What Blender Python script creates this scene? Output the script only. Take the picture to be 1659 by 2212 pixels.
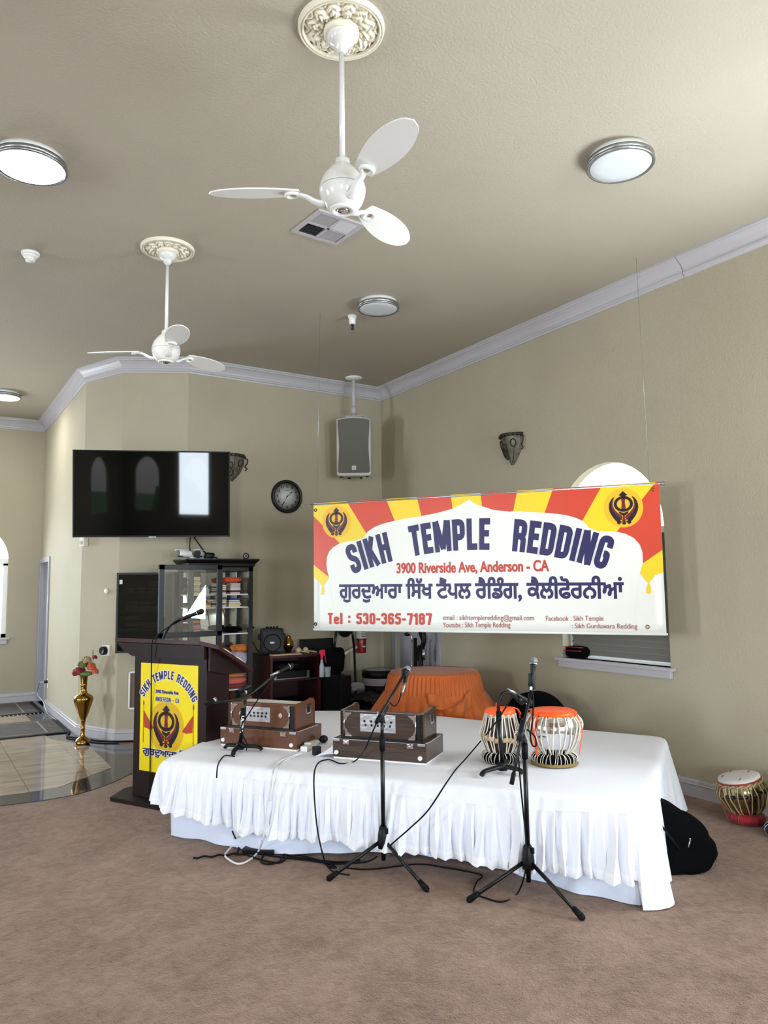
import bpy, bmesh, math, random
from mathutils import Vector, Matrix, noise
random.seed(7)
PI = math.pi
SC = bpy.context.scene
COL = SC.collection
for _o in list(bpy.data.objects):
    bpy.data.objects.remove(_o)

# ------------------------------------------------------------------ camera
# the room frame: x to the right wall, y to the back wall, z up; the camera stands at the origin, 1.6 m up
FPX, CXP, CYP = 1622.0, 829.5, 1106.0
PITCH, ROLL, YAW, EYE = 0.0987, -0.0122, 0.5601, 1.6
def _axes():
    c, s = math.cos(PITCH), math.sin(PITCH)
    cr, sr = math.cos(ROLL), math.sin(ROLL)
    cy, sy = math.cos(YAW), math.sin(YAW)
    M = Matrix(((cy, sy, 0), (-sy, cy, 0), (0, 0, 1)))
    r0, u0, f = M @ Vector((1, 0, 0)), M @ Vector((0, -s, c)), M @ Vector((0, c, s))
    return cr * r0 + sr * u0, -sr * r0 + cr * u0, f
RR, UU, FF = _axes()
OO = Vector((0, 0, EYE))
cam_d = bpy.data.cameras.new('camera')
cam_d.sensor_fit = 'VERTICAL'
cam_d.sensor_height = 36.0
cam_d.lens = FPX / 2212.0 * 36.0
cam_d.clip_end = 200
cam = bpy.data.objects.new('camera', cam_d)
COL.objects.link(cam)
_m = Matrix((RR, UU, -FF)).transposed().to_4x4()
_m.translation = OO
cam.matrix_world = _m
SC.camera = cam

# points of the place, found where a line of sight meets a real surface
def ray(px, py):
    return RR * ((px - CXP) / FPX) - UU * ((py - CYP) / FPX) + FF
def on_z(px, py, z=0.0):
    d = ray(px, py)
    return OO + d * ((z - EYE) / d.z)
def on_y(px, py, y):
    d = ray(px, py)
    return OO + d * (y / d.y)
def on_x(px, py, x):
    d = ray(px, py)
    return OO + d * (x / d.x)
def on_plane(px, py, p0, n):
    d = ray(px, py)
    return OO + d * ((Vector(p0) - OO).dot(Vector(n)) / d.dot(Vector(n)))
def at_dist(px, py, dist):
    d = ray(px, py)
    return OO + d * (dist / d.dot(FF))
def depth_of(p):
    return (Vector(p) - OO).dot(FF)
def z_over(px, py, xy):
    d = ray(px, py)
    return EYE + math.hypot(xy[0], xy[1]) / math.hypot(d.x, d.y) * d.z

# ------------------------------------------------------------------ view, world, lights
SC.view_settings.view_transform = 'Standard'
SC.view_settings.look = 'None'
SC.view_settings.gamma = 1.0
SC.view_settings.use_curve_mapping = False
SC.view_settings.exposure = -0.45
W = bpy.data.worlds.new('sky')
SC.world = W
W.use_nodes = True
_nt = W.node_tree
_bg = _nt.nodes['Background']
_tc = _nt.nodes.new('ShaderNodeTexCoord')
_sx = _nt.nodes.new('ShaderNodeSeparateXYZ')
_cr = _nt.nodes.new('ShaderNodeValToRGB')
_cr.color_ramp.elements[0].position = 0.44
_cr.color_ramp.elements[0].color = (0.30, 0.28, 0.24, 1)
_cr.color_ramp.elements[1].position = 0.62
_cr.color_ramp.elements[1].color = (0.62, 0.78, 1.0, 1)
_e = _cr.color_ramp.elements.new(0.52)
_e.color = (0.95, 0.97, 1.0, 1)
_mp = _nt.nodes.new('ShaderNodeMapRange')
_mp.inputs['From Min'].default_value = -1
_mp.inputs['From Max'].default_value = 1
_nt.links.new(_tc.outputs['Generated'], _sx.inputs[0])
_nt.links.new(_sx.outputs['Z'], _mp.inputs['Value'])
_nt.links.new(_mp.outputs[0], _cr.inputs[0])
_nt.links.new(_cr.outputs[0], _bg.inputs['Color'])
_bg.inputs['Strength'].default_value = 5.0

def area(name, loc, target, sx, sy, power, color):
    l = bpy.data.lights.new(name, 'AREA')
    l.shape = 'RECTANGLE'
    l.size, l.size_y = sx, sy
    l.energy = power
    l.color = color
    o = bpy.data.objects.new(name, l)
    COL.objects.link(o)
    o.location = loc
    o.rotation_euler = (Vector(target) - Vector(loc)).to_track_quat('-Z', 'Y').to_euler()
    return o
DAY = (0.80, 0.90, 1.0)
WARM = (0.86, 0.94, 1.0)
# daylight through the hall's windows that stand outside the frame (rear wall, left wall, right wall near the camera)
area('daylight_rear_a', (-4.7, -6.85, 1.9), (-3.0, 0, 1.9), 1.15, 2.0, 390, DAY)
area('daylight_rear_b', (0.6, -6.85, 1.9), (0.6, 0, 1.9), 1.15, 2.0, 400, DAY)
area('daylight_rear_c', (3.4, -6.85, 1.9), (3.0, 0, 1.8), 1.15, 2.0, 400, DAY)
area('daylight_right_a', (4.95, 1.6, 1.9), (1.6, 1.6, 4.1), 1.15, 2.0, 290, WARM)
area('daylight_right_b', (4.95, -3.2, 1.9), (0, -3.2, 2.0), 1.15, 2.0, 260, DAY)
area('daylight_left_a', (-7.85, 1.5, 1.9), (0, 1.5, 2.0), 1.15, 2.0, 300, DAY)
area('daylight_left_b', (-7.85, 6.5, 1.9), (0, 7.5, 0.6), 1.15, 2.0, 430, DAY)
area('daylight_far', (-1.2, 12.1, 1.9), (-1.2, 0, 1.7), 1.15, 2.0, 220, DAY)
# sky behind the visible right window and behind the far left window
area('daylight_window_shade', (5.75, 4.44, 2.35), (5.0, 4.44, 2.1), 1.4, 1.4, 60, (1, 0.99, 0.97))
area('daylight_far_window', (0.55, 13.3, 2.2), (0.9, 10.0, 1.2), 1.3, 1.9, 260, (0.9, 0.95, 1.0))

# ------------------------------------------------------------------ materials
def lin(c):
    return tuple((v / 255.0 / 12.92) if v / 255.0 <= 0.04045 else (((v / 255.0) + 0.055) / 1.055) ** 2.4 for v in c)
def mat(name, rgb, rough=0.6, metal=0.0, var=0.0, vscale=6.0, bump=0.0, bscale=80.0, spec=0.5, coat=0.0, rgb2=None, stretch=None, detail=3.0, trans=0.0, sheen=0.0):
    m = bpy.data.materials.new(name)
    m.use_nodes = True
    nt = m.node_tree
    b = nt.nodes['Principled BSDF']
    base = lin(rgb)
    b.inputs['Base Color'].default_value = (*base, 1)
    b.inputs['Roughness'].default_value = rough
    b.inputs['Metallic'].default_value = metal
    b.inputs['Specular IOR Level'].default_value = spec
    b.inputs['Coat Weight'].default_value = coat
    b.inputs['Coat Roughness'].default_value = 0.08
    if trans:
        b.inputs['Transmission Weight'].default_value = trans
    if sheen:
        b.inputs['Sheen Weight'].default_value = sheen
    tc = nt.nodes.new('ShaderNodeTexCoord')
    src = tc.outputs['Object']
    if stretch:
        mp = nt.nodes.new('ShaderNodeMapping')
        mp.inputs['Scale'].default_value = stretch
        nt.links.new(src, mp.inputs[0])
        src = mp.outputs[0]
    if var or rgb2:
        n = nt.nodes.new('ShaderNodeTexNoise')
        n.inputs['Scale'].default_value = vscale
        n.inputs['Detail'].default_value = detail
        nt.links.new(src, n.inputs['Vector'])
        r = nt.nodes.new('ShaderNodeValToRGB')
        c2 = lin(rgb2) if rgb2 else tuple(max(0, v * (1 - var)) for v in base)
        c1 = base if rgb2 else tuple(min(1, v * (1 + var)) for v in base)
        r.color_ramp.elements[0].position = 0.3
        r.color_ramp.elements[1].position = 0.7
        r.color_ramp.elements[0].color = (*c2, 1)
        r.color_ramp.elements[1].color = (*c1, 1)
        nt.links.new(n.outputs['Fac'], r.inputs[0])
        nt.links.new(r.outputs[0], b.inputs['Base Color'])
    if bump:
        n2 = nt.nodes.new('ShaderNodeTexNoise')
        n2.inputs['Scale'].default_value = bscale
        n2.inputs['Detail'].default_value = 2.0
        nt.links.new(tc.outputs['Object'] if not stretch else src, n2.inputs['Vector'])
        bp = nt.nodes.new('ShaderNodeBump')
        bp.inputs['Strength'].default_value = bump
        bp.inputs['Distance'].default_value = 0.01
        nt.links.new(n2.outputs['Fac'], bp.inputs['Height'])
        nt.links.new(bp.outputs[0], b.inputs['Normal'])
    return m
def emit(name, rgb, strength, base=(230, 230, 230)):
    m = mat(name, base, 0.5)
    b = m.node_tree.nodes['Principled BSDF']
    b.inputs['Emission Color'].default_value = (*lin(rgb), 1)
    b.inputs['Emission Strength'].default_value = strength
    return m
def clear_glass(name, tint=(0.96, 0.98, 0.98), refl=0.10):
    m = bpy.data.materials.new(name)
    m.use_nodes = True
    nt = m.node_tree
    nt.nodes.remove(nt.nodes['Principled BSDF'])
    out = nt.nodes['Material Output']
    tr = nt.nodes.new('ShaderNodeBsdfTransparent')
    tr.inputs[0].default_value = (*tint, 1)
    gl = nt.nodes.new('ShaderNodeBsdfGlossy')
    gl.inputs['Roughness'].default_value = 0.01
    lw = nt.nodes.new('ShaderNodeLayerWeight')
    lw.inputs[0].default_value = 0.2
    ma = nt.nodes.new('ShaderNodeMath')
    ma.operation = 'MULTIPLY_ADD'
    ma.inputs[1].default_value = 0.5
    ma.inputs[2].default_value = refl
    nt.links.new(lw.outputs['Fresnel'], ma.inputs[0])
    mx = nt.nodes.new('ShaderNodeMixShader')
    nt.links.new(ma.outputs[0], mx.inputs[0])
    nt.links.new(tr.outputs[0], mx.inputs[1])
    nt.links.new(gl.outputs[0], mx.inputs[2])
    nt.links.new(mx.outputs[0], out.inputs[0])
    return m
def translucent(name, rgb, mix=0.6):
    m = bpy.data.materials.new(name)
    m.use_nodes = True
    nt = m.node_tree
    nt.nodes.remove(nt.nodes['Principled BSDF'])
    out = nt.nodes['Material Output']
    d = nt.nodes.new('ShaderNodeBsdfDiffuse')
    t = nt.nodes.new('ShaderNodeBsdfTranslucent')
    d.inputs[0].default_value = (*lin(rgb), 1)
    t.inputs[0].default_value = (*lin(rgb), 1)
    mx = nt.nodes.new('ShaderNodeMixShader')
    mx.inputs[0].default_value = mix
    nt.links.new(d.outputs[0], mx.inputs[1])
    nt.links.new(t.outputs[0], mx.inputs[2])
    nt.links.new(mx.outputs[0], out.inputs[0])
    return m

M = {}
M['wall'] = mat('wall_paint', (174, 165, 143), 0.75, var=0.03, vscale=1.5, bump=0.35, bscale=75, spec=0.3)
M['ceiling'] = mat('ceiling_paint', (174, 166, 150), 0.8, var=0.03, vscale=1.2, bump=0.35, bscale=70, spec=0.25)
M['trim'] = mat('trim_paint', (184, 180, 183), 0.3, spec=0.5)
M['trim_grey'] = mat('trim_grey_paint', (164, 163, 172), 0.35)
M['white'] = mat('white_plastic', (232, 232, 228), 0.35)
M['whitegloss'] = mat('white_enamel', (222, 221, 216), 0.18, coat=0.4)
M['plaster'] = mat('cream_plaster', (232, 226, 205), 0.55)
M['chrome'] = mat('chrome', (225, 225, 228), 0.12, 1.0)
M['steel'] = mat('brushed_steel', (175, 178, 182), 0.32, 1.0, bump=0.15, bscale=60)
M['hammered'] = mat('hammered_plate', (190, 192, 196), 0.3, 1.0, bump=0.16, bscale=28)
M['brass'] = mat('polished_brass', (158, 122, 58), 0.17, 1.0)
M['black'] = mat('black_plastic', (6, 6, 7), 0.45, spec=0.3)
M['blackmetal'] = mat('black_powder_coat', (6, 6, 7), 0.35, spec=0.4)
M['rubber'] = mat('black_rubber', (6, 6, 7), 0.7, spec=0.2)
M['blackcloth'] = mat('black_fabric', (4, 5, 7), 0.9, var=0.2, vscale=25, bump=0.4, bscale=120, spec=0.08)
M['blackwood'] = mat('black_stained_wood', (9, 7, 7), 0.4, var=0.2, vscale=20)
M['graywood'] = mat('charcoal_frame_wood', (26, 26, 28), 0.4, spec=0.3)
M['mahogany'] = mat('dark_mahogany_laminate', (28, 8, 8), 0.42, spec=0.3, var=0.18, vscale=9, stretch=(6, 6, 0.6))
M['cherry'] = mat('red_cherry_wood', (48, 12, 11), 0.36, var=0.2, vscale=9, stretch=(6, 6, 0.7))
M['harm_brown'] = mat('brown_teak_veneer', (92, 52, 27), 0.3, var=0.14, vscale=14, stretch=(0.5, 3, 5), coat=0.35)
M['harm_dark'] = mat('zebrano_veneer', (72, 50, 34), 0.28, rgb2=(36, 24, 19), vscale=16, stretch=(0.25, 2, 9), coat=0.4, detail=4)
M['keywhite'] = mat('ivory_key', (225, 222, 208), 0.3)
M['whitecloth'] = mat('white_polyester_cloth', (234, 236, 244), 0.7, bump=0.22, bscale=7, spec=0.25, sheen=0.1)
M['undercloth'] = mat('white_underskirt_cloth', (214, 220, 236), 0.72, spec=0.2)
M['orangecloth'] = mat('orange_satin', (196, 98, 34), 0.6, var=0.05, vscale=5, spec=0.35, sheen=0.2)
M['orangeplastic'] = mat('orange_vinyl', (255, 92, 20), 0.38, spec=0.4)
M['strap'] = mat('rawhide_strap', (222, 214, 198), 0.6, var=0.06, vscale=20)
M['rope'] = mat('twisted_rope', (190, 178, 158), 0.75, bump=0.6, bscale=160)
M['darkwood'] = mat('dark_drum_wood', (34, 13, 11), 0.3, var=0.2, vscale=12)
M['peg'] = mat('pale_wood_peg', (186, 160, 128), 0.5, var=0.1, vscale=14)
M['brownpeg'] = mat('brown_wood_peg', (120, 84, 62), 0.5)
M['bayanmetal'] = mat('tarnished_metal', (170, 160, 130), 0.12, 1.0)
M['strapold'] = mat('old_rawhide', (176, 160, 116), 0.6, var=0.1, vscale=20)
M['micgrille'] = mat('microphone_mesh', (150, 153, 157), 0.42, 0.85, bump=0.8, bscale=400)
M['lilacplastic'] = mat('thin_liner_plastic', (186, 176, 186), 0.5)
M['sequin'] = mat('black_sequins', (30, 30, 30), 0.25, 0.5, var=0.8, vscale=90, bump=1.0, bscale=110)
M['matpile'] = mat('charcoal_mat_pile', (62, 58, 54), 0.95, rgb2=(92, 84, 78), vscale=7, detail=6, stretch=(1, 3, 1), bump=0.5, bscale=150)
M['matline'] = mat('grey_mat_line', (140, 136, 126), 0.9)
M['whitecable'] = mat('white_cable_sheath', (216, 216, 214), 0.5)
M['redcloth'] = mat('crimson_cloth', (160, 14, 40), 0.7, var=0.12, vscale=30, sheen=0.2)
M['bluecloth'] = mat('navy_cloth', (24, 28, 88), 0.7)
M['goldtrim'] = mat('gold_braid', (150, 128, 70), 0.45, 0.5, bump=0.8, bscale=200)
M['drumskin'] = mat('white_drum_cover', (208, 206, 206), 0.55)
M['redvinyl'] = mat('red_cord', (150, 40, 30), 0.5)
M['vinylwhite'] = mat('banner_white_vinyl', (232, 232, 224), 0.34, bump=0.25, bscale=5, stretch=(1, 1, 1))
M['vinylred'] = mat('banner_red_print', (206, 66, 40), 0.34, bump=0.25, bscale=5)
M['vinylyellow'] = mat('banner_yellow_print', (238, 204, 30), 0.34, bump=0.25, bscale=5)
M['navy'] = mat('navy_print', (30, 24, 84), 0.4)
M['redink'] = mat('red_print', (190, 54, 36), 0.4)
M['darkred'] = mat('dark_red_print', (150, 56, 52), 0.4)
M['khanda'] = mat('emblem_black_print', (20, 10, 14), 0.35)
M['khandared'] = mat('emblem_maroon_print', (110, 20, 38), 0.35)
M['glow'] = mat('emblem_orange_halo', (238, 180, 30), 0.4)
M['signyellow'] = mat('yellow_sign_print', (238, 214, 0), 0.35)
M['signhalo'] = mat('yellow_sign_halo', (214, 172, 8), 0.35)
M['flag'] = mat('orange_flag_print', (176, 58, 22), 0.4)
M['tvscreen'] = mat('tv_screen_glass', (3, 4, 5), 0.03, spec=0.3)
M['bronze'] = mat('aged_pewter_plaster', (108, 102, 88), 0.5, 0.35, var=0.35, vscale=22, bump=0.3, bscale=50)
M['bronzedark'] = mat('dark_pewter', (46, 40, 32), 0.55, 0.3)
M['clockface'] = mat('clock_dial', (196, 198, 192), 0.5)
M['speakergrey'] = mat('speaker_shell_grey', (196, 190, 178), 0.45)
M['grille'] = mat('speaker_grille_grey', (112, 110, 103), 0.6, bump=0.6, bscale=90, stretch=(1, 1, 14))
M['lampwhite'] = emit('lamp_diffuser_on', (255, 253, 248), 9.0)
M['lampoff'] = mat('lamp_diffuser_off', (205, 210, 212), 0.4)
M['extred'] = mat('extinguisher_red', (132, 16, 18), 0.3)
M['label'] = mat('paper_label', (214, 212, 204), 0.6)
M['clearplastic'] = mat('frosted_plastic', (150, 158, 164), 0.35)
M['magenta'] = mat('pink_red_plastic', (206, 30, 62), 0.35)
M['glass'] = clear_glass('cabinet_glass')
M['smoked'] = clear_glass('smoked_case_glass', (0.30, 0.31, 0.31), 0.03)
M['hemcloth'] = mat('double_hem_cloth', (242, 243, 248), 0.7)
M['mirror'] = mat('mirror_back', (220, 224, 222), 0.06, 1.0)
M['shade'] = translucent('pleated_window_shade', (246, 246, 244), 0.7)
M['blind'] = mat('shade_grey_vinyl_blind', (112, 109, 102), 0.5)  # white slats seen on their unlit side; that shade is put into the grey
M['paper'] = mat('paper_white', (226, 222, 212), 0.7)
M['brownboard'] = mat('brown_board', (112, 90, 72), 0.7)
M['leafgreen'] = mat('leaf_green', (86, 120, 58), 0.6, var=0.4, vscale=6)
M['grass'] = mat('lawn', (110, 130, 70), 0.9, var=0.3, vscale=3)

# carpet: short pile with soft trodden patches
def carpet():
    m = bpy.data.materials.new('brown_carpet')
    m.use_nodes = True
    nt = m.node_tree
    b = nt.nodes['Principled BSDF']
    b.inputs['Roughness'].default_value = 0.95
    b.inputs['Specular IOR Level'].default_value = 0.15
    b.inputs['Sheen Weight'].default_value = 0.25
    tc = nt.nodes.new('ShaderNodeTexCoord')
    n1 = nt.nodes.new('ShaderNodeTexNoise')
    n1.inputs['Scale'].default_value = 2.6
    n1.inputs['Detail'].default_value = 5
    n2 = nt.nodes.new('ShaderNodeTexNoise')
    n2.inputs['Scale'].default_value = 140
    n2.inputs['Detail'].default_value = 3
    n3 = nt.nodes.new('ShaderNodeTexNoise')
    n3.inputs['Scale'].default_value = 16
    n3.inputs['Detail'].default_value = 4
    n3.inputs['Distortion'].default_value = 0.8
    n4 = nt.nodes.new('ShaderNodeTexNoise')
    n4.inputs['Scale'].default_value = 48
    n4.inputs['Detail'].default_value = 2
    for n in (n1, n2, n3, n4):
        nt.links.new(tc.outputs['Object'], n.inputs['Vector'])
    a = nt.nodes.new('ShaderNodeMath'); a.operation = 'MULTIPLY_ADD'
    a.inputs[1].default_value = 0.45; a.inputs[2].default_value = 0.0
    nt.links.new(n1.outputs['Fac'], a.inputs[0])
    a2 = nt.nodes.new('ShaderNodeMath'); a2.operation = 'MULTIPLY_ADD'
    a2.inputs[1].default_value = 0.3
    nt.links.new(n2.outputs['Fac'], a2.inputs[0]); nt.links.new(a.outputs[0], a2.inputs[2])
    a3 = nt.nodes.new('ShaderNodeMath'); a3.operation = 'MULTIPLY_ADD'
    a3.inputs[1].default_value = 0.45
    nt.links.new(n3.outputs['Fac'], a3.inputs[0]); nt.links.new(a2.outputs[0], a3.inputs[2])
    r = nt.nodes.new('ShaderNodeValToRGB')
    r.color_ramp.elements[0].position = 0.44
    r.color_ramp.elements[1].position = 0.74
    r.color_ramp.elements[0].color = (*lin((112, 80, 61)), 1)
    r.color_ramp.elements[1].color = (*lin((158, 127, 107)), 1)
    nt.links.new(a3.outputs[0], r.inputs[0])
    nt.links.new(r.outputs[0], b.inputs['Base Color'])
    bp = nt.nodes.new('ShaderNodeBump')
    bp.inputs['Strength'].default_value = 0.9
    bp.inputs['Distance'].default_value = 0.012
    mx = nt.nodes.new('ShaderNodeMath'); mx.operation = 'ADD'
    nt.links.new(n2.outputs['Fac'], mx.inputs[0]); nt.links.new(n4.outputs['Fac'], mx.inputs[1])
    nt.links.new(mx.outputs[0], bp.inputs['Height'])
    nt.links.new(bp.outputs[0], b.inputs['Normal'])
    return m
M['carpet'] = carpet()
# polished floor tiles
def tile(name, c1, c2, size, rough, grout, off=(0, 0)):
    m = bpy.data.materials.new(name)
    m.use_nodes = True
    nt = m.node_tree
    b = nt.nodes['Principled BSDF']
    b.inputs['Roughness'].default_value = rough
    b.inputs['Specular IOR Level'].default_value = 0.7
    tc = nt.nodes.new('ShaderNodeTexCoord')
    mp = nt.nodes.new('ShaderNodeMapping')
    mp.inputs['Location'].default_value = (off[0], off[1], 0)
    nt.links.new(tc.outputs['Object'], mp.inputs[0])
    br = nt.nodes.new('ShaderNodeTexBrick')
    br.offset = 0
    br.inputs['Scale'].default_value = 1
    br.inputs['Brick Width'].default_value = size
    br.inputs['Row Height'].default_value = size
    br.inputs['Mortar Size'].default_value = 0.004
    br.inputs['Mortar'].default_value = (*lin(grout), 1)
    n = nt.nodes.new('ShaderNodeTexNoise')
    n.inputs['Scale'].default_value = 4
    n.inputs['Detail'].default_value = 6
    n.inputs['Distortion'].default_value = 1.2
    mp2 = nt.nodes.new('ShaderNodeMapping')
    mp2.inputs['Scale'].default_value = (0.6, 2.4, 1)
    mp2.inputs['Rotation'].default_value = (0, 0, 0.5)
    nt.links.new(tc.outputs['Object'], mp2.inputs[0])
    nt.links.new(mp2.outputs[0], n.inputs['Vector'])
    r = nt.nodes.new('ShaderNodeValToRGB')
    r.color_ramp.elements[0].position = 0.35
    r.color_ramp.elements[1].position = 0.65
    r.color_ramp.elements[0].color = (*lin(c1), 1)
    r.color_ramp.elements[1].color = (*lin(c2), 1)
    nt.links.new(n.outputs['Fac'], r.inputs[0])
    nt.links.new(mp.outputs[0], br.inputs['Vector'])
    nt.links.new(r.outputs[0], br.inputs['Color1'])
    nt.links.new(r.outputs[0], br.inputs['Color2'])
    nt.links.new(br.outputs['Color'], b.inputs['Base Color'])
    return m
M['beigetile'] = tile('polished_beige_tile', (142, 127, 114), (172, 157, 143), 0.52, 0.07, (104, 92, 80), (0.18, 0.1))
M['granite'] = tile('polished_dark_granite', (38, 42, 48), (58, 62, 68), 0.55, 0.06, (28, 30, 34))

# ------------------------------------------------------------------ mesh helpers
class MB:
    def __init__(self):
        self.bm = bmesh.new()
        self.M = Matrix.Identity(4)
        self.mi = 0
    def _v(self, p):
        return self.bm.verts.new(self.M @ Vector(p))
    def face(self, pts):
        f = self.bm.faces.new([self._v(p) for p in pts])
        f.material_index = self.mi
        return f
    def box(self, x0, x1, y0, y1, z0, z1, bev=0.0):
        vs = [self._v(p) for p in ((x0, y0, z0), (x1, y0, z0), (x1, y1, z0), (x0, y1, z0), (x0, y0, z1), (x1, y0, z1), (x1, y1, z1), (x0, y1, z1))]
        fs = []
        for q in ((0, 3, 2, 1), (4, 5, 6, 7), (0, 1, 5, 4), (1, 2, 6, 5), (2, 3, 7, 6), (3, 0, 4, 7)):
            f = self.bm.faces.new([vs[i] for i in q]); f.material_index = self.mi; fs.append(f)
        if bev > 0:
            es = list({e for f in fs for e in f.edges})
            r = bmesh.ops.bevel(self.bm, geom=es, offset=bev, segments=2, profile=0.7, affect='EDGES')
            for f in r['faces']:
                f.material_index = self.mi
        return self
    def prism(self, poly, z0, z1, axis='z'):
        def P(a, b, c):
            return {'z': (a, b, c), 'y': (a, c, b), 'x': (c, a, b)}[axis]
        lo = [self._v(P(a, b, z0)) for a, b in poly]
        hi = [self._v(P(a, b, z1)) for a, b in poly]
        n = len(poly)
        fs = [self.bm.faces.new(lo[::-1]), self.bm.faces.new(hi)]
        for i in range(n):
            fs.append(self.bm.faces.new((lo[i], lo[(i + 1) % n], hi[(i + 1) % n], hi[i])))
        for f in fs:
            f.material_index = self.mi
        return self
    def lathe(self, prof, seg=32, c=(0, 0, 0), axis=(0, 0, 1), cap=True):
        q = Vector((0, 0, 1)).rotation_difference(Vector(axis).normalized()).to_matrix()
        c = Vector(c)
        rings = []
        for r, z in prof:
            rings.append([self._v(c + q @ Vector((r * math.cos(2 * PI * i / seg), r * math.sin(2 * PI * i / seg), z))) for i in range(seg)])
        for a, b in zip(rings, rings[1:]):
            for i in range(seg):
                f = self.bm.faces.new((a[i], a[(i + 1) % seg], b[(i + 1) % seg], b[i])); f.material_index = self.mi; f.smooth = True
        if cap:
            for ring in (rings[0][::-1], rings[-1]):
                try:
                    f = self.bm.faces.new(ring); f.material_index = self.mi
                except ValueError:
                    pass
        return self
    def cyl(self, p0, p1, r0, r1=None, seg=14):
        p0, p1 = Vector(p0), Vector(p1)
        r1 = r0 if r1 is None else r1
        d = p1 - p0
        return self.lathe([(r0, 0), (r1, d.length)], seg, p0, d)
    def ball(self, c, r, sx=1, sy=1, sz=1, seg=20, rings=12):
        c = Vector(c)
        rows = []
        for j in range(1, rings):
            th = PI * j / rings
            rows.append([self._v(c + Vector((r * sx * math.sin(th) * math.cos(2 * PI * i / seg), r * sy * math.sin(th) * math.sin(2 * PI * i / seg), r * sz * math.cos(th)))) for i in range(seg)])
        top, bot = self._v(c + Vector((0, 0, r * sz))), self._v(c - Vector((0, 0, r * sz)))
        fs = []
        for a, b in zip(rows, rows[1:]):
            for i in range(seg):
                fs.append(self.bm.faces.new((a[i], b[i], b[(i + 1) % seg], a[(i + 1) % seg])))
        for i in range(seg):
            fs.append(self.bm.faces.new((top, rows[0][i], rows[0][(i + 1) % seg])))
            fs.append(self.bm.faces.new((bot, rows[-1][(i + 1) % seg], rows[-1][i])))
        for f in fs:
            f.smooth = True; f.material_index = self.mi
        return self
    def tube(self, pts, r, seg=8, smooth=True, sub=4, closed=False, flat=1.0):
        pts = [Vector(p) for p in pts]
        if smooth and len(pts) > 2:
            pts = spline(pts, sub, closed)
        n = len(pts)
        rings = []
        prev = None
        for i, p in enumerate(pts):
            a = pts[(i - 1) % n] if (closed or i > 0) else p
            b = pts[(i + 1) % n] if (closed or i < n - 1) else p
            t = (b - a)
            t = t.normalized() if t.length > 1e-9 else Vector((0, 0, 1))
            if prev is None:
                up = Vector((0, 0, 1)) if abs(t.z) < 0.9 else Vector((1, 0, 0))
                x = t.cross(up).normalized()
            else:
                x = prev - t * prev.dot(t)
                x = x.normalized() if x.length > 1e-6 else t.orthogonal().normalized()
            prev = x
            y = t.cross(x)
            rr = r(i / max(1, n - 1)) if callable(r) else r
            rings.append([self._v(p + x * rr * math.cos(2 * PI * k / seg) + y * rr * flat * math.sin(2 * PI * k / seg)) for k in range(seg)])
        pairs = list(zip(rings, rings[1:])) + ([(rings[-1], rings[0])] if closed else [])
        for a, b in pairs:
            for k in range(seg):
                f = self.bm.faces.new((a[k], a[(k + 1) % seg], b[(k + 1) % seg], b[k])); f.smooth = True; f.material_index = self.mi
        if not closed:
            for ring in (rings[0][::-1], rings[-1]):
                f = self.bm.faces.new(ring); f.material_index = self.mi
        return self
    def torus(self, c, R, r, axis=(0, 0, 1), seg=40, sec=12, sz=1.0):
        q = Vector((0, 0, 1)).rotation_difference(Vector(axis).normalized()).to_matrix()
        c = Vector(c)
        rings = []
        for i in range(seg):
            a = 2 * PI * i / seg
            rings.append([self._v(c + q @ Vector(((R + r * math.cos(2 * PI * k / sec)) * math.cos(a), (R + r * math.cos(2 * PI * k / sec)) * math.sin(a), r * sz * math.sin(2 * PI * k / sec)))) for k in range(sec)])
        for i in range(seg):
            a, b = rings[i], rings[(i + 1) % seg]
            for k in range(sec):
                f = self.bm.faces.new((a[k], b[k], b[(k + 1) % sec], a[(k + 1) % sec])); f.smooth = True; f.material_index = self.mi
        return self
    def grid(self, fn, nu, nv, closed_u=False, smooth=True):
        rows = [[self._v(fn(u / (nu if closed_u else nu - 1), v / (nv - 1))) for u in range(nu)] for v in range(nv)]
        for a, b in zip(rows, rows[1:]):
            for i in range(nu if closed_u else nu - 1):
                j = (i + 1) % nu
                f = self.bm.faces.new((a[i], a[j], b[j], b[i])); f.smooth = smooth; f.material_index = self.mi
        return rows
    def obj(self, name, material=None, parent=None, thick=0.0, fix=True):
        if fix:
            bmesh.ops.recalc_face_normals(self.bm, faces=self.bm.faces[:])
        me = bpy.data.meshes.new(name)
        self.bm.to_mesh(me)
        self.bm.free()
        for m in (material if isinstance(material, (list, tuple)) else [material]):
            me.materials.append(m if not isinstance(m, str) else M[m])
        o = bpy.data.objects.new(name, me)
        COL.objects.link(o)
        if parent is not None:
            o.parent = parent
        if thick:
            md = o.modifiers.new('thickness', 'SOLIDIFY')
            md.thickness = thick
            md.offset = 0
        return o
def spline(pts, sub=4, closed=False):
    out = []
    n = len(pts)
    for i in range(n if closed else n - 1):
        p0 = pts[(i - 1) % n] if (closed or i > 0) else pts[i]
        p1, p2 = pts[i], pts[(i + 1) % n]
        p3 = pts[(i + 2) % n] if (closed or i < n - 2) else p2
        for k in range(sub):
            t = k / sub
            out.append(0.5 * ((2 * p1) + (p2 - p0) * t + (2 * p0 - 5 * p1 + 4 * p2 - p3) * t * t + (3 * p1 - p0 - 3 * p2 + p3) * t ** 3))
    if not closed:
        out.append(pts[-1])
    return out
def tag(o, label, cat, group=None, kind=None):
    o['label'] = label
    o['category'] = cat
    if group: o['group'] = group
    if kind: o['kind'] = kind
    return o
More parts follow.
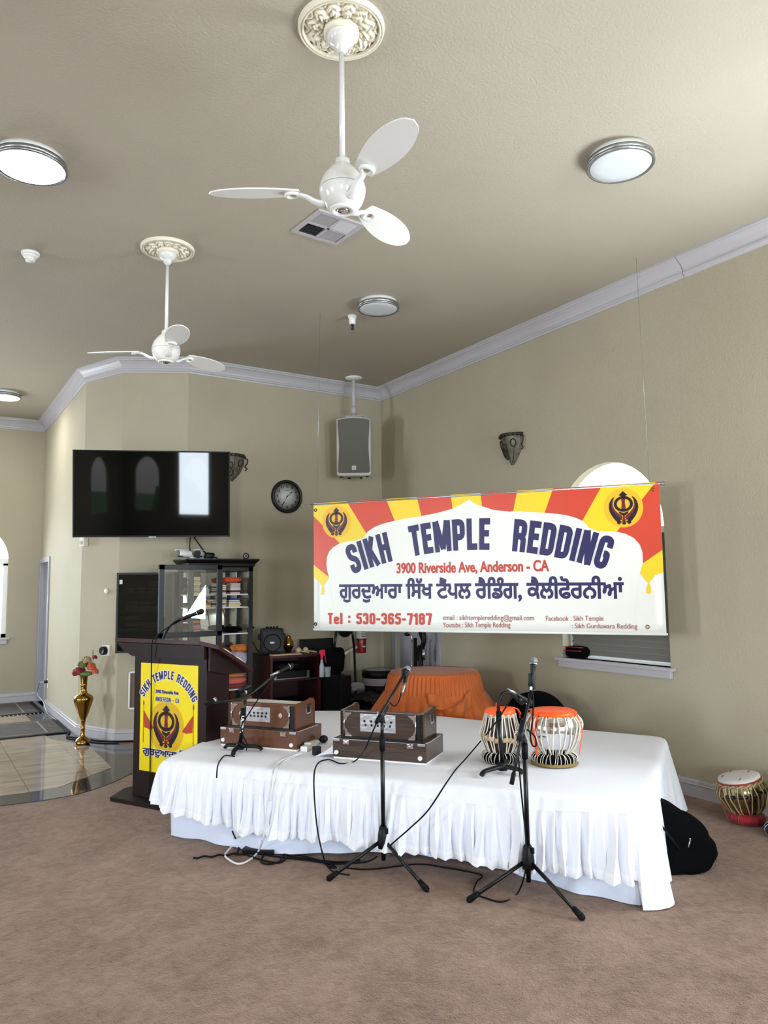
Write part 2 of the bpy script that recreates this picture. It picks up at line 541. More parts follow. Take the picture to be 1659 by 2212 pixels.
def thing(name, label, cat, loc=(0, 0, 0), rz=0.0, group=None):
    o = bpy.data.objects.new(name, None)
    o.empty_display_size = 0.1
    COL.objects.link(o)
    o.location = loc
    o.rotation_euler = (0, 0, rz)
    return tag(o, label, cat, group)
def recenter(o):
    me = o.data
    xs = [v.co for v in me.vertices]
    c = Vector(((min(v.x for v in xs) + max(v.x for v in xs)) / 2, (min(v.y for v in xs) + max(v.y for v in xs)) / 2, min(v.z for v in xs)))
    for v in me.vertices:
        v.co -= c
    o.location = c
    return o
def struct(name, mb, material, parent=None):
    o = mb.obj(name, material, parent)
    if parent is None:
        o['kind'] = 'structure'
    return o
def dup(root, loc=None, rz=None, label=None, group=None):
    r = root.copy(); COL.objects.link(r)
    if loc is not None: r.location = loc
    if rz is not None: r.rotation_euler = (0, 0, rz)
    if label: r['label'] = label
    if group: r['group'] = group
    for ch in list(root.children):
        c = ch.copy(); COL.objects.link(c); c.parent = r
        for g in list(ch.children):
            d = g.copy(); COL.objects.link(d); d.parent = c
    return r
def offset_loop(c, k):
    """move every point of a closed loop sideways by k (towards its right-hand side)"""
    n = len(c)
    out = []
    for i in range(n):
        p, a, b = c[i], c[i - 1], c[(i + 1) % n]
        e0 = (p - a).normalized(); e1 = (b - p).normalized()
        n0, n1 = Vector((e0.y, -e0.x)), Vector((e1.y, -e1.x))
        m = n0 + n1
        if m.length < 1e-6:
            m = n0
        m.normalize()
        out.append(p + m * k / max(0.45, m.dot(n0)))
    return out
def text_verts(s, bold=0.0, spacing=1.0, squeeze=1.0):
    """outline of a line of text as (points, faces), height of a capital letter = 1, starting at x = 0"""
    cu = bpy.data.curves.new('lettering', 'FONT')
    cu.body = s
    cu.space_character = spacing
    o = bpy.data.objects.new('lettering', cu)
    COL.objects.link(o)
    c2 = o.to_curve(bpy.context.evaluated_depsgraph_get())
    loops = []
    for sp in c2.splines:
        bp = sp.bezier_points
        n = len(bp)
        pts = []
        for i in range(n):
            a, b = bp[i], bp[(i + 1) % n]
            p0, p1, p2, p3 = a.co, a.handle_right, b.handle_left, b.co
            straight = ((p1 - p0).cross(p3 - p0).length < 1e-5 and (p2 - p0).cross(p3 - p0).length < 1e-5)
            for k in range(1 if straight else 5):
                t = k / 5
                q = p0 * (1 - t) ** 3 + p1 * 3 * t * (1 - t) ** 2 + p2 * 3 * t * t * (1 - t) + p3 * t ** 3
                q = Vector((q.x / 0.682 * squeeze, q.y / 0.682))
                if not pts or (q - pts[-1]).length > 1e-4:
                    pts.append(q)
        if len(pts) > 2 and (pts[0] - pts[-1]).length < 1e-4:
            pts.pop()
        if len(pts) > 2:
            loops.append(pts)
    o.to_curve_clear()
    bpy.data.objects.remove(o)
    bpy.data.curves.remove(cu)
    area2 = [sum(c[i - 1].x * c[i].y - c[i].x * c[i - 1].y for i in range(len(c))) / 2 for c in loops]
    if not loops:
        return [], []
    def within(p, c):
        r = False
        for i in range(len(c)):
            a, b = c[i - 1], c[i]
            if (a.y > p.y) != (b.y > p.y) and p.x < (b.x - a.x) * (p.y - a.y) / (b.y - a.y) + a.x:
                r = not r
        return r
    if bold:
        out = []
        for k, c in enumerate(loops):
            own = [j for j in range(len(loops)) if j == k or within(c[0], loops[j])]
            j = max(own, key=lambda q: abs(area2[q]))
            out.append(offset_loop(c, bold * (1 if area2[j] > 0 else -1)))
        loops = out
    return fill_loops(loops)
def fill_loops(loops):
    """triangles of the area that the closed loops wind round (non-zero rule)"""
    from mathutils.geometry import delaunay_2d_cdt
    pts, edges = [], []
    for c in loops:
        b = len(pts)
        pts += [Vector((p.x, p.y)) for p in c]
        edges += [(b + i, b + (i + 1) % len(c)) for i in range(len(c))]
    vo, _e, fo = delaunay_2d_cdt(pts, edges, [], 0, 1e-6)[:3]
    import numpy as np
    A = np.array([[c[i - 1].x, c[i - 1].y, c[i].x, c[i].y] for c in loops for i in range(len(c))])
    V = np.array([[v.x, v.y] for v in vo])
    F = [tuple(f) for f in fo]
    C = np.array([V[list(f)].mean(axis=0) for f in F])
    ax_, ay_, bx_, by_ = A.T
    fs = []
    for s in range(0, len(F), 400):
        cx, cy = C[s:s + 400, 0:1], C[s:s + 400, 1:2]
        side = (bx_ - ax_) * (cy - ay_) - (cx - ax_) * (by_ - ay_)
        wn = ((ay_ <= cy) & (cy < by_) & (side > 0)).sum(1) - ((by_ <= cy) & (cy < ay_) & (side < 0)).sum(1)
        fs += [f for f, w_ in zip(F[s:s + 400], wn) if w_ != 0]
    return [(v.x, v.y) for v in vo], fs
def add_text(mb, s, fn, bold=0.0, spacing=1.0, squeeze=1.0):
    """fn maps the flat text (x as 0..1, y) to a point; returns the text's width"""
    vs, fs = text_verts(s, bold, spacing, squeeze)
    if not vs:
        return 0
    x0 = min(v[0] for v in vs); x1 = max(v[0] for v in vs)
    bv = [mb._v(fn((x - x0) / (x1 - x0), y)) for x, y in vs]
    for f in fs:
        try:
            ff = mb.bm.faces.new([bv[i] for i in f]); ff.material_index = mb.mi
        except ValueError:
            pass
    return x1 - x0

# heavy condensed capitals and figures drawn as broad strokes
def _round(pts, r, closed=False):
    pts = [Vector(p) for p in pts]
    n = len(pts)
    out = []
    for i, p in enumerate(pts):
        if not closed and i in (0, n - 1):
            out.append(p); continue
        a, b = pts[i - 1], pts[(i + 1) % n]
        k = min(r, (a - p).length / 2, (b - p).length / 2)
        q0, q1 = p + (a - p).normalized() * k, p + (b - p).normalized() * k
        for j in range(6):
            t = j / 5
            out.append(q0 * (1 - t) ** 2 + p * 2 * t * (1 - t) + q1 * t * t)
    return out
def glyph(ch, t):
    a = t / 2
    W = {'I': t, '1': t * 1.5, 'M': 0.70, 'N': 0.52, '-': 0.34, ':': t, ' ': 0.34, ',': t, 'l': t, 'T': 0.44, 'L': 0.42, 'E': 0.42}.get(ch, 0.5)
    R, L, T = W - a, a, 1 - a
    G = {
        'S': [([(R, .68), (R, T), (L, T), (L, .56), (R, .44), (R, a), (L, a), (L, .32)], .2, 0)],
        'I': [([(a, 0), (a, 1)], 0, 0)],
        'K': [([(L, 0), (L, 1)], 0, 0), ([(L, .38), (R, 1)], 0, 0), ([(L + .1, .56), (R + a * .2, 0)], 0, 0)],
        'H': [([(L, 0), (L, 1)], 0, 0), ([(R, 0), (R, 1)], 0, 0), ([(L, .52), (R, .52)], 0, 0)],
        'T': [([(0, T), (W, T)], 0, 0), ([(W / 2, 0), (W / 2, 1)], 0, 0)],
        'E': [([(L, 0), (L, 1)], 0, 0), ([(L, T), (W, T)], 0, 0), ([(L, .52), (W * .93, .52)], 0, 0), ([(L, a), (W, a)], 0, 0)],
        'M': [([(L, 0), (L, 1)], 0, 0), ([(R, 0), (R, 1)], 0, 0), ([(L + .03, 1), (W / 2, .08)], 0, 0), ([(R - .03, 1), (W / 2, .08)], 0, 0)],
        'P': [([(L, 0), (L, 1)], 0, 0), ([(L, T), (R, T), (R, .42), (L, .42)], .2, 0)],
        'R': [([(L, 0), (L, 1)], 0, 0), ([(L, T), (R, T), (R, .48), (L, .48)], .18, 0), ([(R - .1, .48), (R, .40), (R, 0)], .1, 0)],
        'L': [([(L, 0), (L, 1)], 0, 0), ([(L, a), (W, a)], 0, 0)],
        'D': [([(L, 0), (L, 1)], 0, 0), ([(L, T), (R, T), (R, a), (L, a)], .22, 0)],
        'N': [([(L, 0), (L, 1)], 0, 0), ([(R, 0), (R, 1)], 0, 0), ([(L + .02, 1), (R - .02, 0)], 0, 0)],
        'G': [([(R, .66), (R, T), (L, T), (L, a), (R, a), (R, .46), (W * .52, .46)], .2, 0)],
        'A': [([(a * .8, 0), (W / 2 - .03, 1)], 0, 0), ([(R + a * .2, 0), (W / 2 + .03, 1)], 0, 0), ([(L, .27), (R, .27)], 0, 0)],
        'O': [([(L, a), (L, T), (R, T), (R, a)], .2, 1)],
        'C': [([(R, .66), (R, T), (L, T), (L, a), (R, a), (R, .34)], .2, 0)],
        'U': [([(L, 1), (L, a), (R, a), (R, 1)], .2, 0)],
        '-': [([(0, .45), (W, .45)], 0, 0)],
        ':': [([(a, .12), (a, .12 + t)], 0, 0), ([(a, .55), (a, .55 + t)], 0, 0)],
        ',': [([(a, -.12), (a, t)], 0, 0)],
        'e': [([(L, .36), (R, .36), (R, .68 - a), (L, .68 - a), (L, a), (R, a), (R, .22)], .14, 0)],
        'l': [([(a, 0), (a, 1)], 0, 0)],
        '0': [([(L, a), (L, T), (R, T), (R, a)], .2, 1)],
        '1': [([(W - a, 0), (W - a, 1)], 0, 0), ([(0, .72), (W - a, .92)], 0, 0)],
        '3': [([(L, .70), (L, T), (R, T), (R, .53), (W * .45, .53)], .18, 0), ([(W * .45, .53), (R, .53), (R, a), (L, a), (L, .30)], .18, 0)],
        '5': [([(W, T), (L, T), (L, .56), (R, .60), (R, a), (L, a), (L, .28)], .16, 0)],
        '6': [([(R, .70), (R, T), (L, T), (L, a), (R, a), (R, .55), (L, .55)], .18, 0)],
        '7': [([(0, T), (R, T), (W * .45, 0)], .02, 0)],
        '8': [([(L, .54), (L, T), (R, T), (R, .54)], .18, 1), ([(L, a), (L, .54), (R, .54), (R, a)], .18, 1)],
        '9': [([(L, .30), (L, a), (R, a), (R, T), (L, T), (L, .45), (R, .45)], .18, 0)],
    }
    return W, G.get(ch, [])
def stroke_text(mb, s, fn, t=0.17, gap=0.10, grow=0.0, word=None):
    """fn maps (x as 0..1, y, letter middle as 0..1) to a point"""
    x = 0
    cells = []
    for ch in s:
        w, g = glyph(ch, t)
        cells.append((x, w, g))
        x += w + gap
    total = x - gap
    wi = -1
    for k_, (x0, w, g) in enumerate(cells):
        if s[k_] != ' ' and (k_ == 0 or s[k_ - 1] == ' '): wi += 1
        if word is not None and wi != word: continue
        quads = []
        for pts, r, closed in g:
            pts = _round(pts, r, closed) if r else [Vector(p) for p in pts]
            n = len(pts)
            L, Rr = [], []
            h = t / 2 + grow
            for i, p in enumerate(pts):
                a = pts[i - 1] if (closed or i > 0) else p
                b = pts[(i + 1) % n] if (closed or i < n - 1) else p
                d0 = (p - a).normalized() if (p - a).length > 1e-6 else (b - p).normalized()
                d1 = (b - p).normalized() if (b - p).length > 1e-6 else d0
                m = (d0 + d1)
                m = m.normalized() if m.length > 1e-6 else d0
                nn = Vector((-m.y, m.x))
                k = h / max(0.5, nn.dot(Vector((-d0.y, d0.x))))
                q = p
                if grow and not closed and i == 0: q = p - d1 * grow
                if grow and not closed and i == n - 1: q = p + d0 * grow
                L.append(q + nn * k); Rr.append(q - nn * k)
            for i in range(n if closed else n - 1):
                j = (i + 1) % n
                qd = [L[i], L[j], Rr[j], Rr[i]]
                if sum(qd[z - 1].x * qd[z].y - qd[z].x * qd[z - 1].y for z in range(4)) < 0:
                    qd = qd[::-1]
                quads.append(qd)
        if not quads:
            continue
        vs, fs = fill_loops(quads)
        bv = [mb._v(fn((x0 + x_) / total, y_, (x0 + w / 2) / total)) for x_, y_ in vs]
        for f in fs:
            try:
                ff = mb.bm.faces.new([bv[i] for i in f]); ff.material_index = mb.mi
            except ValueError:
                pass
    return total

# ------------------------------------------------------------------ the room
XR, YB, YF, XL, YR, CE = 5.05, 8.08, 12.2, -8.0, -7.0, 4.14
PB0, PB1, PC1 = (2.51, 8.06), (1.885, 8.40), (1.615, 9.03)
XA = 1.61
def arch(c, hw, z0, zs, n=18):
    pts = [(c - hw, z0), (c + hw, z0), (c + hw, zs)]
    for i in range(1, n):
        a = PI * i / n
        pts.append((c + hw * math.cos(a), zs + hw * math.sin(a)))
    pts.append((c - hw, zs))
    return pts
def rect(u0, u1, z0, z1):
    return [(u0, z0), (u1, z0), (u1, z1), (u0, z1)]
def wall(name, p0, p1, zt=CE, holes=(), depth=0.14, out=None):
    """upright wall from p0 to p1; holes in (distance along, height); reveals run outwards"""
    p0, p1 = Vector((*p0, 0)), Vector((*p1, 0))
    L = (p1 - p0).length
    d = (p1 - p0) / L
    n = Vector((d.y, -d.x, 0)) if out is None else Vector((*out, 0))
    mb = MB()
    bm = mb.bm
    edges = []
    for loop in [rect(0, L, 0, zt)] + [list(h) for h in holes]:
        vs = [bm.verts.new(p0 + d * u + Vector((0, 0, z))) for u, z in loop]
        edges += [bm.edges.new((vs[i], vs[(i + 1) % len(vs)])) for i in range(len(vs))]
    bmesh.ops.triangle_fill(bm, use_beauty=True, use_dissolve=False, edges=edges)
    bm.faces.ensure_lookup_table()
    for f in list(bm.faces):                      # drop anything filled inside a hole
        c = f.calc_center_median() - p0
        u, z = c.dot(d), c.z
        for h in holes:
            ins = False
            for i in range(len(h)):
                (a, b), (c2, e2) = h[i], h[(i + 1) % len(h)]
                if (b > z) != (e2 > z) and u < (c2 - a) * (z - b) / (e2 - b) + a:
                    ins = not ins
            if ins:
                bm.faces.remove(f)
                break
    for h in holes:
        k = len(h)
        for i in range(k):
            (a, b), (c2, e2) = h[i], h[(i + 1) % k]
            q = [p0 + d * a + Vector((0, 0, b)), p0 + d * c2 + Vector((0, 0, e2))]
            mb.face([q[0], q[1], q[1] + n * depth, q[0] + n * depth])
    o = mb.obj(name, 'wall', fix=False)
    o['kind'] = 'structure'
    return o
mb = MB(); mb.face([(XL, YR, 0), (XR, YR, 0), (XR, YF, 0), (XL, YF, 0)])
struct('floor', mb, 'carpet')
mb = MB(); mb.face([(XL, YR, CE), (XL, YF, CE), (XR, YF, CE), (XR, YR, CE)])
struct('ceiling', mb, 'ceiling')
# right wall, y runs 8.10 -> -7 ; u = YB' - y
UR = 8.10
win1 = arch(UR - 4.44, 0.575, 0.94, 2.07)
winr2 = arch(UR - 1.6, 0.575, 0.94, 2.07)
winr3 = arch(UR + 3.2, 0.575, 0.94, 2.07)
door_r = rect(UR - 7.80, UR - 6.96, 0.0, 2.02)
wall('wall_right', (XR, UR), (XR, YR), holes=[win1, winr2, winr3, door_r], out=(1, 0))
wall('wall_back', PB0, (XR, 8.10), out=(0, 1))
wall('wall_chamfer_b', PB1, PB0, out=(0.5, 0.87))
wall('wall_chamfer_c', PC1, PB1, out=(0.9, 0.4))
wall('wall_left_alcove', (XA, YF), PC1, holes=[rect(YF - 12.12, YF - 11.36, 0.0, 2.0)], out=(1, 0))
wf = [arch(0.62 - XL, 0.56, 0.93, 2.03), arch(-1.2 - XL, 0.56, 0.93, 2.03)]
wall('wall_far', (XL, YF), (XA, YF), holes=wf, out=(0, 1))
wall('wall_left', (XL, YR), (XL, YF), holes=[arch(8.5, 0.57, 0.94, 2.07), arch(13.5, 0.57, 0.94, 2.07), arch(1.55, 0.57, 0.94, 2.07)], out=(-1, 0))
wall('wall_rear', (XR, YR), (XL, YR), holes=[arch(XR + 4.7, 0.57, 0.94, 2.07), arch(XR - 0.6, 0.57, 0.94, 2.07), arch(XR - 3.4, 0.57, 0.94, 2.07), arch(XR + 6.9, 0.57, 0.94, 2.07)], out=(0, -1))
def sweep(name, path, prof, closed=False, material='trim', cap=True):
    """moulding: prof (inset from the wall, height) carried along a wall path, mitred at the corners; the room is on the left of the path"""
    mb = MB()
    n = len(path)
    ring = []
    for i, p in enumerate(path):
        p = Vector(p)
        t0 = (p - Vector(path[i - 1])).normalized() if i > 0 else None
        t1 = (Vector(path[i + 1]) - p).normalized() if i < n - 1 else None
        t0 = t0 or t1; t1 = t1 or t0
        n0, n1 = Vector((-t0.y, t0.x)), Vector((-t1.y, t1.x))
        b = (n0 + n1).normalized()
        b = b / max(0.3, b.dot(n0))
        ring.append([mb._v((p.x + b.x * a, p.y + b.y * a, z)) for a, z in prof])
    k = len(prof)
    for a, b in zip(ring, ring[1:]):
        for i in range(k):
            mb.bm.faces.new((a[i], a[(i + 1) % k], b[(i + 1) % k], b[i]))
    if cap:
        mb.bm.faces.new(ring[0]); mb.bm.faces.new(ring[-1][::-1])
    o = mb.obj(name, material)
    o['kind'] = 'structure'
    return o
CROWN = [(0, 3.985), (0.012, 3.985), (0.016, 4.0), (0.03, 4.006), (0.032, 4.022), (0.026, 4.03), (0.034, 4.05), (0.052, 4.078), (0.078, 4.1), (0.098, 4.108), (0.1, 4.118), (0.112, 4.122), (0.112, CE), (0, CE)]
wpath = [(XR, YR), (XR, 8.10), PB0, PB1, PC1, (XA, YF), (XL, YF)]
sweep('trim_1', [(XR, 3.56), (XR, 8.10), PB0, PB1, PC1, (XA, YF), (XL, YF)], CROWN)
sweep('trim_2', [(XR, YR), (XR, 3.553)], CROWN)
BASE = [(0, 0), (0.014, 0), (0.014, 0.085), (0.02, 0.092), (0.013, 0.098), (0.012, 0.118), (0.006, 0.124), (0.006, 0.13), (0, 0.13)]
sweep('baseboard_right', [(XR, YR), (XR, 6.88)], BASE)
sweep('baseboard_back', [(XR, 7.90), (XR, 8.10), PB0, PB1, PC1, (XA, 11.30)], BASE)
sweep('baseboard_far', [(XA, 12.18), (XA, YF), (XL, YF)], BASE)
# doors
def casing(mb, x, y0, y1, zt, w=0.075, t=0.02, sgn=-1):
    x1 = x + sgn * t
    xa, xb = min(x, x1), max(x, x1)
    mb.box(xa, xb, y0 - w, y0, 0, zt + w, 0.004)
    mb.box(xa, xb, y1, y1 + w, 0, zt + w, 0.004)
    mb.box(xa, xb, y0, y1, zt, zt + w, 0.004)
mb = MB(); casing(mb, XR, 6.96, 7.80, 2.02)
d1 = struct('door_1', mb, 'trim_grey')
mb = MB(); mb.box(XR + 0.05, XR + 0.09, 6.96, 7.80, 0.0, 2.02)
mb.box(XR + 0.04, XR + 0.05, 7.05, 7.33, 1.15, 1.9, 0.004); mb.box(XR + 0.04, XR + 0.05, 7.43, 7.71, 1.15, 1.9, 0.004)
mb.box(XR + 0.04, XR + 0.05, 7.05, 7.33, 0.2, 0.95, 0.004); mb.box(XR + 0.04, XR + 0.05, 7.43, 7.71, 0.2, 0.95, 0.004)
mb.obj('door_leaf', 'trim_grey', d1)
mb = MB(); casing(mb, XA, 11.36, 12.12, 2.0)
d2 = struct('door_2', mb, 'trim_grey')
mb = MB(); mb.box(XA + 0.06, XA + 0.10, 11.36, 12.12, 0.0, 2.0)
mb.box(XA + 0.0, XA + 0.10, 11.36, 11.375, 0, 2.0); mb.box(XA, XA + 0.10, 12.105, 12.12, 0, 2.0)
mb.obj('door_leaf', 'trim_grey', d2)
# the visible right window: sill, mullion, glass
y0, y1 = 3.865, 5.015
mb = MB(); mb.box(XR - 0.055, XR + 0.13, y0 - 0.045, y1 + 0.06, 0.915, 0.94, 0.006)
mb.prism([(XR - 0.035, 0.915), (XR, 0.915), (XR, 0.855), (XR - 0.012, 0.855)], y0 - 0.03, y1 + 0.045, 'y') if False else mb.box(XR - 0.03, XR, y0 - 0.02, y1 + 0.04, 0.855, 0.915, 0.01)
w1 = struct('window_1', mb, 'trim')
mb = MB(); mb.box(XR + 0.10, XR + 0.14, y0, y1, 1.99, 2.06)
mb.box(XR + 0.10, XR + 0.14, y0, y0 + 0.04, 0.94, 2.0); mb.box(XR + 0.10, XR + 0.14, y1 - 0.04, y1, 0.94, 2.0)
mb.box(XR + 0.10, XR + 0.14, y0, y1, 0.94, 0.98)
mb.obj('window_frame', 'white', w1)
mb = MB()
nb = 46
def fan(u, v):
    a = PI * u
    r = 0.03 + 0.545 * v
    k = int(round(u * nb * 2)) % 2
    return (XR + 0.075 + 0.012 * k * v, 4.44 + r * math.cos(a), 2.07 + r * math.sin(a))
mb.grid(fan, nb * 2 + 1, 5, smooth=False)
mb.obj('fan_shade', 'shade', w1)
mb = MB(); mb.box(XR + 0.13, XR + 0.136, y0, y1, 0.94, 2.66)
mb.obj('pane', 'glass', w1)
bl = thing('window_blind', 'white horizontal slat blind coloured shade grey, closed in the right wall window behind the banner', 'blind', (XR + 0.05, 4.44, 0.945))
mb = MB()
for i in range(20):
    z = 0.06 + i * 0.0515
    mb.face([(-0.006, -0.562, z - 0.03), (-0.006, 0.50, z - 0.03), (0.012, 0.50, z + 0.03), (0.012, -0.562, z + 0.03)])
    mb.face([(-0.008, -0.562, z - 0.031), (0.0, -0.562, z - 0.031), (0.0, 0.50, z - 0.031), (-0.008, 0.50, z - 0.031)])
bl_s = mb.obj('slats', 'blind', bl)
mb = MB(); mb.box(-0.015, 0.03, -0.565, 0.52, 1.06, 1.11, 0.004); mb.obj('headrail', 'white', bl)
mb = MB(); mb.box(-0.012, 0.014, -0.56, 0.50, 0.0, 0.022, 0.004); mb.obj('bottom_rail', 'white', bl)
mb = MB(); mb.cyl((-0.025, -0.52, 0.3), (-0.02, -0.52, 1.06), 0.005, seg=8); mb.obj('tilt_wand', 'white', bl)
# the far window at the left edge of the picture
mb = MB(); mb.box(0.62 - 0.62, 0.62 + 0.60, YF - 0.06, YF + 0.12, 0.905, 0.93, 0.006); mb.box(0.05, 1.19, YF - 0.03, YF, 0.84, 0.905, 0.008)
w2 = struct('window_2', mb, 'trim')
mb = MB()
for a, b, c, d in ((0.06, 1.18, 1.97, 2.07), (0.06, 1.18, 0.93, 0.98), (1.12, 1.18, 0.93, 2.0), (0.06, 0.12, 0.93, 2.0), (0.60, 0.64, 0.93, 2.0)):
    mb.box(a, b, YF + 0.08, YF + 0.12, c, d)
mb.obj('window_frame', 'white', w2)
mb = MB(); mb.box(0.06, 1.18, YF + 0.125, YF + 0.131, 0.93, 2.6); mb.obj('pane', 'glass', w2)
mb = MB()
for i in range(9):
    z = 1.95 - i * 0.05
    mb.box(0.12, 1.11, YF + 0.05, YF + 0.075, z, z + 0.043)
mb.obj('raised_blind', 'translucent' if False else 'shade', w2)
# granite and tile inlay by the alcove, two mats, the cable along the base
tile_edge = [(XL, 6.5), (0.63, 6.45), (0.907, 6.42), (1.163, 6.45), (1.303, 6.53), (1.493, 6.683), (1.70, 6.90), (1.95, 7.25), (1.95, 7.70), (1.885, 8.383), (1.60, 9.02), (1.595, 12.18), (XL, 12.18)]
mb = MB(); mb.prism(tile_edge, 0.0005, 0.004)
struct('floor_inlay_granite', mb, 'granite')
inner = [(XL, 6.78), (0.65, 6.74), (0.852, 6.745), (1.073, 6.75), (1.587, 7.203), (1.60, 7.40), (1.611, 8.34), (1.33, 8.95), (1.315, 9.3), (1.30, 12.0), (XL, 12.0)]
mb = MB(); mb.prism(inner, 0.004, 0.006)
struct('floor_inlay_tile', mb, 'beigetile')
# lawn and hedges outside the windows
mb = MB(); mb.face([(-30, -30, -0.25), (30, -30, -0.25), (30, 30, -0.25), (-30, 30, -0.25)])
struct('ground_outside', mb, 'grass')
def bush(name, c, r, label):
    mb = MB()
    mb.ball((0, 0, r * 0.8), r, 1, 1, 0.95, 40, 26)
    for v in mb.bm.verts:
        k = noise.noise(v.co * (2.2 / r)) * 0.28 + noise.noise(v.co * (9 / r)) * 0.16
        v.co += v.co.normalized() * k * r * 0.6
    o = mb.obj(name, 'leafgreen')
    o.location = c
    return tag(o, label, 'bush')
bush('garden_bush', (-0.2, 15.6, -0.25), 1.5, 'green garden bush seen through the arched window at the far left')
bush('garden_bush', (-7.6, -11.0, -0.25), 1.2, 'green garden bush mirrored in the middle of the television screen')
bush('garden_bush', (-12.5, -7.6, -0.25), 1.5, 'green garden bush mirrored at the left end of the television screen')

# ------------------------------------------------------------------ ceiling
def medallion(c, r, label):
    t = thing('ceiling_medallion', label, 'ceiling medallion', (c[0], c[1], CE), group='plaster ceiling medallions')
    mb = MB()
    mb.lathe([(r, 0), (r, -0.012), (r * 0.985, -0.022), (r * 0.95, -0.026), (r * 0.93, -0.018), (r * 0.915, -0.024), (r * 0.88, -0.024), (r * 0.86, -0.012)], 64, cap=False)
    mb.obj('rim', 'plaster', t)
    mb = MB()
    def rel(u, v):
        a = 2 * PI * u
        rr = r * (0.36 + 0.52 * v)
        ph = a * 12
        lobe = abs(math.sin(ph / 2))
        vein = 0.5 + 0.5 * math.cos(ph * 4 + 6 * math.sin(v * 9))
        h = 0.009 + 0.016 * math.sin(PI * min(1, v * 1.08)) * (0.25 + 0.75 * lobe ** 0.7) + 0.010 * vein * lobe * math.sin(PI * v) + 0.006 * math.sin(v * 22 + 3 * math.cos(ph))
        return (rr * math.cos(a), rr * math.sin(a), -h)
    mb.grid(rel, 288, 22, closed_u=True)
    mb.obj('acanthus_relief', 'plaster', t)
    mb = MB()
    mb.lathe([(r * 0.41, -0.005), (r * 0.41, -0.042), (r * 0.36, -0.046), (r * 0.30, -0.046)], 48)
    mb.obj('collar', 'plaster', t)
    return t
def ceiling_fan(c, a0, label):
    t = thing('ceiling_fan', label, 'ceiling fan', (c[0], c[1], CE), group='white ceiling fans')
    mb = MB()
    mb.lathe([(0.066, -0.044), (0.066, -0.054), (0.062, -0.07), (0.05, -0.088), (0.036, -0.095), (0.033, -0.10), (0.03, -0.112), (0.018, -0.125), (0.014, -0.13)], 40)
    mb.obj('canopy', 'whitegloss', t)
    mb = MB(); mb.cyl((0, 0, -0.125), (0, 0, -0.63), 0.0125, seg=18)
    mb.obj('downrod', 'whitegloss', t)
    mb = MB()
    mb.lathe([(0.014, -0.62), (0.02, -0.632), (0.034, -0.642), (0.036, -0.662), (0.040, -0.668), (0.062, -0.69), (0.088, -0.725), (0.101, -0.76), (0.1035, -0.775), (0.1035, -0.779)], 44, cap=False)
    mb.lathe([(0.1035, -0.783), (0.1035, -0.79), (0.100, -0.81), (0.088, -0.842), (0.068, -0.866), (0.056, -0.872)], 44, cap=False)
    mb.lathe([(0.1015, -0.779), (0.1015, -0.783)], 44, cap=False)
    mo = mb.obj('motor_housing', 'whitegloss', t)
    mb = MB(); mb.lathe([(0.1025, -0.7785), (0.1036, -0.779), (0.1036, -0.783), (0.1025, -0.7835)], 44, cap=False)
    mb.obj('groove_band', 'trim_grey', mo)
    mb = MB(); mb.lathe([(0.058, -0.868), (0.058, -0.876), (0.050, -0.880), (0.036, -0.880), (0.036, -0.872), (0.02, -0.870), (0.001, -0.870)], 40)
    cap = mb.obj('switch_cap', 'white', t)
    mb = MB(); mb.ball((0, 0, -0.874), 0.026, 1, 1, 0.45); mb.obj('lens', 'chrome', cap)
    for k in range(3):
        a = math.radians(a0 + 120 * k)
        R = Matrix.Rotation(a, 4, 'Z')
        mb = MB(); mb.M = R
        mb.tube([(0.075, 0, -0.845), (0.115, 0, -0.838), (0.16, 0, -0.812), (0.20, 0, -0.80)], lambda s: 0.026 - 0.012 * s, 12, flat=0.55)
        mb.torus((0.225, 0, -0.80), 0.026, 0.0095, (0.1, 0.15, 1), 24, 10)
        arm = mb.obj('blade_arm', 'white', t)
        mb = MB(); mb.M = R @ Matrix.Translation((0.19, 0, -0.79)) @ Matrix.Rotation(math.radians(-14), 4, 'X')
        n = 26
        up, lo = [], []
        for i in range(n + 1):
            s = i / n
            w = 0.088 * (math.sin(PI * min(1, 0.14 + 0.86 * s)) ** 0.5) * (0.72 + 0.34 * s)
            up.append((0.405 * s, w)); lo.append((0.405 * s, -w))
        poly = lo + up[::-1]
        mb.prism(poly, -0.003, 0.003)
        mb.obj('blade', 'white', arm)
    return t
F1, F2 = (1.552, 2.79), (1.518, 5.425)
medallion(F1, 0.197, 'cream acanthus plaster rosette above the nearer ceiling fan')
medallion(F2, 0.196, 'cream acanthus plaster rosette above the farther ceiling fan')
ceiling_fan(F1, 28, 'nearer white three-blade fan hanging below the upper plaster rosette')
ceiling_fan(F2, 25, 'farther white three-blade fan hanging in front of the chamfered corner')
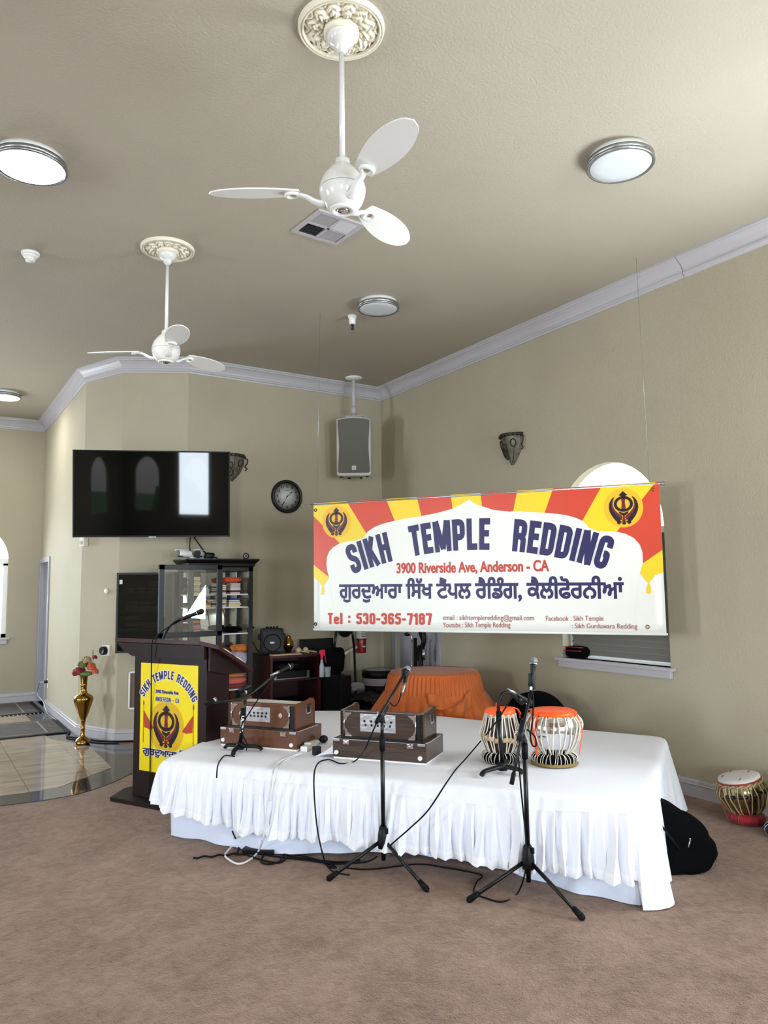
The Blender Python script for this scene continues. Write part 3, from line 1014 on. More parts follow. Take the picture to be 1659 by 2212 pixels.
def flush_light(px, py, r, label, lit):
    p = on_z(px, py, CE)
    t = thing('ceiling_light', label, 'ceiling light', (p.x, p.y, CE), group='round flush ceiling lights')
    mb = MB(); mb.lathe([(r * 0.9, 0), (r * 0.9, -0.035), (r * 0.86, -0.04)], 56); mb.obj('base_plate', 'white', t)
    mb = MB(); mb.lathe([(r * 0.93, -0.028), (r * 0.985, -0.032), (r * 0.985, -0.055), (r * 0.94, -0.058)], 56); mb.obj('metal_band', 'steel', t)
    mb = MB(); mb.lathe([(r * 0.95, -0.054), (r, -0.056), (r, -0.068), (r * 0.985, -0.072), (r * 0.93, -0.072), (r * 0.90, -0.066)], 56); mb.obj('rim', 'steel', t)
    mb = MB(); mb.lathe([(r * 0.905, -0.066), (r * 0.88, -0.071), (r * 0.6, -0.0765), (0.001, -0.078)], 56)
    mb.obj('diffuser', 'lampwhite' if lit else 'lampoff', t)
    if lit:
        l = bpy.data.lights.new('lamp', 'AREA'); l.shape = 'DISK'; l.size = r * 1.7; l.energy = 26; l.color = (1, 0.98, 0.95)
        lo = bpy.data.objects.new('lamp', l); COL.objects.link(lo); lo.location = (p.x, p.y, CE - 0.09)
    return t
flush_light(1339, 335, 0.197, 'unlit round flush light nearest the right wall', False)
flush_light(817, 652, 0.188, 'unlit round flush light beyond the sprinkler and above the corner loudspeaker', False)
flush_light(66, 339, 0.205, 'glowing round flush light at the upper left of the nearer fan', True)
flush_light(10, 848, 0.20, 'glowing round flush light deep in the left alcove', True)
# air vent
v0 = [on_z(*q, CE) for q in ((687, 450), (771, 492), (737, 524), (638, 493))]
vc = sum(v0, Vector()) / 4
va = math.atan2(v0[2].y - v0[3].y, v0[2].x - v0[3].x)
t = thing('ceiling_vent', 'square white air vent with four louvre quarters behind the nearer fan', 'air vent', (vc.x, vc.y, CE), va)
mb = MB()
h = 0.19
for a in ((-h, h, -h, -h + 0.03), (-h, h, h - 0.03, h), (-h, -h + 0.03, -h + 0.03, h - 0.03), (h - 0.03, h, -h + 0.03, h - 0.03), (-0.01, 0.01, -h + 0.03, h - 0.03), (-h + 0.03, h - 0.03, -0.01, 0.01)):
    mb.box(a[0], a[1], a[2], a[3], -0.014, 0)
mb.obj('frame', 'trim', t)
mb = MB(); mb.box(-h + 0.02, h - 0.02, -h + 0.02, h - 0.02, -0.002, 0); mb.obj('duct_shadow_plate', 'black', t)
for qx, qy, dr in ((-1, 1, 'y'), (1, 1, 'x'), (-1, -1, 'x'), (1, -1, 'y')):
    mb = MB()
    for i in range(9):
        o = 0.016 + i * 0.0165
        s = 0.013 * (1 if dr == 'x' else 1)
        if dr == 'x':
            x0 = qx * o
            mb.face([(x0, qy * 0.012, -0.013), (x0, qy * (h - 0.03), -0.013), (x0 - s, qy * (h - 0.03), -0.002), (x0 - s, qy * 0.012, -0.002)])
        else:
            y0_ = qy * o
            mb.face([(qx * 0.012, y0_, -0.013), (qx * (h - 0.03), y0_, -0.013), (qx * (h - 0.03), y0_ + qy * s, -0.002), (qx * 0.012, y0_ + qy * s, -0.002)])
    mb.obj('louvres', 'trim', t)
# smoke detector, sprinkler
p = on_z(66, 546, CE)
t = thing('smoke_detector', 'small white smoke detector on the ceiling left of the farther fan', 'smoke detector', (p.x, p.y, CE))
mb = MB(); mb.lathe([(0.066, 0), (0.066, -0.012), (0.06, -0.022)], 36); mb.obj('base', 'white', t)
mb = MB(); mb.lathe([(0.056, -0.022), (0.054, -0.03), (0.044, -0.042), (0.03, -0.044), (0.03, -0.056), (0.036, -0.058), (0.034, -0.068), (0.001, -0.07)], 36)
mb.obj('sensing_chamber', 'white', t)
p = on_z(761, 682, CE)
t = thing('fire_sprinkler', 'pendant fire sprinkler with white cup beneath the far unlit flush light', 'sprinkler', (p.x, p.y, CE))
mb = MB(); mb.lathe([(0.045, 0), (0.044, -0.01), (0.033, -0.03), (0.03, -0.075), (0.024, -0.085)], 28); mb.obj('cup', 'white', t)
mb = MB(); mb.cyl((0, 0, -0.08), (0, 0, -0.1), 0.014); mb.cyl((0, 0, -0.1), (0, 0, -0.13), 0.006)
mb.tube([(0.012, 0, -0.1), (0.016, 0, -0.115), (0.008, 0, -0.13)], 0.0025, 6); mb.tube([(-0.012, 0, -0.1), (-0.016, 0, -0.115), (-0.008, 0, -0.13)], 0.0025, 6)
mb.lathe([(0.016, -0.13), (0.017, -0.133), (0.001, -0.134)], 18)
mb.obj('head', 'bronzedark', t)
# loudspeaker on a ceiling pole in the corner
sp = Vector((4.466, 7.781, 0))
z1, z0 = z_over(764, 903, sp), z_over(764, 1030, sp)
t = thing('loudspeaker', 'pale loudspeaker with grey mesh front hanging on a pole in the back right corner', 'loudspeaker', (sp.x, sp.y, z0), math.atan2(-sp.x, sp.y) - 0.04)
H = z1 - z0
zp = CE - z0
mb = MB(); mb.lathe([(0.105, zp), (0.10, zp - 0.012), (0.03, zp - 0.022)], 32); mb.obj('ceiling_flange', 'white', t)
mb = MB(); mb.cyl((0, 0, zp - 0.02), (0, 0, H + 0.10), 0.024, seg=18); mb.cyl((0, 0, H + 0.14), (0, 0, H + 0.05), 0.032, seg=18); mb.cyl((0, 0, H + 0.05), (0, 0, H), 0.024); mb.obj('pole', 'trim', t)
mb = MB(); mb.box(-0.125, 0.125, -0.10, 0.08, H - 0.005, H + 0.008); mb.obj('bracket', 'steel', t)
tilt = Matrix.Translation((0, 0, H)) @ Matrix.Rotation(math.radians(4), 4, 'X') @ Matrix.Translation((0, 0, -H))
mb = MB(); mb.M = tilt
hw = 0.208
out = []
for i in range(9):
    s = -1 + 2 * i / 8
    out.append((s * hw, H - 0.005 - 0.035 * abs(s) ** 2.2))
pol = [(-hw, 0.02), (-hw + 0.02, 0.0), (hw - 0.02, 0.0), (hw, 0.02)] + out[::-1]
N = len(pol)
rings = []
for y, k, dz in ((-0.17, 0.955, 0.012), (-0.18, 0.985, 0.006), (-0.165, 1.0, 0.0), (-0.05, 1.0, 0.0), (0.17, 0.66, 0.0)):
    rings.append([mb._v((a * k, y, H / 2 + (b - H / 2) * (k if k > 0.9 else 0.94))) for a, b in pol])
for a, b in zip(rings, rings[1:]):
    for i in range(N):
        mb.bm.faces.new((a[i], a[(i + 1) % N], b[(i + 1) % N], b[i]))
mb.bm.faces.new(rings[0]); mb.bm.faces.new(rings[-1][::-1])
sh = mb.obj('cabinet_shell', 'speakergrey', t)
mb = MB(); mb.M = tilt
gp = []
for i in range(13):
    s = -1 + 2 * i / 12
    gp.append((s * 0.188, H - 0.028 - 0.025 * abs(s) ** 2.4))
for i in range(1, 12):
    s = i / 12
    gp.append((0.188 - 0.014 * math.sin(PI * s) ** 2, H - 0.053 - (H - 0.10) * s))
gp += [(0.188, 0.055), (0.175, 0.04), (-0.175, 0.04), (-0.188, 0.055)]
for i in range(11, 0, -1):
    s = i / 12
    gp.append((-0.188 + 0.014 * math.sin(PI * s) ** 2, H - 0.053 - (H - 0.10) * s))
mb.prism(gp, -0.186, -0.16, 'y')
gr = mb.obj('grille', 'grille', t)
mb = MB(); mb.M = tilt; mb.box(-0.025, 0.025, -0.192, -0.184, 0.075, 0.125, 0.004); bd = mb.obj('badge', 'label', gr)
mb = MB(); mb.M = tilt
mb.mi = 0
add_text(mb, 'EV', lambda x, y: (-0.016 + 0.032 * x, -0.1925, 0.09 + 0.02 * y), bold=0.04)
mb.obj('badge_letters', 'grille', gr)
for x, y in ((-0.155, -0.13), (0.155, -0.13), (-0.07, 0.08), (0.075, 0.08)):
    mb = MB(); mb.M = tilt; mb.box(x - 0.017, x + 0.017, y - 0.012, y + 0.012, -0.012, 0.004); mb.obj('foot', 'rubber', t)

# ------------------------------------------------------------------ on the walls
# clock
pc = on_y(618.5, 1073, YB)
t = thing('wall_clock', 'round wall clock with dark rim and pale dial left of the loudspeaker', 'clock', (pc.x, YB, pc.z))
r = 0.198
mb = MB(); mb.lathe([(r, 0), (r, 0.025), (r * 0.96, 0.042), (r * 0.88, 0.046), (r * 0.82, 0.034), (r * 0.815, 0.026)], 64, axis=(0, -1, 0), cap=False); mb.obj('rim', 'blackwood', t)
mb = MB(); mb.lathe([(r * 0.83, 0.024), (0.001, 0.025)], 64, axis=(0, -1, 0)); dial = mb.obj('dial', 'clockface', t)
for n in range(1, 13):
    mb = MB()
    a = PI / 2 - n * PI / 6
    cx, cz = r * 0.635 * math.cos(a), r * 0.635 * math.sin(a)
    w = 0.03 if n > 9 else 0.017
    add_text(mb, str(n), lambda x, y: (cx - w / 2 + w * x, -0.0262, cz - 0.0165 + 0.033 * y), bold=0.035)
    mb.obj('numeral', 'black', dial)
mb = MB(); add_text(mb, 'SEIKO', lambda x, y: (-0.022 + 0.044 * x, -0.0262, 0.067 + 0.009 * y), bold=0.03); mb.obj('maker_lettering', 'black', dial)
def hand(name, ang, L, w, y, spade=0.0):
    mb = MB(); mb.M = Matrix.Rotation(ang, 4, 'Y')
    mb.prism([(-w, -0.02), (w, -0.02), (w, L * 0.62), (w + spade, L * 0.72), (w * 0.8, L * 0.86), (0, L), (-w * 0.8, L * 0.86), (-w - spade, L * 0.72), (-w, L * 0.62)], y, y + 0.001, 'y')
    return mb.obj(name, 'black', dial)
hand('hour_hand', math.radians(47.5), 0.093, 0.0022, -0.029, 0.006)
hand('minute_hand', math.radians(210), 0.125, 0.0016, -0.031, 0.005)
hand('second_hand', math.radians(242), 0.09, 0.0006, -0.033)
mb = MB(); mb.cyl((0, -0.025, 0), (0, -0.034, 0), 0.007); mb.obj('pin', 'black', dial)
# sconces
def sconce(loc, rz, label):
    t = thing('wall_sconce', label, 'wall sconce', loc, rz, group='shield shaped wall sconces')
    # local: y = 0 wall, -y into the room; 0.32 wide, 0.30 tall
    def surf(u, v):
        a = PI * (u)
        z = 0.145 - 0.30 * v
        w = 0.145 * (1 - max(0, (v - 0.32) / 0.68) ** 1.8) * (0.92 + 0.10 * math.sin(PI * min(1, v * 2.2)))
        d = 0.10 * (1 - 0.75 * v)
        ridge = 1 + 0.12 * (1 - abs(math.cos(a)))
        return (-w * math.cos(a), -d * math.sin(a) * ridge - 0.003, z)
    mb = MB(); mb.grid(surf, 33, 18); body = mb.obj('shield_body', 'bronze', t)
    mb = MB()
    for v0, v1, k in ((-0.02, 0.03, 1.14), (0.05, 0.09, 1.06)):
        def band(u, v):
            p = Vector(surf(u, max(0, v0 + (v1 - v0) * v)))
            return (p.x * k, p.y * k, 0.150 - 0.30 * (v0 + (v1 - v0) * v))
        mb.grid(band, 33, 4)
    for i in range(9):
        u = (i + 0.5) / 9
        p = Vector(surf(u, 0.02))
        mb.ball((p.x * 1.12, p.y * 1.12, 0.138), 0.012, 1, 1, 1.3, 8, 6)
    mb.obj('crown_band', 'bronzedark', body)
    mb = MB()
    for u, v, R in ((0.26, 0.32, 0.042), (0.40, 0.40, 0.028), (0.30, 0.60, 0.05), (0.30, 0.60, 0.026), (0.68, 0.30, 0.03)):
        c = Vector(surf(u, v)); e = 0.02
        du = (Vector(surf(u + e, v)) - c).normalized(); dv = (Vector(surf(u, v + e)) - c).normalized()
        mb.tube([c + du * R * math.cos(2 * PI * k / 14) + dv * R * 1.25 * math.sin(2 * PI * k / 14) for k in range(14)], 0.006, 6, closed=True, sub=2)
    mb.tube([surf(0.5, v / 8) for v in range(9)], 0.004, 6, sub=2)
    mb.tube([surf(0.70, 0.40 + v / 14) for v in range(8)], 0.004, 6, sub=2)
    q = Vector((0.15, -0.03, 0))
    mb.tube([q + Vector((0, 0, 0.12)), q + Vector((0.03, 0, 0.11)), q + Vector((0.025, 0, 0.06)), q + Vector((0, 0, 0.03)), q + Vector((0.025, 0, -0.0)), q + Vector((0.0, 0, -0.02))], 0.006, 6)
    mb.obj('scrollwork', 'bronzedark', body)
    mb = MB(); mb.box(-0.05, 0.05, -0.01, 0.0, -0.05, 0.10, 0.004); mb.obj('wall_plate', 'bronzedark', t)
    return t
p = on_x(1109, 972, XR)
sconce((XR, p.y, p.z), -PI / 2, 'pewter shield sconce on the right wall above the banner')
p = on_y(500, 1012, YB)
sconce((p.x, YB - 0.006, p.z), 0, 'pewter shield sconce half hidden behind the television')
# small devices on the chamfered walls
dB = (Vector((*PB0, 0)) - Vector((*PB1, 0))).normalized(); nB = Vector((dB.y, -dB.x, 0)); aB = math.atan2(dB.y, dB.x)
dC = (Vector((*PB1, 0)) - Vector((*PC1, 0))).normalized(); nC = Vector((dC.y, -dC.x, 0)); aC = math.atan2(dC.y, dC.x)
def on_B(px, py): return on_plane(px, py, (*PB0, 0), nB)
def on_C(px, py): return on_plane(px, py, (*PC1, 0), nC)
p = on_C(232, 1277)
t = thing('wall_button', 'small round white button on the wall above the flower vase', 'button', p, aC)
mb = MB(); mb.lathe([(0.03, 0), (0.03, 0.018), (0.024, 0.026), (0.001, 0.027)], 28, axis=(0, -1, 0)); mb.obj('dome', 'white', t)
p = on_C(229, 1405)
t = thing('wall_dial', 'black round dial on a white square plate above the flower vase', 'wall dial', p, aC)
mb = MB(); mb.box(-0.055, 0.075, -0.012, 0, -0.055, 0.055, 0.004); mb.obj('plate', 'white', t)
mb = MB(); mb.lathe([(0.046, 0.01), (0.046, 0.05), (0.04, 0.058), (0.03, 0.052), (0.001, 0.05)], 32, axis=(0, -1, 0)); mb.obj('dial', 'black', t)
p = on_C(186, 1171)
t = thing('motion_sensor', 'cream motion sensor peeking out below the left end of the television', 'sensor', p, aC)
mb = MB(); mb.box(-0.04, 0.045, -0.06, 0, -0.05, 0.05, 0.01); mb.obj('body', 'plaster', t)
mb = MB(); mb.box(-0.025, 0.02, -0.068, -0.058, -0.03, 0.01, 0.004); mb.obj('lens', 'clearplastic', t)
p0 = on_B(279, 1450); p1 = on_B(279, 1532)
t = thing('notice_board', 'brown board in a thin white frame on the wall behind the lectern', 'board', (p0.x, p0.y, p1.z), aB)
hh = p0.z - p1.z
mb = MB(); mb.box(0.0, 0.36, -0.012, 0, 0, hh); mb.obj('panel', 'brownboard', t)
mb = MB(); mb.box(0, 0.36, -0.022, 0, hh - 0.018, hh); mb.box(0, 0.36, -0.022, 0, 0, 0.018); mb.box(0, 0.018, -0.022, 0, 0, hh); mb.box(0.342, 0.36, -0.022, 0, 0, hh); mb.obj('frame', 'white', t)
p = on_x(104, 1476, XA)
t = thing('power_outlet', 'white wall outlet with a grey plug beside the left door', 'outlet', (XA, p.y, p.z))
mb = MB(); mb.box(-0.008, 0, -0.04, 0.04, -0.06, 0.06, 0.003); mb.obj('cover', 'white', t)
mb = MB(); mb.box(-0.05, -0.008, -0.018, 0.018, 0.005, 0.04, 0.005); mb.obj('plug', 'black', t)
mb = MB()
mb.tube([(XA - 0.052, p.y, p.z + 0.02), (XA - 0.10, p.y + 0.05, p.z), (XA - 0.11, p.y + 0.1, p.z - 0.15), (XA - 0.06, p.y - 0.05, 0.12), (XA - 0.05, p.y - 0.35, 0.012), (XA - 0.04, p.y - 1.0, 0.012)], 0.006, 6)
tag(recenter(mb.obj('extension_lead', 'steel')), 'thin grey lead hanging from the outlet by the left door', 'cable')
# television
q = [at_dist(157, 972, 7.41), at_dist(157, 1160, 7.405), at_dist(496.5, 975, 7.655), at_dist(496.5, 1160, 7.65)]
c = sum(q, Vector()) / 4
ex = ((q[2] - q[0]) + (q[3] - q[1])).normalized()
ez = ((q[0] - q[1]) + (q[2] - q[3])).normalized()
ey = ez.cross(ex)
TW, TH = ((q[2] - q[0]).length + (q[3] - q[1]).length) / 2, ((q[0] - q[1]).length + (q[2] - q[3]).length) / 2
t = thing('television', 'large flat black television tilted down from the chamfered wall', 'television', c)
t.rotation_euler = Matrix((ex, ey, ez)).transposed().to_euler()
mb = MB(); mb.box(-TW / 2, TW / 2, 0.02, 0.045, -TH / 2, TH / 2, 0.004); mb.obj('housing', 'black', t)
mb = MB()
b = 0.012
for a in ((-TW / 2, TW / 2, TH / 2 - b, TH / 2), (-TW / 2, TW / 2, -TH / 2, -TH / 2 + b * 1.4), (-TW / 2, -TW / 2 + b, -TH / 2, TH / 2), (TW / 2 - b, TW / 2, -TH / 2, TH / 2)):
    mb.box(a[0], a[1], -0.006, 0.021, a[2], a[3], 0.001)
mb.obj('bezel', 'black', t)
mb = MB()
def scr(u, v):
    x, z = -TW / 2 + b + (TW - 2 * b) * u, -TH / 2 + b + (TH - 2 * b) * v
    return (x, 0.014 - 0.008 * (1 - (2 * u - 1) ** 2), z)
mb.grid(scr, 81, 3); mb.obj('screen', 'tvscreen', t)
mb = MB(); mb.box(-0.035, 0.035, -0.01, 0.0, -TH / 2 - 0.006, -TH / 2 + 0.006, 0.002); mb.obj('logo_tab', 'steel', t)
mb = MB(); mb.box(-0.2, 0.2, 0.045, 0.07, -0.2, 0.2); mb.box(-0.04, 0.04, 0.07, 0.62, -0.06, 0.06); mb.obj('wall_arm', 'blackmetal', t)

# ------------------------------------------------------------------ emblem and banner
def emblem(mbk, mbr, fn):
    """double-edged sword, ring and two curved swords; fn maps (x, y) in -0.5..0.5 to a point"""
    def strip(mb, L, R):
        a = [mb._v(fn(*p)) for p in L]; b = [mb._v(fn(*p)) for p in R]
        for i in range(len(a) - 1):
            mb.bm.faces.new((a[i], a[i + 1], b[i + 1], b[i]))
    def loop(mb, pts):
        mb.bm.faces.new([mb._v(fn(*p)) for p in pts])
    n = 40
    oc, ic = [], []
    for i in range(n + 1):
        a = 2 * PI * i / n
        oc.append((0.315 * math.cos(a), 0.115 + 0.235 * math.sin(a)))
        ic.append((0.215 * math.cos(a), 0.115 + 0.155 * math.sin(a)))
    strip(mbk, oc, ic)
    loop(mbk, [(-0.14, 0.38), (0, 0.5), (0.14, 0.38), (0.05, 0.335), (-0.05, 0.335)])
    strip(mbr, [(-0.085, 0.33), (-0.05, 0.16), (-0.075, -0.02), (-0.06, -0.07)], [(0.085, 0.33), (0.05, 0.16), (0.075, -0.02), (0.06, -0.07)])
    strip(mbk, [(-0.17, -0.10), (0, -0.15), (0.17, -0.10)], [(-0.13, -0.18), (0, -0.25), (0.13, -0.18)])
    strip(mbr, [(-0.03, -0.2), (-0.03, -0.42)], [(0.03, -0.2), (0.03, -0.42)])
    out_ = [(.30, .335), (.38, .28), (.44, .20), (.478, .10), (.485, 0), (.46, -.10), (.41, -.20), (.345, -.29), (.275, -.37), (.21, -.425)]
    mid_ = [(.295, .32), (.345, .25), (.385, .17), (.395, .08), (.385, 0), (.345, -.08), (.285, -.16), (.21, -.235), (.15, -.31), (.12, -.37)]
    in_ = [(.29, .31), (.33, .24), (.35, .16), (.348, .08), (.325, .01), (.275, -.065), (.20, -.135), (.115, -.20), (.05, -.245), (.03, -.29)]
    for s in (-1, 1):
        strip(mbk, [(s * a, b) for a, b in out_], [(s * a, b) for a, b in mid_])
        strip(mbr, [(s * a, b) for a, b in mid_], [(s * a, b) for a, b in in_])
        strip(mbr, [(s * 0.33, -0.22), (s * 0.16, -0.29), (0, -0.36), (-s * 0.16, -0.42)], [(s * 0.30, -0.255), (s * 0.13, -0.33), (-s * 0.01, -0.395), (-s * 0.15, -0.455)])
        loop(mbk, [(s * 0.10, -0.38), (s * 0.21, -0.39), (s * 0.24, -0.45), (s * 0.17, -0.49), (s * 0.11, -0.46)])
    loop(mbk, [(0.065 * math.cos(2 * PI * i / 12), -0.455 + 0.045 * math.sin(2 * PI * i / 12)) for i in range(12)])
def halo(mb, fn, rx, ry):
    mb.bm.faces.new([mb._v(fn(rx * math.cos(2 * PI * i / 30), ry * math.sin(2 * PI * i / 30))) for i in range(30)])

HL, HR = on_z(685, 678, CE), on_z(1386, 553, CE)
bd = (HR - HL); bd.z = 0; bd.normalize()
bn = Vector((bd.y, -bd.x, 0))
if bn.dot(-HL) < 0: bn = -bn
B0 = Vector((HL.x, HL.y, 0)) - bd * 0.042 + Vector((0, 0, 1.2125))
BW, BH = 2.97, 1.147
def buv(px, py):
    p = on_plane(px, py, B0, bn) - B0
    return (p.dot(bd), p.z)
t = thing('temple_banner', 'wide white, red and yellow vinyl temple banner hanging on cords above the stage', 'banner', B0)
t.rotation_euler = (0, 0, math.atan2(bd.y, bd.x))
# local frame: x along the banner, -y towards the hall, z up
def L3(u, v, d):
    return (u, -d, v)
mb = MB()
mb.grid(lambda a, b: L3(BW * a, BH * b, 0), 40, 14)
mb.obj('sheet', 'vinylwhite', t, thick=0.002)
def c5(x, y): return buv(660 + x / 4.1475, 1020 + y / 4.1475)
def c6(x, y): return buv(1040 + x / 3.95, 1000 + y / 3.95)
tL = lambda x: (c5(x, 240)[0], BH)
def tR(x): return (c6(x, 200)[0], BH)
pk = buv(1013, 1079)
rays_y = [
    [(0.0, BH), tL(370), c5(545, 548), c5(640, 760), c5(310, 640), (0.0, BH - 0.115)],
    [tL(722), tL(998), c5(1040, 395), c5(1080, 520), c5(860, 560), c5(800, 437)],
    [tL(1302), (buv(1038, 1065)[0], BH), buv(1042, 1100), buv(1020, 1130), c5(1330, 400), c5(1318, 330)],
    [tR(305), tR(610), c6(540, 425), c6(500, 540), c6(240, 540), c6(272, 410)],
    [tR(1030), (BW - 0.025, BH), c6(1155, 587), c6(1050, 700), c6(800, 640), c6(862, 492)],
    [(0.0, c5(78, 830)[1]), c5(212, 940), c5(185, 985), c5(162, 1018), c5(172, 1060), c5(165, 1098), c5(140, 1098), c5(145, 1060), c5(150, 1018), c5(125, 985), c5(100, 958), (0.0, c5(78, 948)[1])],
    [(BW, c6(1518, 742)[1]), (BW, c6(1525, 935)[1]), c6(1480, 960), c6(1432, 1025), c6(1445, 1060), c6(1447, 1108), c6(1428, 1118), c6(1408, 1110), c6(1410, 1060), c6(1425, 1025), c6(1400, 1000), c6(1353, 940), c6(1376, 858)],
]
rays_r = [
    [(0.0, BH - 0.115), c5(310, 640), c5(350, 700), c5(300, 950), c5(212, 940), (0.0, c5(78, 830)[1])],
    [tL(370), tL(722), c5(800, 437), c5(820, 600), c5(640, 700), c5(545, 548)],
    [tL(998), tL(1302), c5(1318, 330), c5(1330, 460), c5(1080, 520), c5(1040, 395)],
    [(buv(1038, 1065)[0], BH), tR(305), c6(272, 410), c6(240, 540), buv(1060, 1130), buv(1042, 1100)],
    [tR(610), tR(1030), c6(862, 492), c6(800, 640), c6(500, 560), c6(540, 425)],
    [(BW - 0.025, BH), (BW, BH), (BW, c6(1518, 742)[1]), c6(1376, 858), c6(1300, 900), c6(1100, 700), c6(1155, 587)],
]
for polys, m_ in ((rays_y, 'vinylyellow'), (rays_r, 'vinylred')):
    for k, poly in enumerate(polys):
        mb = MB()
        tassel = m_ == 'vinylyellow' and k >= 5
        mb.face([L3(u, v, 0.0024 if not tassel else 0.0038) for u, v in poly])
        mb.obj('tassel' if tassel else 'stripe', m_, t)
cloud = [c5(*p) for p in ((212, 945), (195, 880), (189, 820), (194, 760), (214, 710), (250, 672), (310, 636), (380, 619), (460, 611), (525, 610), (535, 566), (560, 530), (620, 491), (700, 460), (800, 436), (900, 415), (1040, 393), (1180, 365), (1310, 330), (1400, 288))]
cloud += [pk] + [buv(560 + x / 2.765, 780 + y / 2.765) for x, y in ((1300, 858), (1400, 889), (1500, 900))]
cloud += [c6(*p) for p in ((270, 411), (420, 419), (540, 426), (650, 435), (740, 450), (810, 470), (865, 496), (905, 535), (932, 584), (1000, 581), (1100, 582), (1155, 587), (1230, 605), (1300, 640), (1350, 695), (1374, 760), (1378, 858), (1353, 940))]
cloud += [(cloud[-1][0] - 0.05, 0.2), (cloud[0][0] + 0.05, 0.2)]
mb = MB(); mb.face([L3(u, v, 0.0031) for u, v in cloud]); mb.obj('white_panel', 'vinylwhite', t)
# top sleeve and rod ends
mb = MB(); mb.cyl((-0.035, 0.006, BH - 0.012), (BW + 0.04, 0.006, BH - 0.012), 0.011, seg=14); mb.obj('top_rod', 'steel', t)
mb = MB(); mb.cyl((-0.01, 0.004, 0.01), (BW + 0.01, 0.004, 0.01), 0.008, seg=12); mb.obj('bottom_rod', 'vinylwhite', t)
for u in (0.03, BW - 0.07):
    mb = MB(); mb.cyl((u, 0.006, BH - 0.004), (u + (HL - B0).dot(bd) * 0 + (0.04 if u < 1 else -0.02), 0.006, CE - B0.z), 0.0012, seg=6); mb.obj('hanging_cord', 'steel', t)
for u, v in (buv(682, 1102), buv(682, 1348), buv(1410, 1057), buv(1399, 1354)):
    mb = MB(); mb.torus(L3(u, v, 0.004), 0.012, 0.004, (0, 1, 0), 16, 6); mb.obj('grommet', 'bronzedark' if u < 1 else 'brass', t)
# arched heading
def fit_circle(ps):
    # least squares x^2 + y^2 + D x + E y + F = 0
    import numpy as np
    A = np.array([[p[0], p[1], 1] for p in ps]); b = np.array([-(p[0] ** 2 + p[1] ** 2) for p in ps])
    D, E, F = np.linalg.lstsq(A, b, rcond=None)[0]
    return -D / 2, -E / 2, math.sqrt(D * D / 4 + E * E / 4 - F)
bl_ = [buv(*p) for p in ((766, 1237), (802, 1228), (859, 1210), (901, 1200), (931, 1197), (973, 1191), (1029, 1189), (1099, 1190), (1144, 1193), (1177, 1198), (1202, 1203), (1226, 1209), (1260, 1219), (1300, 1232))]
ccx, ccy, ccr = fit_circle(bl_)
a_l = math.atan2(bl_[0][1] - ccy, bl_[0][0] - ccx) + 0.006
a_r = math.atan2(bl_[-1][1] - ccy, bl_[-1][0] - ccx) - 0.008
capH = 0.262
def arc_fn(d):
    def f(x, y, mid):
        a = a_l + (a_r - a_l) * x
        k = 1 - 0.12 * (2 * mid - 1) ** 2 * 0
        return L3(ccx + (ccr + capH * y) * math.cos(a), ccy + (ccr + capH * y) * math.sin(a), d)
    return f
for k in range(3):
    mb = MB(); stroke_text(mb, 'SIKH  TEMPLE  REDDING', arc_fn(0.0042), 0.205, 0.075, 0.05, word=k); hw_ = mb.obj('heading_outline', 'vinylwhite', t)
    mb = MB(); stroke_text(mb, 'SIKH  TEMPLE  REDDING', arc_fn(0.0050), 0.205, 0.075, word=k); mb.obj('heading_word', 'navy', hw_)
def bline(name, s, pl, pr, cap_px, m_, bold=0.0, stroke=None, d=0.0045):
    a, b = buv(*pl), buv(*pr)
    h = buv(pl[0], pl[1] - cap_px)[1] - a[1]
    W_ = math.hypot(b[0] - a[0], b[1] - a[1])
    mb = MB()
    if stroke:
        stroke_text(mb, s, lambda x, y, m: L3(a[0] + (b[0] - a[0]) * x, a[1] + (b[1] - a[1]) * x + h * y, d), stroke, 0.09)
    else:
        # squeeze so that strokes keep an even weight
        vs, _f = text_verts(s)
        nat = (max(v[0] for v in vs) - min(v[0] for v in vs)) * h
        add_text(mb, s, lambda x, y: L3(a[0] + (b[0] - a[0]) * x, a[1] + (b[1] - a[1]) * x + h * y, d), bold, 1.0, W_ / nat)
    return mb.obj(name, m_, t)
bline('address_line', '3900 Riverside Ave, Anderson - CA', (857, 1238), (1187, 1233), 21, 'redink', 0.045)
bline('telephone_line', 'Tel : 530-365-7187', (709, 1348), (934, 1350), 24, 'redink', stroke=0.2)
bline('email_line', 'email : sikhtempleredding@gmail.com', (957, 1339), (1154, 1340), 10.5, 'darkred', 0.0)
bline('video_line', 'Youtube : Sikh Temple Redding', (957, 1355), (1103, 1355), 10.5, 'darkred', 0.0)
bline('social_line', 'Facebook : Sikh Temple', (1180, 1341), (1304, 1341), 10.5, 'darkred', 0.0)
bline('social_line', ': Sikh Gurduwara Redding', (1236, 1357), (1377, 1358), 10.5, 'darkred', 0.0)
GUR = '\u0a17\u0a41\u0a30\u0a26\u0a41\u0a06\u0a30\u0a3e \u0a3f\u0a38\u0a71\u0a16 \u0a1f\u0a48\u0a02\u0a2a\u0a32 \u0a30\u0a48\u0a3f\u0a21\u0a70\u0a17, \u0a15\u0a48\u0a32\u0a40\u0a2b\u0a4b\u0a30\u0a28\u0a40\u0a06\u0a02'
bline('punjabi_outline', GUR, (731, 1292), (1350, 1292), 31, 'vinylwhite', 0.10, d=0.0040)
bline('punjabi_line', GUR, (733, 1292), (1349, 1292), 31, 'navy', 0.045, d=0.0048)
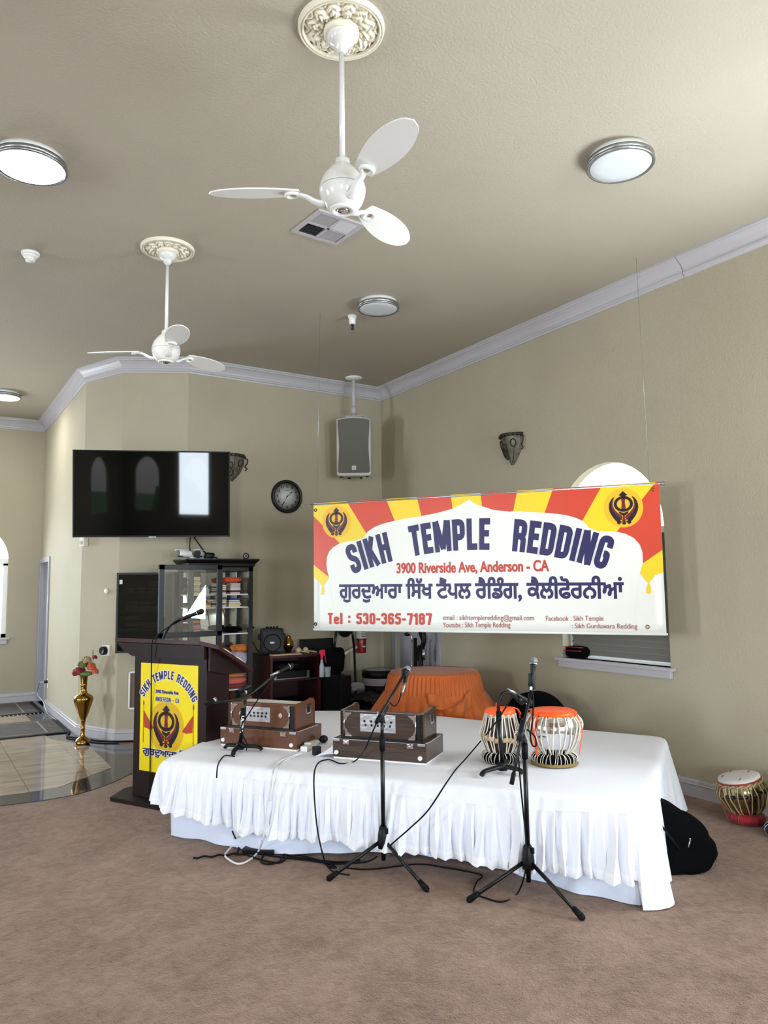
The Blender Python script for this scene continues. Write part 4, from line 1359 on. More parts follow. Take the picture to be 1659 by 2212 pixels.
for px, py, w, h in ((727, 1127, 48, 61), (1347, 1097, 66, 73)):
    cu, cv = buv(px, py)
    wu = (buv(px + w / 2, py)[0] - buv(px - w / 2, py)[0])
    hv = (buv(px, py - h / 2)[1] - buv(px, py + h / 2)[1])
    k1, k2, k3 = MB(), MB(), MB()
    halo(k3, lambda x, y: L3(cu + wu * x, cv + hv * y, 0.0036), 0.64, 0.58)
    k3.obj('emblem_halo', 'glow', t)
    emblem(k1, k2, lambda x, y: L3(cu + wu * x, cv + hv * y, 0.0046))
    o = k1.obj('emblem', 'khanda', t); k2.obj('emblem_blades', 'khandared', o)

# ------------------------------------------------------------------ the draped stage
ZT = 0.495
KS = (EYE - ZT) / (EYE - 0.52)
OUT = [(2.72, 6.25), (2.0, 5.55), (1.40, 4.93), (3.13, 2.57), (4.56, 3.56), (4.30, 4.08), (4.02, 4.62), (3.79, 5.18), (3.22, 5.95)]
OUT = [(a * KS, b * KS) for a, b in OUT]
def interp(tab, x):
    if x <= tab[0][0]: return tab[0][1]
    for (a, b), (c, d) in zip(tab, tab[1:]):
        if x <= c:
            return b + (d - b) * (x - a) / (c - a)
    return tab[-1][1]
SEAM = [(0, .500), (.25, .482), (.49, .466), (.82, .455), (1.36, .458), (1.96, .440), (2.36, .437), (2.66, .455), (2.93, .465)]
HEM = [(0, .245), (.22, .205), (.46, .176), (.68, .152), (.90, .150), (1.35, .162), (1.95, .150), (2.31, .146), (2.62, .146), (2.82, .152), (2.93, .160)]
SEAM = [(a, EYE - (EYE - z) * KS) for a, z in SEAM]
HEM = [(a, EYE - (EYE - z) * KS) for a, z in HEM]
def stage_cloth():
    t = thing('stage_cloth', 'white cloth with a pleated skirt draped over the low music stage', 'cloth', (0, 0, 0))
    # rounded outline sampled every ~1 cm with a normal, a section and a distance within the section
    n = len(OUT)
    pts = [Vector(p) for p in OUT]
    cols = []
    r = 0.07
    for i in range(n):
        a, b, c = pts[i], pts[(i + 1) % n], pts[(i + 2) % n]
        d = (b - a).normalized()
        L = (b - a).length
        k = int(L / 0.0075)
        for j in range(k):
            s = L * j / k
            cols.append([a + d * s, Vector((d.y, -d.x)) * -1, i, s, L])
    # outward normal: away from the middle
    mid = sum(pts, Vector((0, 0))) / n
    # smooth normals and positions at the corners
    N = len(cols)
    for c in cols:
        if c[1].dot(c[0] - mid) < 0: c[1] = -c[1]
    for _ in range(2):
        pos = [c[0].copy() for c in cols]; nr = [c[1].copy() for c in cols]
        for i in range(N):
            w = 9
            cols[i][0] = sum((pos[(i + q) % N] for q in range(-w, w + 1)), Vector((0, 0))) / (2 * w + 1)
            cols[i][1] = sum((nr[(i + q) % N] for q in range(-w, w + 1)), Vector((0, 0))).normalized()
    # pleats
    rnd = random.Random(11)
    pleat = []
    run = 0.0
    nxt = 0.0
    bounds = [0.0]
    total = 0.0
    for i in range(N):
        total += (cols[i][0] - cols[i - 1][0]).length
    while bounds[-1] < total + 1:
        bounds.append(bounds[-1] + rnd.uniform(0.050, 0.082))
    params = [(rnd.uniform(-0.02, 0.02), rnd.uniform(0.6, 1.25), rnd.uniform(-0.004, 0.010)) for _ in bounds]
    dist = []
    acc = 0.0
    for i in range(N):
        if i: acc += (cols[i][0] - cols[i - 1][0]).length
        dist.append(acc)
    def pl(x):
        import bisect
        k = bisect.bisect_right(bounds, x) - 1
        f = (x - bounds[k]) / (bounds[k + 1] - bounds[k])
        return k, f
    top, skirt, drape = MB(), MB(), MB()
    rows_top, rows_sk = [], []
    prev = None
    for i in range(N):
        p, nn, sec, s, L = cols[i]
        front = sec == 2
        left = sec in (0, 1)
        right = sec in (2, 3)
        if front and s * 2.93 / L > 2.87:
            front = False
        sm = interp(SEAM, s * 2.93 / L) if sec == 2 else (0.475 if left else 0.440)
        hem = interp(HEM, s * 2.93 / L) if front else (0.225 if left else 0.006)
        if sec > 3: hem = 0.05
        bow = 0.012 * math.sin(PI * s / L) if sec == 2 else 0.0
        cs = (s if sec == 3 else 0.0)
        q = p + nn * (bow * 0.6)
        P3 = lambda o, z: Vector((q.x + nn.x * o, q.y + nn.y * o, z))
        tp = [P3(-0.05, ZT), P3(-0.018, ZT - 0.001), P3(0.004, ZT - 0.010), P3(0.014, ZT - 0.026 if sm < 0.465 else ZT - 0.014), P3(0.022, sm)]
        k, f = pl(dist[i])
        tw, am, dz = params[k]
        sk = []
        for j in range(8):
            v = j / 7
            if front or left:
                ff = min(1, max(0, f + tw * v))
                saw = (ff / 0.86 if ff < 0.86 else (1 - ff) / 0.14)
                saw = saw ** 0.8
                amp = (0.016 + 0.040 * v ** 0.8) * min(1, v * 7) * am * (1 if front else 0.5)
                flare = 0.016 + 0.02 * min(1, v * 6) + (0.03 if front else 0.085 * max(0, 1 - (L - s) / 0.35 if sec == 1 else 0)) * v ** 0.9 + (0.03 * math.sin(k * 1.7) + 0.02 * math.sin(k * 0.6 + 2)) * v * v
                o = flare + amp * (saw - 0.35)
                z = sm + 0.008 + (hem + dz - sm - 0.008) * v
            else:
                x = s / L
                fold = 0.018 * math.sin(cs * 17 + 1.2 * math.sin(cs * 5)) + 0.01 * math.sin(cs * 41)
                corner = max(0, 1 - cs / 0.35) if right else 0
                endc = max(0, 1 - (L - s) / 0.4) if sec == 3 else (1 if sec == 4 else 0)
                o = 0.020 + v * (0.035 + 0.05 * corner + 0.10 * endc) + fold * v * (1 - corner * 0.5)
                z = sm + 0.006 + (hem - sm - 0.006) * v
            tanv = Vector((-nn.y, nn.x))
            sway = 0.012 * math.sin(k * 2.3 + j * 0.7) * v if (front or left) else 0
            b = P3(o, z)
            sk.append(Vector((b.x + tanv.x * sway, b.y + tanv.y * sway, b.z)))
        if i % 1 == 0:
            rows_top.append(tp); rows_sk.append((sk, front or left))
    tv = [[top._v(p) for p in r_] for r_ in rows_top]
    for i in range(N):
        a, b = tv[i], tv[(i + 1) % N]
        for j in range(4):
            fc = top.bm.faces.new((a[j], b[j], b[j + 1], a[j + 1])); fc.smooth = True
    # the flat top with a few soft wrinkles: rings that shrink towards the middle
    ring = [v[0] for v in tv]
    cx = sum((v.co for v in ring), Vector()) / N
    for k in range(1, 13):
        s = 1 - k / 13
        new = []
        for v in [q_[0] for q_ in tv]:
            p = cx + (v.co - cx) * s
            w = noise.noise(Vector((p.x * 3.0 + p.y * 1.1, p.y * 2.2 - p.x * 0.6, 1.7)))
            amt = 0.006 * max(0.15, min(1, (p.x - 3.0) / 1.0))
            p.z = ZT - 0.002 + min(0.0015, amt * w)
            new.append(top._v(p))
        for i in range(N):
            j = (i + 1) % N
            fc = top.bm.faces.new((ring[i], ring[j], new[j], new[i])); fc.smooth = True
        ring = new
    top.bm.faces.new(ring)
    for want, mbx in ((True, skirt), (False, drape)):
        vs = {}
        for i in range(N):
            j = (i + 1) % N
            if rows_sk[i][1] == want:
                for q_ in (i, j):
                    if q_ not in vs: vs[q_] = [mbx._v(p) for p in rows_sk[q_][0]]
                for m_ in range(7):
                    fc = mbx.bm.faces.new((vs[i][m_], vs[j][m_], vs[j][m_ + 1], vs[i][m_ + 1])); fc.smooth = True
                    fc.material_index = 1 if (want and m_ == 6) else 0
    top.obj('top_sheet', 'whitecloth', t)
    for fc in skirt.bm.faces:
        fc.smooth = False
    sk_o = skirt.obj('pleated_skirt', ['whitecloth', 'hemcloth'], t)
    for pl_ in sk_o.data.polygons:
        pl_.use_smooth = True
        if pl_.material_index: pass
    sk_o.data.set_sharp_from_angle(angle=math.radians(38))
    drape.obj('side_drape', 'whitecloth', t)
    return t
stage_cloth()
A0 = Vector((1.386, 4.94)) * KS; dA = Vector((0.591, -0.807)); nA = Vector((-0.807, -0.591))
FLOORLINE = [(-0.02, -0.14), (0.0, -0.14), (0.2, -0.14), (0.48, -0.09), (0.73, -0.05), (1.09, -0.15), (1.5, -0.29), (1.9, -0.31), (2.18, -0.27), (2.58, -0.10), (2.88, -0.06), (2.97, -0.10)]
FLOORLINE = [(a + 0.073, b + 0.088) for a, b in FLOORLINE]
mb = MB()
def under(u, v):
    if u < 0.12:
        k = 1 - u / 0.12
        p = A0 + Vector((0.80, 0.60)) * (0.05 + 0.9 * k) + dA * 0.05
        o = 0.0
        z0 = 0.004
        return (p.x, p.y, 0.40 + (z0 - 0.40) * v)
    x = 0.05 + 2.97 * (u - 0.12) / 0.88
    n0 = -0.06
    n1 = interp(FLOORLINE, x)
    fold = 0.018 * math.sin(x * 9) * math.sin(PI * v) + 0.01 * math.sin(x * 23 + 4 * v)
    vv = v * v * (3 - 2 * v)
    p = A0 + dA * x + nA * (n0 + (n1 - n0) * vv + fold * v)
    z0 = 0.004 + 0.022 * max(0, math.sin((x - 0.85) * 2.2)) * (0.8 < x < 2.25)
    return (p.x, p.y, 0.40 + (z0 - 0.40) * v)
mb.grid(under, 150, 14)
uo = mb.obj('underskirt_cloth', 'undercloth')
tag(recenter(uo), 'plain bluish white undercloth reaching the carpet below the pleated skirt', 'cloth')

# ------------------------------------------------------------------ harmoniums
def harmonium(fl_, fr_, label, wood, emblems, keys):
    fl_, fr_ = Vector(fl_), Vector(fr_)
    W_ = (fr_ - fl_).length
    t = thing('harmonium', label, 'harmonium', (fl_.x, fl_.y, ZT), math.atan2(fr_.y - fl_.y, fr_.x - fl_.x), group='harmoniums on the stage')
    D = 0.36
    hb, hu = 0.128, 0.30
    mb = MB(); mb.box(0.004, W_ - 0.004, 0.004, D - 0.004, 0.0, 0.012); mb.obj('base_strip', 'white', t)
    mb = MB(); mb.box(0, W_, 0, D, 0.012, hb, 0.003)
    lower = mb.obj('lower_box', wood, t)
    x0, x1, y0, y1 = 0.035, W_ - 0.03, 0.045, 0.315
    mb = MB()
    mb.box(x0, x1, y0, y0 + 0.02, hb, hu, 0.003)
    mb.box(x0, x1, y1 - 0.02, y1, hb, hu - 0.05, 0.003)
    mb.box(x0 + 0.01, x1 - 0.01, y0 + 0.01, y1 - 0.01, hb + 0.01, hu - 0.035)
    for xa, xb in ((x0, x0 + 0.02), (x1 - 0.02, x1)):
        mb.prism([(y0, hb), (y1, hb), (y1, hu - 0.006), (y1 - 0.02, hu + 0.016), (y1 - 0.05, hu + 0.019), (y1 - 0.08, hu + 0.010), (y0 + 0.02, hu + 0.002), (y0, hu)], xa, xb, 'x')
    upper = mb.obj('upper_box', wood, t)
    mb = MB(); mb.box(x0 + 0.01, x1 - 0.01, y0 - 0.012, y0, hb - 0.002, hb + 0.012); mb.box(x1 - 0.05, x1 - 0.02, y0 - 0.003, y0 + 0.002, hb + 0.01, hu - 0.01); mb.obj('bellows_edge', 'black', upper)
    # keys along the back of the top
    nk = 22
    for i in range(nk if keys else 0):
        kw = (x1 - x0 - 0.06) / nk
        mb = MB(); mb.box(x0 + 0.03 + i * kw, x0 + 0.03 + (i + 0.9) * kw, y1 - 0.15, y1 - 0.03, hu - 0.04, hu - 0.012, 0.002)
        mb.obj('key', 'keywhite', t)
    mb = MB(); mb.box(x0 + 0.02, x1 - 0.02, y0 + 0.02, y0 + 0.10, hu - 0.036, hu - 0.01, 0.002)
    mb.obj('top_board', wood, t)
    # hammered sound plate with pierced bosses
    pw, ph = 0.196, 0.10
    px0 = x0 + (x1 - x0) * (0.273 if emblems else 0.247) ; pz0 = hb + 0.045
    if not emblems: pw, ph = 0.245, 0.112
    mb = MB(); mb.box(px0, px0 + pw, y0 - 0.003, y0, pz0, pz0 + ph, 0.001); pla = mb.obj('sound_plate', 'hammered', t)
    mb = MB()
    for i in range(5):
        for x_, z_ in ((px0 + 0.030 + i * (pw - 0.06) / 4, pz0 + ph * 0.60), (px0 + 0.038 + i * (pw - 0.075) / 4, pz0 + ph * 0.38)):
            mb.lathe([(0.008, 0.0), (0.008, 0.0012), (0.001, 0.0013)], 12, (x_, y0 - 0.003, z_), (0, -1, 0))
    mb.obj('sound_holes', 'steel' if False else 'graywood', pla)
    for xx, zz, sx, sz in ((x0 + 0.035, hu - 0.012, 1, -1), (x0 + 0.035, hb + 0.012, 1, 1), (x1 - 0.055, hu - 0.012, -1, -1), (x1 - 0.055, hb + 0.012, -1, 1)):
        mb = MB()
        pts = [(0, 0), (0.045, 0), (0.042, 0.010), (0.028, 0.013), (0.025, 0.023), (0.015, 0.025), (0.012, 0.040), (0, 0.055)]
        mb.prism([(xx + sx * a, zz + sz * b) for a, b in pts], y0 - 0.004, y0 + 0.001, 'y')
        mb.obj('corner_bracket', 'chrome', t)
    for xx in (x0 + 0.03, x1 - 0.05):
        mb = MB(); mb.cyl((xx, y0 - 0.008, hb + 0.005), (xx, y0 - 0.008, hu - 0.004), 0.0032, seg=8); mb.obj('catch_rod', 'chrome', t)
    for xx in (0.075, W_ - 0.125):
        mb = MB(); mb.box(xx, xx + 0.02, -0.006, 0.002, hb - 0.032, hb - 0.006, 0.002); mb.box(xx + 0.025, xx + 0.042, -0.006, 0.002, hb - 0.032, hb - 0.006, 0.002); mb.box(xx + 0.012, xx + 0.032, -0.009, 0, hb - 0.026, hb - 0.014, 0.002)
        mb.obj('latch', 'chrome', lower)
    for xx in (0.0, W_ - 0.055):
        mb = MB(); mb.box(xx, xx + 0.05, -0.003, 0.001, hb - 0.015, hb + 0.001, 0.001); mb.obj('edge_strip', 'steel', lower)
    for xx in (0.028, W_ - 0.038):
        mb = MB(); mb.lathe([(0.014, 0), (0.014, 0.012), (0.010, 0.016), (0.005, 0.016), (0.004, 0.012), (0.001, 0.012)], 20, (xx, 0, 0.042), (0, -1, 0))
        mb.obj('bellows_knob', 'white', lower)
    mb = MB()
    ym, zm = y0 + 0.17, hb + 0.10
    for a in ((ym - 0.032, ym + 0.032, zm + 0.048, zm + 0.058), (ym - 0.032, ym + 0.032, zm - 0.01, zm), (ym - 0.032, ym - 0.024, zm - 0.01, zm + 0.058), (ym + 0.024, ym + 0.032, zm - 0.01, zm + 0.058)):
        mb.box(x1 - 0.001, x1 + 0.005, a[0], a[1], a[2], a[3], 0.001)
    hp = mb.obj('handle_plate', 'chrome', t)
    mb = MB(); mb.box(x1 - 0.001, x1 + 0.001, ym - 0.024, ym + 0.024, zm, zm + 0.048); mb.obj('handle_recess', 'black', hp)
    mb = MB(); mb.box(W_ - 0.012, W_ + 0.003, 0.02, D - 0.06, hb - 0.002, hb + 0.004, 0.001); mb.obj('side_strip', 'chrome', lower)
    if emblems:
        for xx in (x0 + 0.105, x1 - 0.125):
            mb = MB(); zc = hb + 0.095
            mb.prism([(xx, zc + 0.018), (xx + 0.012, zc + 0.008), (xx + 0.012, zc - 0.006), (xx, zc - 0.018), (xx - 0.012, zc - 0.006), (xx - 0.012, zc + 0.008)], y0 - 0.002, y0, 'y')
            e = mb.obj('emblem_sticker', 'white', t)
            k1 = MB(); k2 = MB()
            emblem(k1, k2, lambda x, y: (xx + x * 0.018, y0 - 0.0025, zc + y * 0.03)); k1.obj('emblem_print', 'khanda', e); k2.bm.free()
    return t
harmonium((1.853 * KS, 5.122 * KS), (2.199 * KS, 4.628 * KS), 'plain brown harmonium with two small white emblems nearer the lectern', 'harm_brown', True, True)
harmonium((2.306 * KS, 4.323 * KS), (2.677 * KS, 3.823 * KS), 'dark striped wood harmonium in the middle of the stage front', 'harm_dark', False, False)

# ------------------------------------------------------------------ tabla drums
def prof_at(prof, z):
    for (r0, z0), (r1, z1) in zip(prof, prof[1:]):
        if z <= z1:
            return r0 + (r1 - r0) * (z - z0) / (z1 - z0)
    return prof[-1][0]
def smooth_prof(prof, k=5):
    pts = spline([Vector((a, b, 0)) for a, b in prof], k)
    return [(p.x, p.y) for p in pts]
def drum(name, label, cat, loc, prof, body, straps, capm, cap_r, zc, n_strap, pegs, pegm, lean=None, group=None, rimm=None, ztop=None):
    t = thing(name, label, cat, loc, group=group)
    if lean: t.rotation_euler = lean
    P = smooth_prof(prof)
    mb = MB(); mb.lathe(P, 56); mb.obj('shell', body, t)
    z0, z1 = P[0][1] + 0.012, P[-1][1]
    mb = MB()
    for i in range(n_strap):
        a0 = 2 * PI * i / n_strap
        for sgn in (1, -1):
            pts = []
            for k in range(9):
                v = k / 8
                z = z1 - (z1 - z0) * v
                a = a0 + sgn * (PI / n_strap) * (0.35 + 0.6 * v) * 0.8
                rr = prof_at(P, z) + 0.005 + (0.013 * math.exp(-((z - pegs[0][1]) / 0.035) ** 2) if pegs else 0)
                pts.append((rr * math.cos(a), rr * math.sin(a), z))
            mb.tube(pts, 0.0042, 6, sub=2, flat=1.0)
    mb.obj('lacing', straps, t)
    mb = MB()
    rr = P[-1][0] + 0.004
    for s in range(2):
        mb.tube([((rr + 0.006 * math.cos(k * 0.9 + s * PI)) * math.cos(2 * PI * k / 60), (rr + 0.006 * math.cos(k * 0.9 + s * PI)) * math.sin(2 * PI * k / 60), z1 - 0.012 + 0.007 * math.sin(k * 0.9 + s * PI)) for k in range(60)], 0.0065, 6, closed=True, sub=1)
    mb.obj('rim_braid', 'rope' if rimm is None else rimm, t)
    mb = MB(); mb.lathe([(cap_r * 0.93, zc - 0.006), (cap_r, zc), (cap_r * 1.01, zc + 0.010), (cap_r * 0.985, zc + 0.022), (cap_r * 0.90, zc + 0.028), (cap_r * 0.5, zc + 0.030), (0.001, zc + 0.030)], 56)
    cap = mb.obj('cover', capm, t)
    for a, z, L, r in pegs:
        rr = prof_at(P, z) + 0.007
        c = Vector((rr * math.cos(a), rr * math.sin(a), z)); tg = Vector((-math.sin(a), math.cos(a), 0.0))
        mb = MB(); mb.cyl(c - tg * L / 2, c + tg * L / 2, r, seg=14); mb.obj('tuning_peg', pegm, t)
    return t, cap
def cushion(name, label, loc, R, r, m_, wraps, wrapm, gold=False, sz=0.9):
    t = thing(name, label, 'drum cushion', loc)
    mb = MB(); mb.torus((0, 0, r * sz), R, r, seg=56, sec=16, sz=sz); ring = mb.obj('ring', m_, t)
    if wraps:
        mb = MB()
        rnd = random.Random(wraps)
        for i in range(wraps):
            a = 2 * PI * (i + rnd.uniform(-0.3, 0.3)) / wraps
            tw = rnd.uniform(-0.06, 0.06)
            pts = []
            for k in range(13):
                b = -0.35 * PI + 1.7 * PI * k / 12
                aa = a + tw * math.sin(b)
                q = R + (r + 0.0015) * math.cos(b)
                pts.append((q * math.cos(aa), q * math.sin(aa), r * sz + (r + 0.0015) * sz * math.sin(b)))
            mb.tube(pts, 0.0022, 5, sub=1)
        mb.obj('cord_wraps', wrapm, t)
    if gold:
        mb = MB(); mb.torus((0, 0, 0.012), R + r * 0.86, 0.011, seg=56, sec=8); mb.obj('gold_edge', 'goldtrim', t)
    return t
pd = on_z(1083, 1644, ZT); pd.z = ZT
cushion('drum_cushion', 'black corded ring cushion under the slim wooden tabla', pd, 0.090, 0.036, 'blackcloth', 34, 'strap')
DAY_P = [(0.058, 0.052), (0.088, 0.066), (0.108, 0.115), (0.115, 0.160), (0.109, 0.215), (0.096, 0.27), (0.088, 0.30)]
rnd = random.Random(3)
pg = [(a + 0.2, 0.16 + rnd.uniform(-0.012, 0.012), 0.05, 0.016) for a in [2 * PI * k / 8 for k in range(8)]]
camang = math.atan2(-pd.y, -pd.x)
pg = [(camang + o, 0.155 + dz, 0.046, 0.015) for o, dz in ((-0.85, 0.012), (-0.5, 0.0), (-0.12, -0.008), (0.28, -0.004), (0.62, -0.01), (0.95, 0.012), (1.9, 0), (-1.9, 0), (2.9, 0))]
tb, tc_ = drum('tabla_drum', 'slim dark wooden tabla drum with an orange vinyl cover on the stage', 'tabla', pd, DAY_P, 'darkwood', 'strap', 'orangeplastic', 0.096, 0.297, 15, pg, 'peg', group='tabla drums on the stage')
mb = MB()
mb.tube([(0.0, 0.03, 0.328), (0.03, 0.0, 0.332), (0.07, -0.04, 0.330), (0.098, -0.05, 0.318), (0.112, -0.055, 0.29), (0.116, -0.055, 0.26)], 0.007, 6, flat=0.5)
mb.tube([(0.05, -0.02, 0.33), (0.092, -0.055, 0.322), (0.108, -0.066, 0.30), (0.112, -0.07, 0.285)], 0.008, 6, flat=0.5)
mb.tube([(-0.02, 0.0, 0.327), (-0.02, 0.01, 0.345), (-0.022, 0.005, 0.358)], 0.005, 6)
mb.obj('tie_ribbon', 'orangeplastic', tc_)
pbn = on_z(1198, 1649, ZT); pbn.z = ZT
cushion('drum_cushion', 'black corded ring cushion with gold edge under the round metal bayan', pbn, 0.100, 0.040, 'blackcloth', 40, 'strap', True)
BAY_P = [(0.060, 0.055), (0.092, 0.068), (0.132, 0.115), (0.157, 0.170), (0.166, 0.215), (0.161, 0.255), (0.146, 0.288), (0.137, 0.302)]
ca = math.atan2(-pbn.y, -pbn.x)
bb, bc = drum('bayan_drum', 'round polished metal bayan drum with an orange vinyl cover on the stage', 'tabla', pbn, BAY_P, 'chrome', 'strap', 'orangeplastic', 0.140, 0.300, 14, [(ca + 0.12, 0.262, 0.085, 0.011), (ca + 2.2, 0.262, 0.085, 0.011), (ca - 2.2, 0.262, 0.085, 0.011)], 'brownpeg', group='tabla drums on the stage')
mb = MB(); 
def ribbon(mb, a0, rr0, pts, w):
    prev = None
    for rr, z in pts:
        c = Vector((rr * math.cos(a0), rr * math.sin(a0), z)); tg = Vector((-math.sin(a0), math.cos(a0), 0)) * w
        cur = (mb._v(c - tg), mb._v(c + tg))
        if prev: mb.bm.faces.new((prev[0], prev[1], cur[1], cur[0]))
        prev = cur
pts_r = [(0.125, 0.332), (0.146, 0.325), (0.156, 0.29), (0.178, 0.23), (0.176, 0.18), (0.163, 0.12), (0.155, 0.07)]
for da_, wd_, ex_ in ((-0.72, 0.008, 0.0), (1.18, 0.006, 0.006), (-1.45, 0.004, 0.006)):
    mb = MB(); ribbon(mb, ca + da_, 0, [(a + ex_, b) for a, b in pts_r], wd_); mb.obj('tie_ribbon', 'orangeplastic', bc, thick=0.003)
# drums on the floor at the right edge
pf = on_z(1612, 1752, 0.0)
pf = Vector((4.80, 3.135, 0.0))
cushion('drum_cushion', 'crimson ring cushion on the carpet by the right baseboard', pf, 0.080, 0.038, 'redcloth', 9, 'goldtrim')
BF = [(0.06, 0.0), (0.095, 0.012), (0.14, 0.06), (0.166, 0.125), (0.172, 0.165), (0.166, 0.205), (0.154, 0.235), (0.15, 0.25)]
ft, fc_ = drum('bayan_drum', 'tilted dark metal bayan drum with a white cover on a crimson cushion', 'tabla', (pf.x + 0.018, pf.y, 0.058), [(a * 0.88, b * 0.90) for a, b in BF], 'bayanmetal', 'strapold', 'drumskin', 0.134, 0.222, 12, [(ca + 0.0 + o, 0.155, 0.07, 0.010) for o in (-0.75, -0.2, 0.35, 0.9)], 'darkwood', lean=Vector((0, 0, 1)).rotation_difference(Vector((-RR.x * 0.2, -RR.y * 0.2, 0.98))).to_euler(), group='spare drums on the carpet', rimm='strapold')
mb = MB(); mb.torus((0, 0, 0.226), 0.134, 0.008, seg=48, sec=8)
for k in range(1): mb.tube([(-RR.x * a - FF.x * b, -RR.y * a - FF.y * b, z) for a, b, z in ((0.137, 0.02, 0.225), (0.155, 0.02, 0.15), (0.158, 0.02, 0.05), (0.14, 0.05, -0.03), (0.08, 0.10, -0.045))], 0.003, 6)
for x, y in ((-0.06, 0.10), (0.07, 0.11), (0.10, -0.03), (-0.08, -0.07)):
    mb.tube([(x * 0.85 - 0.015, y * 0.85, 0.251), (x * 0.85, y * 0.85, 0.254), (x * 0.85 + 0.018, y * 0.85 + 0.006, 0.251)], 0.003, 5)
mb.obj('red_piping', 'redvinyl', fc_)
pf2 = Vector((4.74, 2.83, 0.0))
cushion('drum_cushion', 'navy ring cushion cut off by the right picture edge', pf2, 0.085, 0.04, 'bluecloth', 16, 'white')
drum('tabla_drum', 'dark wooden drum cut off by the right picture edge', 'tabla', (pf2.x + 0.03, pf2.y, 0.06), [(0.055, 0.0), (0.085, 0.012), (0.105, 0.06), (0.112, 0.11), (0.105, 0.16), (0.094, 0.21), (0.086, 0.24)], 'darkwood', 'strapold', 'drumskin', 0.09, 0.237, 14, [], 'peg', group='spare drums on the carpet')

# ------------------------------------------------------------------ lectern
LO = Vector((1.501, 6.083, 0)); LX = Vector((0.455, -0.89, 0)).normalized(); LY = Vector((-LX.y, LX.x, 0))
lec = thing('lectern', 'dark mahogany lectern with a yellow temple sign left of the stage', 'lectern', LO, math.atan2(LX.y, LX.x))
mb = MB(); mb.prism([(-0.10, -0.125), (0.70, -0.11), (0.775, 0.06), (0.775, 0.42), (-0.21, 0.42), (-0.21, 0.10)], 0.0, 0.03); mb.obj('base_plate', 'mahogany', lec)
mb = MB(); mb.box(0, 0.76, 0, 0.24, 0.03, 1.15, 0.004); mb.obj('body', 'mahogany', lec)
ta = math.tan(math.radians(28))
BP = [(-0.18, -0.045), (0.716, -0.045), (0.857, 0.018), (0.857, 0.40), (-0.10, 0.40), (-0.18, 0.10)]
mb = MB()
zt = lambda y: 1.222 - ta * (y + 0.045)
lo = [mb._v((u, y, zt(y) - 0.03)) for u, y in BP]; hi = [mb._v((u, y, zt(y))) for u, y in BP]
mb.bm.faces.new(hi); mb.bm.faces.new(lo[::-1])
for i in range(6): mb.bm.faces.new((lo[i], lo[(i + 1) % 6], hi[(i + 1) % 6], hi[i]))
mb.obj('reading_board', 'cherry', lec)
mb = MB()
mb.prism([(-0.175, 1.19), (-0.165, 1.175), (-0.11, 1.13), (0.0, 1.085), (0.76, 1.085), (0.76, 1.15), (0.76, 1.19)], -0.03, -0.005, 'y')
mb.prism([(0.0, 1.18), (0.40, 0.985), (0.39, 0.95), (0.2, 0.96), (0.0, 1.0)], 0.775, 0.795, 'x')
mb.obj('valance', 'mahogany', lec)
# sign
su0, su1, sz0, sz1 = 0.075, 0.678, 0.226, 1.035
def S3(x, y, d): return (su0 + (su1 - su0) * x, -d, sz0 + (sz1 - sz0) * y)
mb = MB(); mb.box(su0, su1, -0.004, 0.0, sz0, sz1); sign = mb.obj('sign_panel', 'signyellow', lec)
sw, shh = su1 - su0, sz1 - sz0
mb = MB(); halo(mb, lambda x, y: S3(0.47 + 0.62 * x, 0.42 + 0.48 * y, 0.0046), 0.5, 0.5); mb.obj('sign_halo', 'signhalo', lec)
def sarc(d):
    cx, cy, R = 0.49 * sw, 0.505 * shh, 0.288
    def f(x, y, mid):
        a = math.radians(90 + 61 - 124 * x)
        r = R + 0.064 * y
        return (su0 + cx + r * math.cos(a), -d, sz0 + cy + r * math.sin(a))
    return f
mb = MB(); stroke_text(mb, 'SIKH TEMPLE REDDING', sarc(0.0052), 0.19, 0.13, 0.07); mb.obj('heading_outline', 'vinylwhite', lec)
mb = MB(); stroke_text(mb, 'SIKH TEMPLE REDDING', sarc(0.0060), 0.19, 0.13); mb.obj('heading', 'navy', lec)
def sline(name, s, x0, x1, y, h, stroke, bold=0.05):
    for nm, m_, g, d in ((name + '_outline', 'vinylwhite', 0.07, 0.0052), (name, 'navy', 0.0, 0.0060)):
        mb = MB()
        if stroke: stroke_text(mb, s, lambda x, yy, m: S3(x0 + (x1 - x0) * x, y + h * yy, d), 0.18, 0.10, g)
        else: add_text(mb, s, lambda x, yy: S3(x0 + (x1 - x0) * x, y + h * yy, d), bold + g, 1.0, 0.72)
        mb.obj(nm, m_, lec)
sline('address_line', '3900 Riverside Ave', 0.275, 0.68, 0.728, 0.03, False, 0.07)
sline('town_line', 'ANDERSON - CA', 0.275, 0.69, 0.652, 0.042, True)
GUR2 = GUR.split(' \u0a1f')[0]
sline('punjabi_line', GUR2, 0.06, 0.93, 0.155, 0.058, False, 0.05)
k1, k2 = MB(), MB()
emblem(k1, k2, lambda x, y: S3(0.47 + 0.47 * x, 0.43 + 0.39 * y, 0.0055)); o = k1.obj('emblem', 'khanda', lec); k2.obj('emblem_blades', 'khandared', o)
for s, xx in ((1, 0.065), (-1, 0.935)):
    mb = MB()
    X = lambda v: xx + s * v
    mb.face([S3(*p, 0.0055) for p in ((X(0.0), 0.56), (X(0.19), 0.40), (X(0.12), 0.385), (X(0.015), 0.40))])
    mb.face([S3(*p, 0.0056) for p in ((X(-0.006), 0.26), (X(0.006), 0.26), (X(0.004), 0.60), (X(0.016), 0.62), (X(0.0), 0.66), (X(-0.016), 0.62), (X(-0.004), 0.60))])
    mb.obj('flag_print', 'flag', lec)
def lec_pt(u, y, z): return LO + LX * u + LY * y + Vector((0, 0, z))
